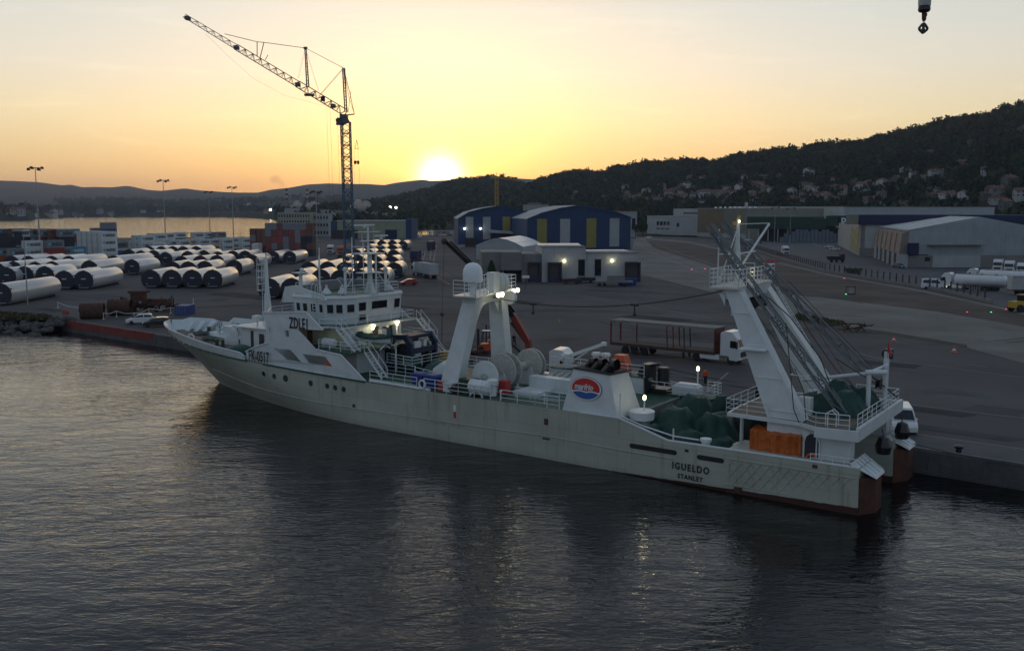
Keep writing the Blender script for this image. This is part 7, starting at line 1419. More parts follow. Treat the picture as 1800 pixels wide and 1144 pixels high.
MB().tube((0, 0, .6), (0, 0, 14), .018, n=6).build('rope', M['cable'], e)
# ------------------------------------------------------------------ floodlight masts
def mast(px, py, ytop, label, heads=6, r=.28, group='floodlight masts'):
    P = G(px, py) if isinstance(py, (int, float)) else py; h = hz(ytop, P)-ZQ; e = empty('light_mast', P, 0, label, 'light mast', group); MB().tube((0, 0, 0), (0, 0, h), r, r*.45, 8).tube((0, 0, h*.55), (0, 0, h*.57), r*1.3, n=8).build('pole', M['steel'], e)
    mb = MB().tube((-2.3, 0, h), (2.3, 0, h), .1, n=5).tube((0, -1.7, h), (0, 1.7, h), .1, n=5).lathe([(.6, -.1), (.6, .1)], (0, 0, h), 10); mb.build('headframe', M['dark'], e)
    for k in range(heads):
        a = 2*math.pi*k/heads+.3; x, y = 2.2*math.cos(a), 1.7*math.sin(a); u_ = -.35 if k % 2 else .15; mb = MB().hexa([(x-.5, y-.3, h-.45+u_), (x+.5, y-.3, h-.45+u_), (x+.5, y+.3, h-.6+u_), (x-.5, y+.3, h-.6+u_)], [(x-.35, y-.25, h+.25+u_), (x+.35, y-.25, h+.25+u_), (x+.35, y+.25, h+.1+u_), (x-.35, y+.25, h+.1+u_)]); mb.build('floodlight', M['dark'], e)
for i, (a, b_, t) in enumerate([(72, 462, 295), (292, 441, 317), (370, 424, 337), (411, 427, 329), (558, 446, 337)]):
    mast(a, b_, t, 'tall grey floodlight mast, %s from the left' % ordn(i), group='tall floodlight masts on the left side of the port')
mast(49, 537, 408, 'slim lamp post standing between the boulder bank and the tower sections', 2, .12, 'slim lamp posts'); mast(1361, 427, 365, 'slim pole in front of the green canopy, left of the two', 2, .16, 'slim lamp posts'); mast(1388, 430, 366, 'slim pole in front of the green canopy, right of the two', 2, .16, 'slim lamp posts')
# ------------------------------------------------------------------ vehicles
def wheel(e, x, y, r, w=.22):
    mb = MB().lathe([(r*.62, -w/2), (r*.95, -w/2), (r, -w*.3), (r, w*.3), (r*.95, w/2), (r*.62, w/2)], (x, y, r), 18, 'y'); o = mb.build('wheel', M['rubber'], e); mb = MB().lathe([(.03, -w/2+.03), (r*.62, -w/2+.01), (r*.62, w/2-.01), (.03, w/2-.03)], (x, y, r), 12, 'y'); mb.build('rim', M['steel'], o)
def car(P, rz, paint, label, L=4.2, W=1.75, H=1.5, kind='hatch', cat='car', group=None, lamps=False):
    e = empty('parked_car' if cat == 'car' else cat.replace(' ', '_'), P, rz, label, cat, group); h = L/2
    if kind == 'hatch': low = [(-h, .35), (-h, .85), (-h*.93, 1.0), (h*.50, .98), (h*.92, .78), (h, .6), (h, .32), (-h, .30)]; cabn = [(-h*.92, .98), (-h*.80, H*.95), (-h*.45, H), (h*.02, H*.985), (h*.18, H*.93), (h*.55, .96)]
    else: low = [(-h, .35), (-h, 1.15), (-h*.98, 1.2), (h*.62, 1.12), (h*.92, .95), (h, .7), (h, .32), (-h, .30)]; cabn = [(-h*.98, 1.18), (-h*.95, H*.94), (-h*.85, H), (h*.30, H), (h*.38, H*.96), (h*.70, 1.1)]
    w = W/2; mb = MB().prism(low, lambda x, z: (x, -w, z), lambda x, z: (x, w, z)); k = lambda z: w-.04-(z-1.0)*.22
    top = [p for p in cabn]; mb.prism(top, lambda x, z: (x, -k(z), z), lambda x, z: (x, k(z), z)); b_ = mb.build('body', paint, e)
    m = b_.modifiers.new('bevel', 'BEVEL'); m.width = .06; m.segments = 2; m.limit_method = 'ANGLE'
    cx = sum(p[0] for p in cabn)/len(cabn); cz = (1.0+H)/2+.04; sh_ = lambda p: (cx+(p[0]-cx)*.86, cz+(p[1]-cz)*.62)
    for s_ in (-1, 1):
        g = [sh_(p) for p in cabn]; mid = cx; 
        for lo, hi in ((-9, mid-.05), (mid+.05, 9)):
            pl = [(min(max(x, lo), hi), z) for x, z in g]; mb = MB().prism(pl, lambda x, z: (x, s_*(k(z)+.004), z), lambda x, z: (x, s_*(k(z)+.02), z)); mb.build('side_window', M['glass'], e)
    a, b2 = cabn[-2], cabn[-1]; f = lambda t, y, o: (a[0]+(b2[0]-a[0])*t+o, y, a[1]+(b2[1]-a[1])*t+.02)
    MB().hexa([f(.08, -k(a[1])*.85, .0), f(.08, k(a[1])*.85, .0), f(.92, k(1)*.85, .0), f(.92, -k(1)*.85, .0)], [f(.08, -k(a[1])*.85, .03), f(.08, k(a[1])*.85, .03), f(.92, k(1)*.85, .03), f(.92, -k(1)*.85, .03)]).build('windscreen', M['glass'], e)
    a, b2 = cabn[1], cabn[0]; MB().hexa([f(.1, -k(1.3)*.8, -.03), f(.1, k(1.3)*.8, -.03), f(.85, k(1)*.8, -.03), f(.85, -k(1)*.8, -.03)], [f(.1, -k(1.3)*.8, .0), f(.1, k(1.3)*.8, .0), f(.85, k(1)*.8, .0), f(.85, -k(1)*.8, .0)]).build('rear_window', M['glass'], e)
    for x in (-h*.62, h*.62):
        for y in (-w+.1, w-.1): wheel(e, x, y, .32)
    for y in (-w*.75, w*.75):
        MB().box(h-.06, h+.01, y-.2, y+.2, .58, .74).build('headlamp', M['lampw'] if lamps else M['rail'], e); MB().box(-h-.01, -h+.05, y-.12, y+.12, .75, 1.0).build('tail_lamp', M['red'], e)
    MB().box(h*.2, h*.25, -w-.18, -w, .95, 1.08).box(h*.2, h*.25, w, w+.18, .95, 1.08).build('mirror', paint, e); return e
hd = lambda x, y: math.atan2(y, x)
car(G(247, 569), hd(-.93, -.36), M['carwhite'], 'white hatchback parked on the quay beside the rusty scrap', 4.3, 1.8, 1.6); car(G(276, 574), hd(-.93, -.36), M['carblack'], 'black hatchback parked beside the white one near the bow', 4.2, 1.8, 1.5)
car(G(718, 501), hd(-.9, -.3), M['carred'], 'red car standing alone behind the tower sections', 4.2, 1.75, 1.5)
car(G(1584, 754), hd(-.28, -.96), M['carwhite'], 'white van parked on the quay right behind the stern', 5.0, 1.95, 1.95, 'van', 'van')
car(G(1457, 436), hd(-.9, .2), M['carwhite'], 'white car parked by the white side wall, left of the two', 4.3, group='cars in the yard beyond the fence'); car(G(1467, 440.5), hd(-.9, .2), M['carwhite'], 'white car parked by the white side wall, right of the two', 4.3, group='cars in the yard beyond the fence')
car(G(1580, 471), hd(.3, -.9), M['cargrey'], 'small grey car in front of the loading bays of the gabled shed', 4.2, group='cars in the yard beyond the fence')
car(G(1641, 508), hd(.92, -.35), M['carwhite'], 'white van with lit headlamps driving along the fence', 5.4, 2.0, 2.4, 'van', 'van', lamps=True)
car(G(1316, 424), hd(.9, -.3), M['carwhite'], 'white car left of the two slim poles by the canopy', 4.4, group='cars in the yard beyond the fence'); car(G(1333, 428), hd(.9, -.3), M['cargrey'], 'grey car beside the left slim pole near the canopy', 4.4, group='cars in the yard beyond the fence')
car(G(1140, 419.5), hd(-.9, -.1), M['carwhite'], 'white car on the road below the long office', 4.4, group='cars in the yard beyond the fence'); car(G(738, 419), hd(-.3, -.9), M['carwhite'], 'small white car beyond the parked lorries', 4.4)
def tractor(P, rz, paint, label=None, parent=None, x0=0.0, lamps=False, name='lorry', cat='lorry', group=None):
    e = parent or empty(name, P, rz, label, cat, group)
    c = MB().prism([(x0-.1, .95), (x0-.1, 3.55), (x0+.35, 3.8), (x0+1.3, 3.75), (x0+1.95, 3.0), (x0+2.2, 1.9), (x0+2.25, .6), (x0+1.95, .45), (x0+1.0, .5), (x0+.9, .95)], lambda x, z: (x, -1.24, z), lambda x, z: (x, 1.24, z)).build('cab', paint, e)
    m = c.modifiers.new('bevel', 'BEVEL'); m.width = .07; m.segments = 2; m.limit_method = 'ANGLE'
    f = lambda t, y, o=0: (x0+1.98+(2.2-1.98)*t+o, y, 2.95+(1.95-2.95)*t); MB().hexa([f(.05, -1.1), f(.05, 1.1), f(.95, 1.1), f(.95, -1.1)], [f(.05, -1.1, .04), f(.05, 1.1, .04), f(.95, 1.1, .04), f(.95, -1.1, .04)]).build('windscreen', M['glass'], c)
    for s_ in (-1, 1): MB().prism([(x0+1.1, 1.95), (x0+1.1, 2.75), (x0+1.75, 2.75), (x0+1.95, 1.95)], lambda x, z: (x, s_*1.25, z), lambda x, z: (x, s_*1.27, z)).build('side_window', M['glass'], c); MB().box(x0+1.9, x0+2.0, min(s_*1.26, s_*1.5), max(s_*1.26, s_*1.5), 1.9, 2.7).build('mirror', M['dark'], c)
    MB().box(x0+2.26, x0+2.30, -.9, .9, .9, 1.5).build('grille', M['dark'], c)
    for y in (-.95, .95): MB().box(x0+2.24, x0+2.31, y-.2, y+.2, .6, .82).build('headlamp', M['lampw'] if lamps else M['rail'], c)
    MB().box(x0-3.8, x0+1.0, -.45, .45, .7, .95).box(x0-2.6, x0-.2, -1.2, -.5, .45, 1.0).box(x0-2.6, x0-.2, .5, 1.2, .45, 1.0).build('chassis', paint if parent else M['dark'], e)
    for x in (x0-3.0, x0+1.2):
        for y in (-1.05, 1.05): wheel(e, x, y, .5, .3)
    return e
def trailer(e, x1, L, wheels=3):
    for i in range(wheels):
        for y in (-1.05, 1.05): wheel(e, x1-L+1.9+i*1.3, y, .48, .3)
    MB().box(x1-L+.3, x1-.2, -.5, .5, .85, 1.1).box(x1-4.2, x1-4.0, -.9, -.7, .1, .9).box(x1-4.2, x1-4.0, .7, .9, .1, .9).build('trailer_chassis', M['dark'], e)
# the open curtain-sider
r_ = G(1083, 617); f_ = G(1311, 641); d = (f_-r_).normalized(); e = empty('articulated_lorry', r_, math.atan2(d.y, d.x), 'white lorry with empty open sided red framed trailer on the quay', 'lorry'); 
e.scale = (1.05, 1, 1.03); TL_ = 13.6; x0 = 14.3; tractor(None, 0, M['carwhite'], parent=e, x0=x0); trailer(e, TL_, TL_)
MB().box(-.1, TL_, -1.27, 1.27, 1.1, 1.28).box(-.1, TL_, -1.29, -1.2, .95, 1.3).box(-.1, TL_, 1.2, 1.29, .95, 1.3).build('trailer_floor', pm('trailer_bed', (.06, .035, .028), .8, .3, 1), e); MB().box(TL_-.15, TL_, -1.27, 1.27, 1.28, 4.0).build('headboard', pm('dark_red', (.10, .018, .014), .6, .2, 1), e)
mb = MB().box(-.15, 0, -1.27, -1.1, 1.28, 3.95).box(-.15, 0, 1.1, 1.27, 1.28, 3.95).box(-.15, 0, -1.27, 1.27, 3.8, 3.98); rd_ = pm('frame_red', (.16, .022, .02), .6, .2, 1); mb.build('rear_frame', rd_, e)
for x, y in ((2.2, 1.2), (7.6, -1.2), (8.0, 1.2), (8.4, -1.2), (9.4, 1.2), (9.8, -1.2)):
    if True: mb = MB().beam((x, y, 1.28), (x-.15 if x > 7 else x, y, 3.85), .12, .12); mb.build('side_post', rd_ if x < 9 else M['dark'], e)
MB().box(-.2, TL_+.05, -1.3, 1.3, 3.98, 4.06).box(-.2, TL_, -1.3, -1.24, 3.8, 4.0).box(-.2, TL_, 1.24, 1.3, 3.8, 4.0).build('trailer_roof', pm('dirty_roof', (.20, .19, .17), .8, .25, 1, dirt=.3, dcol=(.1, .09, .08)), e)
# box lorries behind
def boxlorry(P, rz, boxm, label, L=13.2, txt=None, group=None, cabm='carwhite', lamps=False, x0=None, skel=False):
    e = empty('articulated_lorry', P, rz, label, 'lorry', group); x0 = L+.75 if x0 is None else x0; tractor(None, 0, M[cabm], parent=e, x0=x0, lamps=lamps); trailer(e, L, L)
    if not skel:
        b_ = MB().box(0, L, -1.25, 1.25, 1.15, 3.95).build('cargo_box', boxm, e); MB().box(-.03, -.01, -1.2, -.02, 1.2, 3.85).box(-.03, -.01, .02, 1.2, 1.2, 3.85).build('rear_doors', boxm, b_); mb = MB()
        for z in (1.15, 3.93): mb.box(-.06, L+.03, -1.29, -1.24, z-.04, z+.06).box(-.06, L+.03, 1.24, 1.29, z-.04, z+.06)
        mb.build('box_rail', M['dark'], b_)
        if txt: o = text_mesh('side_lettering', txt[0], txt[1], M['bluef'], b_, bold=.03, ext=.005); orient(o, (txt[2], -1.27, 2.0), (1, 0, 0), (0, 0, 1))
        MB().box(-.06, .1, -1.2, -.6, .8, 1.1).box(-.06, .1, .6, 1.2, .8, 1.1).build('tail_lamp', M['red'], e)
    return e
boxlorry(G(763, 491), hd(-.38, .92), M['whitep'], 'white box lorry seen from behind, nearest of the parked lorries'); boxlorry(G(727, 462), hd(.05, 1), M['bluef'], 'dark blue lorry with white cab roof left of the lane', 11)
boxlorry(G(755, 440), hd(.03, 1), M['navy'], 'dark navy lorry seen from behind in the lane', 12); e = boxlorry(G(797, 414.5), hd(-1, .0), M['whitep'], 'long white lorry standing broadside beyond the lane', 14.5)
o = text_mesh('side_lettering', 'HISPAMOS', 2.1, M['bluef'], e, bold=.05, ext=.005); orient(o, (12.8, 1.28, 1.75), (-1, 0, 0), (0, 0, 1))
tractor(G(372, 431)+Vector((0, 0, 0)), hd(.3, -.95), M['carwhite'], 'white lorry tractor with lit headlamps beside the tall container block', lamps=True); e = bpy.data.objects['lorry']; e.location = G(462, 436)
tractor(G(582, 447), hd(0, -1), M['carwhite'], 'white lorry tractor in front of the cream shed', name='lorry'); tractor(G(600, 449), hd(0, -1), M['redorange'], 'red lorry tractor in front of the cream shed', name='lorry')
e = tractor(G(241, 480), hd(1, .12), M['cargrey'], 'grey lorry tractor coupled to a carried tower section'); MB().box(-16, -3, -1.2, 1.2, .8, 1.1).build('low_loader', M['dark'], e)
tractor(G(1378, 449), hd(.2, -1), M['carwhite'], 'white lorry facing the viewer on the road beyond the fence', name='lorry')
gT = 'white lorries parked in front of the gabled shed'
for i, (a, b_, h_) in enumerate([(1755, 478, .1), (1775, 481, .12), (1797, 486, .12), (1812, 478, .1)]): e = tractor(G(a, b_), hd(-.6, -.8), M['carwhite'], 'white lorry tractor parked by the gabled shed, %s from the left' % ordn(i), group=gT); MB().box(-9, -.4, -1.2, 1.2, .9, 1.1).build('flat_bed', M['dark'], e)
def tanker(P, rz, label, L=10.5):
    e = empty('tank_lorry', P, rz, label, 'tank lorry', 'tank lorries parked beyond the fence'); tractor(None, 0, M['carwhite'], parent=e, x0=L+.8); trailer(e, L, L)
    MB().lathe([(.05, -.25), (.7, -.2), (1.1, 0), (1.2, .3), (1.2, L-.3), (1.1, L), (.7, L+.2), (.05, L+.25)], (0, 0, 2.35), 24, 'x').build('tank', M['carwhite'], e, True); MB().box(.5, L-.5, -.35, .35, 3.53, 3.62).build('walkway', M['steel'], e)
    for i in range(3): MB().lathe([(.3, 0), (.3, .25), (.1, .3)], (2+i*3.0, 0, 3.6), 10).build('hatch', M['steel'], e)
tanker(G(1767, 513), hd(-.74, .67), 'white tank lorry beside the fence end, nearer of the two'); tanker(G(1806, 503), hd(-.76, .65), 'white tank lorry behind the nearer one, partly hidden')
boxlorry(G(1774, 518), hd(1, -.10), M['whitep'], 'white box trailer with dark letters at the right edge', 12, ('codis', 1.3, 3.2))
# forklift trucks
def forklift(P, rz, label, col='red'):
    e = empty('forklift', P, rz, label, 'forklift', 'red forklifts on the quay'); MB().prism([(-1.5, .3), (-1.5, 1.5), (-1.0, 1.6), (.0, 1.1), (.9, 1.05), (1.2, .7), (1.2, .3)], lambda x, z: (x, -.75, z), lambda x, z: (x, .75, z)).build('body', M['redorange'], e)
    mb = MB()
    for x, y in ((-.9, -.65), (-.9, .65), (.8, -.65), (.8, .65)): mb.tube((x, y, 1.1), (x*.8, y*.9, 2.6), .06, n=5)
    mb.box(-.8, .75, -.65, .65, 2.6, 2.7); mb.build('overhead_guard', M['dark'], e); MB().box(-.6, -.1, -.35, .35, 1.2, 1.4).box(-.65, -.5, -.35, .35, 1.4, 1.95).build('seat', M['black'], e)
    MB().box(1.2, 1.35, -.6, -.45, .1, 3.0).box(1.2, 1.35, .45, .6, .1, 3.0).box(1.2, 1.3, -.6, .6, 2.9, 3.0).box(1.2, 1.3, -.6, .6, .6, .7).build('lifting_mast', M['dark'], e); MB().box(1.35, 2.6, -.45, -.3, .12, .2).box(1.35, 2.6, .3, .45, .12, .2).build('forks', M['steel'], e)
    MB().box(-.79, .74, -.64, .64, 2.705, 2.73).build('roof_panel', M['rail'], e)
    for x, r in ((-.95, .32), (.8, .4)):
        for y in (-.65, .65): wheel(e, x, y, r, .26)
forklift(G(858, 618), hd(-.85, .1), 'red forklift behind the portal, left of the two'); forklift(G(873, 610), hd(-.8, -.5), 'red forklift behind the portal, mostly hidden by the white leg')
mb = MB()
for i in range(60):
    a = random.uniform(0, 6.28); c = Vector((random.uniform(-1.6, 1.6), random.uniform(-.9, .9), random.uniform(.05, .55))); mb.path([c+Vector((math.cos(a+k*.7)*.4, math.sin(a+k*.7)*.4, .05*math.sin(k))) for k in range(6)], .05, 4)
o = mb.build('net_pile', M['rust']); o.location = G(835, 624); tag(o, 'dark brown pile of netting on the quay left of the forklifts', 'net')
# lorry with red folding crane
cl = G(938, 672); e = empty('crane_lorry', cl, hd(.93, -.36), 'lorry with red and black folding crane working over the trawler', 'crane lorry')
tractor(None, 0, M['carwhite'], parent=e, x0=2.2); MB().box(-7.5, .8, -1.2, 1.2, 1.0, 1.25).box(-7.5, -7.4, -1.2, 1.2, 1.25, 1.9).build('flat_bed', M['dark'], e)
R_i = Matrix.Rotation(-e.rotation_euler.z, 3, 'Z')
def kp(px, py, dy=0.0): r = ray(px, py); k = (cl.y+dy)/r.y; P = Vector((0, 0, HC))+r*k-cl; return R_i @ P
a0 = kp(931, 636); a1 = kp(928, 600); a2 = kp(903, 556); a3 = kp(860, 497); a4 = kp(784, 424)
MB().box(a0.x-.7, a0.x+.7, -1.0, 1.0, 1.0, 1.9).tube((a0.x, a0.y, 1.2), a0, .45, .4, 10).build('crane_column', M['rust'], e)
MB().beam(a0, a1+Vector((0, 0, .2)), .5, .7, (0, 1, 0)).beam(a1, a2, .6, .75, (0, 1, 0)).build('main_boom', pm('dull_red', (.20, .028, .018), .5, .25, 1.5, dirt=.3, dcol=(.03, .02, .02)), e)
MB().beam(a2, a3, .5, .62, (0, 1, 0)).beam(a3, a4, .38, .45, (0, 1, 0)).beam(kp(905, 548), kp(866, 496), .22, .22, (0, 1, 0)).beam(kp(868, 498), kp(792, 424), .16, .16, (0, 1, 0)).build('telescopic_boom', M['black'], e)
MB().tube(kp(924, 628), kp(884, 590), .13).tube(kp(884, 590), kp(872, 540), .1).tube(kp(920, 596), kp(898, 566), .16).build('hydraulic_ram', M['dark'], e)
h = kp(781, 424); MB().tube(a4, h, .3, .2, 8).ball(h, .35, 8, 6).build('boom_head', M['dark'], e)
hh = kp(777, 552); MB().tube(h, hh, .02, n=4).ball(hh, .22, 8, 6).tube(hh, kp(776, 672), .045, n=5).build('hanging_rope', M['cable'], e)
# ------------------------------------------------------------------ fence along the yard road
fl = [G(*p) for p in ((1290, 428), (1362, 452), (1450, 478), (1575, 499), (1660, 513), (1744, 533))]; fe = empty('boundary_fence', fl[0], 0, 'long low boundary wall with dark upright posts and mesh beside the yard road', 'fence'); mb = MB(); mm2 = MB(); posts = []; SPC = sum((b_-a).length for a, b_ in zip(fl[:-1], fl[1:]))/97
for a, b_ in zip(fl[:-1], fl[1:]):
    a = a-fl[0]; b_ = b_-fl[0]; mb.beam(a+Vector((0, 0, .35)), b_+Vector((0, 0, .35)), .3, .7); n_ = max(1, round((b_-a).length/SPC)); 
    for i in range(n_): posts.append(a.lerp(b_, i/n_))
    for z in (.9, 1.5, 2.1): mm2.beam(a+Vector((0, 0, z)), b_+Vector((0, 0, z)), .03, .03)
mb.build('base_wall', M['greyw'], fe); mm2.build('rails', M['dark'], fe)
for p in posts[:99]: MB().beam(p, p+Vector((0, 0, 2.6)), .26, .26).build('post', M['dark'], fe)
# ------------------------------------------------------------------ small things on the quay
def scrap():
    pts = [((163, 560), 1.3, 3.6, .25), ((212, 554), 1.35, 3.6, .1)]; g = 'rusty steel cylinders on the quay'
    for i, (p, r, L, rz) in enumerate(pts):
        P = G(*p); e = empty('rusty_cylinder', P, rz, 'rusty steel cylinder lying on the quay, %s of the two' % ('left' if i == 0 else 'right'), 'scrap cylinder', g); mb = MB(); n = 26
        for a, b_, rr in ((-L/2, L/2, r), (-L/2, L/2, r-.12)): mb.lathe([(rr, a), (rr, b_)], (0, 0, r), n, 'x')
        mb.f = [f for f in mb.f if len(f) == 4]; mb.m = mb.m[:len(mb.f)]; mb.build('shell', M['rust'], e); MB().lathe([(.05, -L/2+.2), (r-.15, -L/2+.2), (r-.15, -L/2+.3), (.05, -L/2+.3)], (0, 0, r), n, 'x').build('end_plate', M['rust'], e); mb = MB()
        for k in range(6): x = -L/2+L*k/5; mb.path([(x, (r+.04)*math.cos(a*math.pi/12), r+(r+.04)*math.sin(a*math.pi/12)) for a in range(13)], .06, 4)
        mb.build('stiffener', M['rust'], e)
    P = G(250, 548); mb = MB(); random.seed(11)
    for i in range(26):
        x = random.uniform(-4, 5); y = random.uniform(-1.5, 1.5); s_ = random.uniform(.4, 1.3); a = random.uniform(-.6, .6); mb.M = Matrix.Translation((x, y, random.uniform(.3, 1.8)))@Matrix.Rotation(a, 4, 'Z')@Matrix.Rotation(random.uniform(-.4, .4), 4, 'Y'); mb.box(-s_, s_, -s_*.5, s_*.5, -s_*.3, s_*.3)
    for i in range(12): mb.M = None; x = random.uniform(-5, 5); mb.beam((x, random.uniform(-2, 2), .3), (x+random.uniform(-2, 2), random.uniform(-2, 2), random.uniform(1, 3)), .18, .18)
    mb.M = None; mb.box(-1.6, .6, -1, 1, 2.0, 3.6).box(-2, 1.2, -1.1, 1.1, 3.4, 3.8).box(1.0, 5.0, -1.2, 1.2, 1.2, 2.4); o = mb.build('scrap_heap', M['rust']); o.location = P; tag(o, 'heap of rusty steel scrap behind the two parked hatchbacks', 'scrap')
scrap()
mb = MB(); P_ = [G(*p) for p in ((102, 541), (140, 551), (182, 561), (205, 557), (236, 561), (262, 553), (300, 551), (340, 547), (340, 534))]; e = empty('barrier_tape', P_[0], 0, 'white barrier tape strung on posts round the rusty scrap', 'barrier tape')
for a, b_ in zip(P_[:-1], P_[1:]):
    a = a-P_[0]; b_ = b_-P_[0]; c = (a+b_)/2+Vector((0, 0, .75)); A = a+Vector((0, 0, 1)); B = b_+Vector((0, 0, 1)); mb.beam(A, c, .01, .09).beam(c, B, .01, .09)
mb.build('tape', M['rail'], e)
for p in P_: p = p-P_[0]; MB().tube(p, p+Vector((0, 0, 1.1)), .04, n=5).lathe([(.2, 0), (.2, .08)], p, 8).build('stake', M['rail'], e)
mb = MB()
for k in range(3): c = Vector((.25*k, 0, .35)); mb.path([c+Vector((.3*math.cos(a*math.pi/6), 0, .3*math.sin(a*math.pi/6))) for a in range(13)], .09, 5)
o = mb.build('hose_reel', M['red']); o.location = G(113, 553); tag(o, 'red coiled hose lying near the start of the barrier tape', 'hose')
def cone(px, py, i):
    e = empty('traffic_cone', G(px, py), .3, 'orange traffic cone on the weedy edge, %s of the two' % ('left' if i == 0 else 'right'), 'traffic cone', 'orange traffic cones'); MB().lathe([(.26, .05), (.2, .25), (.1, .65), (.05, .85)], (0, 0, 0), 10).build('cone', M['redorange'], e); MB().box(-.33, .33, -.33, .33, 0, .06).build('base', M['redorange'], e); MB().lathe([(.205, .24), (.15, .45)], (0, 0, 0), 10).build('band', M['rail'], e)
cone(1571, 600, 0); cone(1677, 619, 1)
mb = MB(); random.seed(3)
for i in range(9): a = random.uniform(0, 6.28); p = Vector((random.uniform(-1.6, 1.6), random.uniform(-.6, .6), .2+.12*i)); d = Vector((math.cos(a), math.sin(a)*.5, random.uniform(-.12, .25)))*random.uniform(.9, 1.7); mb.beam(p-d, p+d, .18, .14)
for x in (-1.1, .9): mb.beam((x-.6, 0, 0), (x+.5, 0, 1.3), .15, .15).beam((x+.6, 0, 0), (x-.5, 0, 1.3), .15, .15)
o = mb.build('timber_pile', M['rust']); o.location = G(1503, 583); tag(o, 'broken dark timber trestles at the edge of the pale gravel', 'timber')
e = empty('cable_stack', G(1495, 517), 0, 'small pallet cage between the two lines of the dirt track', 'pallet cage'); mb = MB()
for x in (-.8, .8):
    for y in (-.6, .6): mb.beam((x, y, 0), (x, y, 1.7), .1, .1)
for z in (.15, 1.65): mb.box(-.85, .85, -.65, .65, z-.05, z+.05)
mb.build('cage', M['rust'], e); MB().box(-.6, .5, -.45, .45, .2, 1.3).build('load', M['whitew'], e)
mb = MB()
for i in range(4): mb.hexa([(i*1.5, -.25, 0), (i*1.5+1.4, -.25, 0), (i*1.5+1.4, .25, 0), (i*1.5, .25, 0)], [(i*1.5, -.08, .9), (i*1.5+1.4, -.08, .9), (i*1.5+1.4, .08, .9), (i*1.5, .08, .9)])
o = mb.build('plastic_barrier', M['red']); o.location = G(1339, 461); o.rotation_euler = (0, 0, -.1); tag(o, 'red plastic barrier row beside the dirt track', 'barrier')
for i, (a, b_, m_) in enumerate([(1374, 503.5, 'glow_g'), (1487, 519, 'glow_g'), (1700, 551, 'glow_r'), (1742, 551, 'glow_g'), (1266, 489.5, 'glow_r'), (1216, 475, 'glow_r'), (1239, 474, 'glow_r'), (1768, 546, 'glow_r'), (1484, 491, 'glow_r')]):  # glowing balls set at small spots of coloured light
    nm = 'green' if m_ == 'glow_g' else 'pink red'; P = G(a, b_); e = empty('ground_light_spot', P, 0, 'tiny %s light on the open ground, %s counted from the nearest to the trawler' % (nm, ordn(i)), 'ground light', 'small coloured lights on the open ground'); MB().lathe([(.1, 0), (.08, .18)], (0, 0, 0), 8).build('base', M['dark'], e); MB().ball((0, 0, .25), .00036*P.y+.03, 8, 6, 1.8, 1, .7).build('lamp', M[m_], e)
def loader(P, rz):
    e = empty('wheel_loader', P, rz, 'yellow wheel loader standing at the far right edge', 'loader'); MB().prism([(-2.4, .8), (-2.4, 1.9), (-.4, 2.0), (-.2, 1.5), (1.4, 1.3), (1.4, .7)], lambda x, z: (x, -.9, z), lambda x, z: (x, .9, z)).build('body', M['yellow'], e); MB().box(-.7, .6, -.65, .65, 1.6, 3.0).build('cab', M['glass'], e)
    MB().box(-.8, .7, -.75, .75, 3.0, 3.12).build('cab_roof', M['yellow'], e); MB().beam((1.2, -.5, 1.5), (3, -.5, .6), .2, .3).beam((1.2, .5, 1.5), (3, .5, .6), .2, .3).build('arms', M['yellow'], e); MB().prism([(2.8, .1), (3.8, .1), (3.4, .5), (3.0, 1.1), (2.8, 1.0)], lambda x, z: (x, -1.2, z), lambda x, z: (x, 1.2, z)).build('bucket', M['yellow'], e)
    for x in (-1.5, 1.3):
        for y in (-1, 1): wheel(e, x, y, .7, .45)
loader(G(1797, 548), .3)
e = empty('skip_trailer', G(1500, 484), 0, 'dark green skip trailer standing at the fence', 'skip'); MB().hexa([(-1.6, -.8, .5), (1.6, -.8, .5), (1.6, .8, .5), (-1.6, .8, .5)], [(-2.2, -1, 2.0), (2.2, -1, 2.0), (2.2, 1, 2.0), (-2.2, 1, 2.0)]).build('body', M['green'], e); wheel(e, -1.0, -.9, .35); wheel(e, 1.0, -.9, .35)
e = empty('dumper', G(1469, 461), 0, 'small dark dumper parked against the fence', 'dumper'); MB().hexa([(-2.6, -1, .8), (1, -1, .8), (1, 1, .8), (-2.6, 1, .8)], [(-3, -1.2, 2.2), (1.2, -1.2, 2.2), (1.2, 1.2, 2.2), (-3, 1.2, 2.2)]).build('tub', M['dark'], e); MB().box(1.3, 2.8, -1, 1, .7, 2.9).build('cab', M['dark'], e)
for x in (-1.8, 0, 2): wheel(e, x, -1, .5, .3)
# containers and pallets before the dock building
e = empty('flat_trailer', G(1075, 503), 0, 'low grey flat trailer in front of the dock building', 'trailer'); MB().box(-4, 5, -1.2, 1.2, .9, 1.3).box(-1, 3, -1, 1, 1.3, 2.6).build('bed', M['greyw'], e)
for x in (-3, -1.8, 3): wheel(e, x, -1.1, .45, .3)
for i, (a, b_) in enumerate(((1003, 499), (1028, 497))): e = empty('dark_trailer', G(a, b_), 0, 'low dark trailer chassis before the dock building, %s of the two' % ('left' if i == 0 else 'right'), 'trailer', 'dark trailer chassis'); MB().box(-2.2, 2.6, -1, 1, .5, 1.3).build('bed', M['black'], e); wheel(e, -1.2, -1, .4); wheel(e, 1.4, -1, .4)
e = empty('blue_skip', G(1102, 501), 0, 'blue skip before the right dock door', 'skip'); MB().hexa([(-2, -1, 0), (2, -1, 0), (2, 1, 0), (-2, 1, 0)], [(-2.4, -1.2, 1.6), (2.4, -1.2, 1.6), (2.4, 1.2, 1.6), (-2.4, 1.2, 1.6)]).build('body', M['blue'], e); MB().box(-2.45, 2.45, -1.25, -1.15, 1.5, 1.65).build('rim', M['blue'], e)
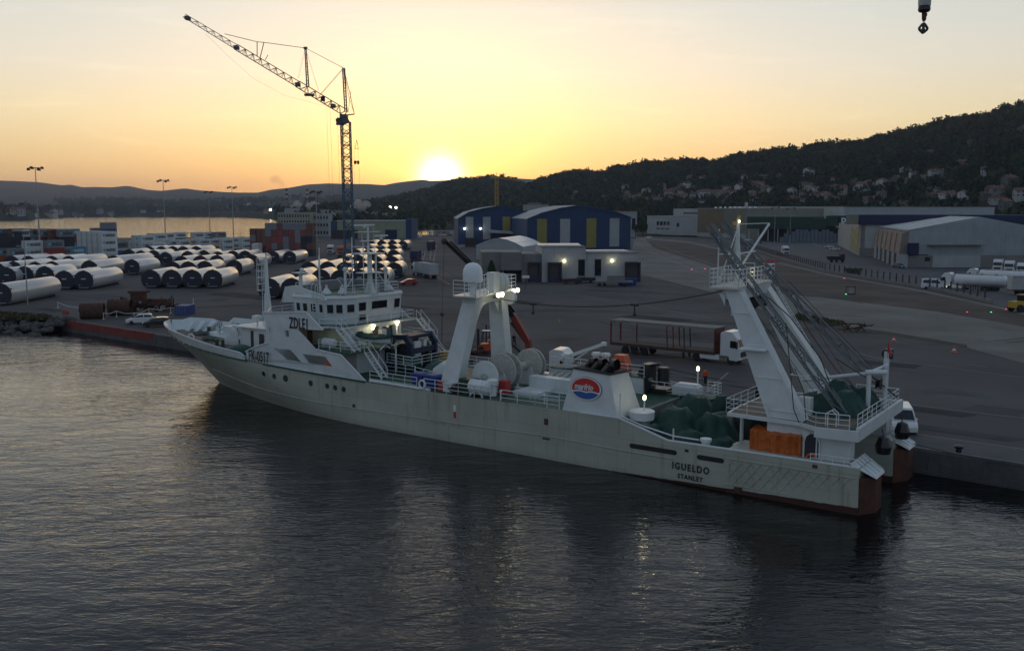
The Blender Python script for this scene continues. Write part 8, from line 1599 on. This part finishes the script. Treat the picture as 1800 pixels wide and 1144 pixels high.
P = G(924, 508); e = empty('small_sign', P, 0, 'small white sign on a thin post before the dock building', 'sign'); MB().tube((0, 0, 0), (0, 0, 3.0), .06, n=5).build('post', M['dark'], e); MB().box(-.85, .85, -.06, .06, 2.5, 3.1).build('plate', M['rail'], e)
mb = MB().lathe([(.2, 0), (.2, .12), (.08, .2), (.12, .45), (.02, .5)], (0, 0, 0), 8); o = mb.build('yellow_hydrant', M['yellow']); o.location = G(983, 566); tag(o, 'small yellow hydrant alone on the open asphalt', 'hydrant')
# quay bollards and mooring lines
def boll(d, i):
    p = Q(d, .75); e = empty('quay_bollard', (p.x, p.y, ZQ+.03), 0, 'black bollard on the quay edge, %s counted from the left' % ordn(i), 'bollard', 'bollards along the quay edge'); MB().lathe([(.32, 0), (.32, .08), (.2, .12), (.2, .42), (.34, .48), (.36, .6), (.2, .68)], (0, 0, 0), 14).build('bollard_body', M['black'], e, True)
for i, d in enumerate((-92, -74, -47, 4, 17)): boll(d, i)
def rope(a, b_, sag, label, r=.035, n=14, m_='rope'):
    a = Vector(a); b_ = Vector(b_); mb = MB(); P_ = [a.lerp(b_, k/n)-Vector((0, 0, sag*4*(k/n)*(1-k/n))) for k in range(n+1)]; mb.path([p-a for p in P_], r, 4); o = mb.build('mooring_line', M[m_]); o.location = a; tag(o, label, 'mooring line', 'mooring lines of the trawler')
bp_ = lambda d: Q(d, .75)+Vector((0, 0, ZQ+.4-ZQ)); 
b74 = Vector((*Q(-74, .75).xy, ZQ+.4)); bw = [shp(78.5, 6.9, 5.8), shp(76.3, 4.6, 5.7), shp(79.5, 6.3, 5.6)]
rope(b74, bw[0], .8, 'slack pale mooring line from the quay to the bow, highest of the three'); rope(b74, bw[1]+Vector((0, 0, -.4)), 2.2, 'slack pale mooring line sagging lowest below the bow'); rope(b74, bw[2]+Vector((0, 0, -.2)), 1.6, 'slack pale mooring line from the quay to the bow, middle of the three')
rope(shp(-.2, 11.5, 2.6), Vector((*Q(17, .3).xy, ZQ+.4)), .5, 'mooring line from the stern to the quay on the right, upper', .03, m_='cable'); rope(shp(-.4, 10.5, .9), Vector((*Q(30, .3).xy, ZQ-.2)), .6, 'mooring line from the stern to the quay on the right, lower', .03, m_='cable')
# ------------------------------------------------------------------ people
def person(P, rz, label, top, legs, pose='stand', hat=None, scale=1.0, arms=((.35, -.15), (-.3, .2)), stride=.0):
    e = empty('person', P, rz, label, 'person'); me = bpy.data.meshes.new('body'); V = []; E = []; Rr = []
    def v(x, y, z, r, par=None): V.append((x, y, z)); Rr.append(r); 
    def ch(pts, par):
        k = par
        for (x, y, z, r) in pts: V.append((x, y, z)); Rr.append(r); E.append((k, len(V)-1)); k = len(V)-1
        return k
    V.append((0, 0, .95)); Rr.append((.15, .12)); lean = .18 if pose == 'lean' else .03
    sp_ = ch([(lean*.4, 0, 1.12, (.14, .11)), (lean, 0, 1.34, (.17, .12)), (lean*1.2, 0, 1.46, (.11, .09)), (lean*1.3, 0, 1.54, (.055, .055)), (lean*1.5, 0, 1.62, (.085, .075)), (lean*1.6+.01, 0, 1.70, (.10, .08)), (lean*1.6, 0, 1.78, (.07, .06))], 0)
    for s_, st_ in ((-1, stride), (1, -stride)): ch([(0, s_*.10, .86, (.10, .095)), (st_*.5+.03, s_*.11, .50, (.065, .065)), (st_, s_*.11, .12, (.045, .045)), (st_+.02, s_*.115, .05, (.05, .04)), (st_+.17, s_*.12, .035, (.04, .03))], 0)
    for s_, (fx_, fz) in zip((-1, 1), arms): sh_ = ch([(lean*1.15, s_*.18, 1.42, (.065, .065))], 3); el = (lean+fx_*.3, s_*.25, 1.16); hd_ = (lean+fx_, s_*.22, .95+fz+.05); ch([(*el, (.045, .045)), (*hd_, (.032, .032)), (hd_[0]+.07, hd_[1], hd_[2]-.03, (.035, .02)), (hd_[0]+.13, hd_[1], hd_[2]-.05, (.02, .015))], sh_)
    me.from_pydata(V, E, []); o = bpy.data.objects.new('body', me); COL.objects.link(o); o.parent = e; m = o.modifiers.new('skin', 'SKIN'); sk = me.skin_vertices[0].data
    for i, r in enumerate(Rr): sk[i].radius = r
    sk[0].use_root = True; m2 = o.modifiers.new('sub', 'SUBSURF'); m2.levels = 1; m2.render_levels = 2; me.materials.append(M['skin'])
    # clothing: jacket and trousers hug the body
    MB().lathe([(.175, .92), (.19, 1.05), (.20, 1.25), (.21, 1.38), (.12, 1.48), (.07, 1.52)], (lean*.8, 0, 0), 14).build('jacket', top, e, True)
    for s_, (fx_, fz) in zip((-1, 1), arms): MB().tube((lean*1.15, s_*.19, 1.43), (lean+fx_*.3, s_*.25, 1.16), .085, .06, 10).tube((lean+fx_*.3, s_*.25, 1.17), (lean+fx_, s_*.22, 1.0+fz), .062, .045, 10).build('sleeve', top, e, True)
    mb = MB()
    for s_, st_ in ((-1, stride), (1, -stride)): mb.tube((0, s_*.09, .96), (st_*.5+.03, s_*.11, .50), .125, .085, 10).tube((st_*.5+.03, s_*.11, .52), (st_, s_*.11, .10), .085, .065, 10)
    mb.build('trousers', legs, e, True); MB().ball((lean*1.6-.01, 0, 1.755), .112, 12, 8, 1.05, .9, .8).build('helmet' if hat else 'hair', hat or M['black'], e, True); e.scale = (scale,)*3
    MB().ball((lean*1.6+.10, 0, 1.69), .018, 6, 5).build('nose', M['skin'], e)
person(G(904, 609), hd(-.6, -.8), 'person in dark work clothes standing by the red folding crane', M['cloth_d'], M['cloth_d'], arms=((.3, .1), (.2, .0)), stride=.2)
person(G(1240, 676), hd(-.8, -.5), 'person in a bright orange jacket standing on the quay behind the deck lamp', M['cloth_o'], M['cloth_d'])
person(shp(35.0, 12.9-.9, 4.12), hd(.5, -.8), 'person in dark clothes by the starboard rail near the white portal leg', M['cloth_d'], M['cloth_d'])
person(shp(33.2, 12.0, 4.12), hd(-.5, -.8), 'person in a red jacket leaning over gear at the starboard rail', pm('red_jacket', (.22, .02, .03), .8, .1), M['cloth_d'], 'lean')
person(G(1330, 706), hd(.5, .8), 'person in black seen from behind near the raised stern platform', M['black'], M['black'])

# parts drawn together become one part each
def split_parts(names, gap=.12):
    for o in [o for o in COL.objects if o.type == 'MESH' and o.name.split('.')[0] in names and o.data.users == 1]:
        me = o.data; n = len(me.vertices); par = list(range(n))
        def fnd(a):
            while par[a] != a: par[a] = par[par[a]]; a = par[a]
            return a
        for e_ in me.edges: a, b = fnd(e_.vertices[0]), fnd(e_.vertices[1]); par[a] = b
        isl = {}
        for v in me.vertices: isl.setdefault(fnd(v.index), []).append(v.co)
        bb = {k: [Vector([min(c[i] for c in cs)-gap for i in range(3)]), Vector([max(c[i] for c in cs)+gap for i in range(3)])] for k, cs in isl.items()}
        ks = list(bb); cl = {k: k for k in ks}
        def fc(a):
            while cl[a] != a: a = cl[a]
            return a
        for i, a in enumerate(ks):
            for b in ks[i+1:]:
                if all(bb[a][0][q] <= bb[b][1][q] and bb[b][0][q] <= bb[a][1][q] for q in range(3)): cl[fc(a)] = fc(b)
        groups = sorted({fc(k) for k in ks})
        if len(groups) < 2 or len(groups) > 40: continue
        vg = [fc(fnd(i)) for i in range(n)]
        for gi, g_ in enumerate(groups):
            q = o if gi == len(groups)-1 else o.copy()
            if q is not o: q.data = me.copy(); COL.objects.link(q); q.parent = o.parent
            bm = bmesh.new(); bm.from_mesh(q.data); bm.verts.ensure_lookup_table(); bmesh.ops.delete(bm, geom=[v for v in bm.verts if vg[v.index] != g_], context='VERTS'); bm.to_mesh(q.data); bm.free()
split_parts({'transom_fender', 'quarter_plate', 'stern_block', 'sheer_stripe', 'bulwark_cap', 'rubbing_strake', 'plating_edge', 'hanging_fender', 'rope_coil', 'ventilator', 'dome_pedestal', 'yellow_drum', 'mooring_bollard', 'fairlead', 'cabinet', 'deck_pipe', 'goose_neck_vent', 'discharge_opening', 'freeing_slot', 'vent_cone', 'antenna', 'antenna_bracket', 'boom_stay', 'brake_wheel', 'drum', 'winch_casing', 'platform_post', 'bow_roller_bracket', 'hatch_frame', 'hydraulic_block', 'trawl_block', 'hanging_block', 'window', 'door', 'guard_rail', 'gantry_ladder', 'stay_wire', 'hoist_rope', 'counterweight', 'winch_sheave', 'boat_cradle'})

random.seed(77)
pt = [pm('asphalt_patch_%s' % n_, (c, c, c*1.05), .9, .2, .3, dirt=.3, dcol=(.04, .04, .04), det=8, spec=.1) for n_, c in (('dark', .048), ('mid', .080), ('pale', .095))]
for i, (px, py, w, h, k) in enumerate([(700, 540, 14, 6, 0), (1000, 545, 18, 5, 2), (1150, 560, 12, 7, 0), (820, 590, 9, 4, 1), (430, 520, 22, 7, 0), (330, 515, 14, 5, 2), (560, 545, 16, 5, 1), (1060, 520, 25, 7, 1), (1560, 640, 7, 3, 0), (1690, 690, 6, 3, 2), (1620, 720, 9, 2.2, 0), (1750, 720, 5, 3, 1), (1480, 620, 9, 4, 2), (760, 520, 20, 5, 2), (180, 522, 16, 6, 1), (90, 545, 9, 3, 0), (900, 530, 13, 6, 0), (1220, 545, 11, 5, 2), (1690, 760, 9, 1.8, 1), (660, 520, 9, 9, 1)]):
    c = G(px, py); a = math.atan2(qd.y, qd.x)+random.uniform(-.05, .05); ca, sa = math.cos(a), math.sin(a); P_ = [Vector((c.x+x*ca-y*sa, c.y+x*sa+y*ca, 0)) for x, y in ((-w/2, -h/2), (w/2*random.uniform(.8, 1), -h/2), (w/2, h/2*random.uniform(.6, 1)), (-w/2*random.uniform(.7, 1), h/2))]
    sheet('asphalt_patch', P_, pt[k], .008+.0008*i)
tm = pm('tyre_mark', (.036, .035, .036), .9, .4, 2, spec=.1); mb = MB()
def arc(cx, cy, r, a0, a1, w=.28, both=1.9):
    c = G(cx, cy); n = 14
    for off in (0, both):
        P_ = [Vector((c.x+(r+off)*math.cos(a0+(a1-a0)*k/n), c.y+(r+off)*math.sin(a0+(a1-a0)*k/n), 0)) for k in range(n+1)]
        for a, b in zip(P_[:-1], P_[1:]): nn = Vector((-(b-a).y, (b-a).x, 0)).normalized()*w/2; mb.add([(q.x, q.y, ZQ+.03) for q in (a-nn, b-nn, b+nn, a+nn)], [(0, 1, 2, 3)])
for i in range(34):
    px = random.uniform(150, 1800); py = random.uniform(505, 640)+(max(0, px-1100)*.12); r = random.uniform(9, 45); a0 = random.uniform(0, 6.28)
    P = G(px, min(py, 760))+Vector((r*math.cos(a0+.4), r*math.sin(a0+.4), 0))
    if (P-qa).dot(qn) > -4: continue
    arc(px, min(py, 760), r, a0, a0+random.uniform(.3, .9))
mb.v and tag(mb.build('tyre_marks', tm, recalc=False), kind='structure')
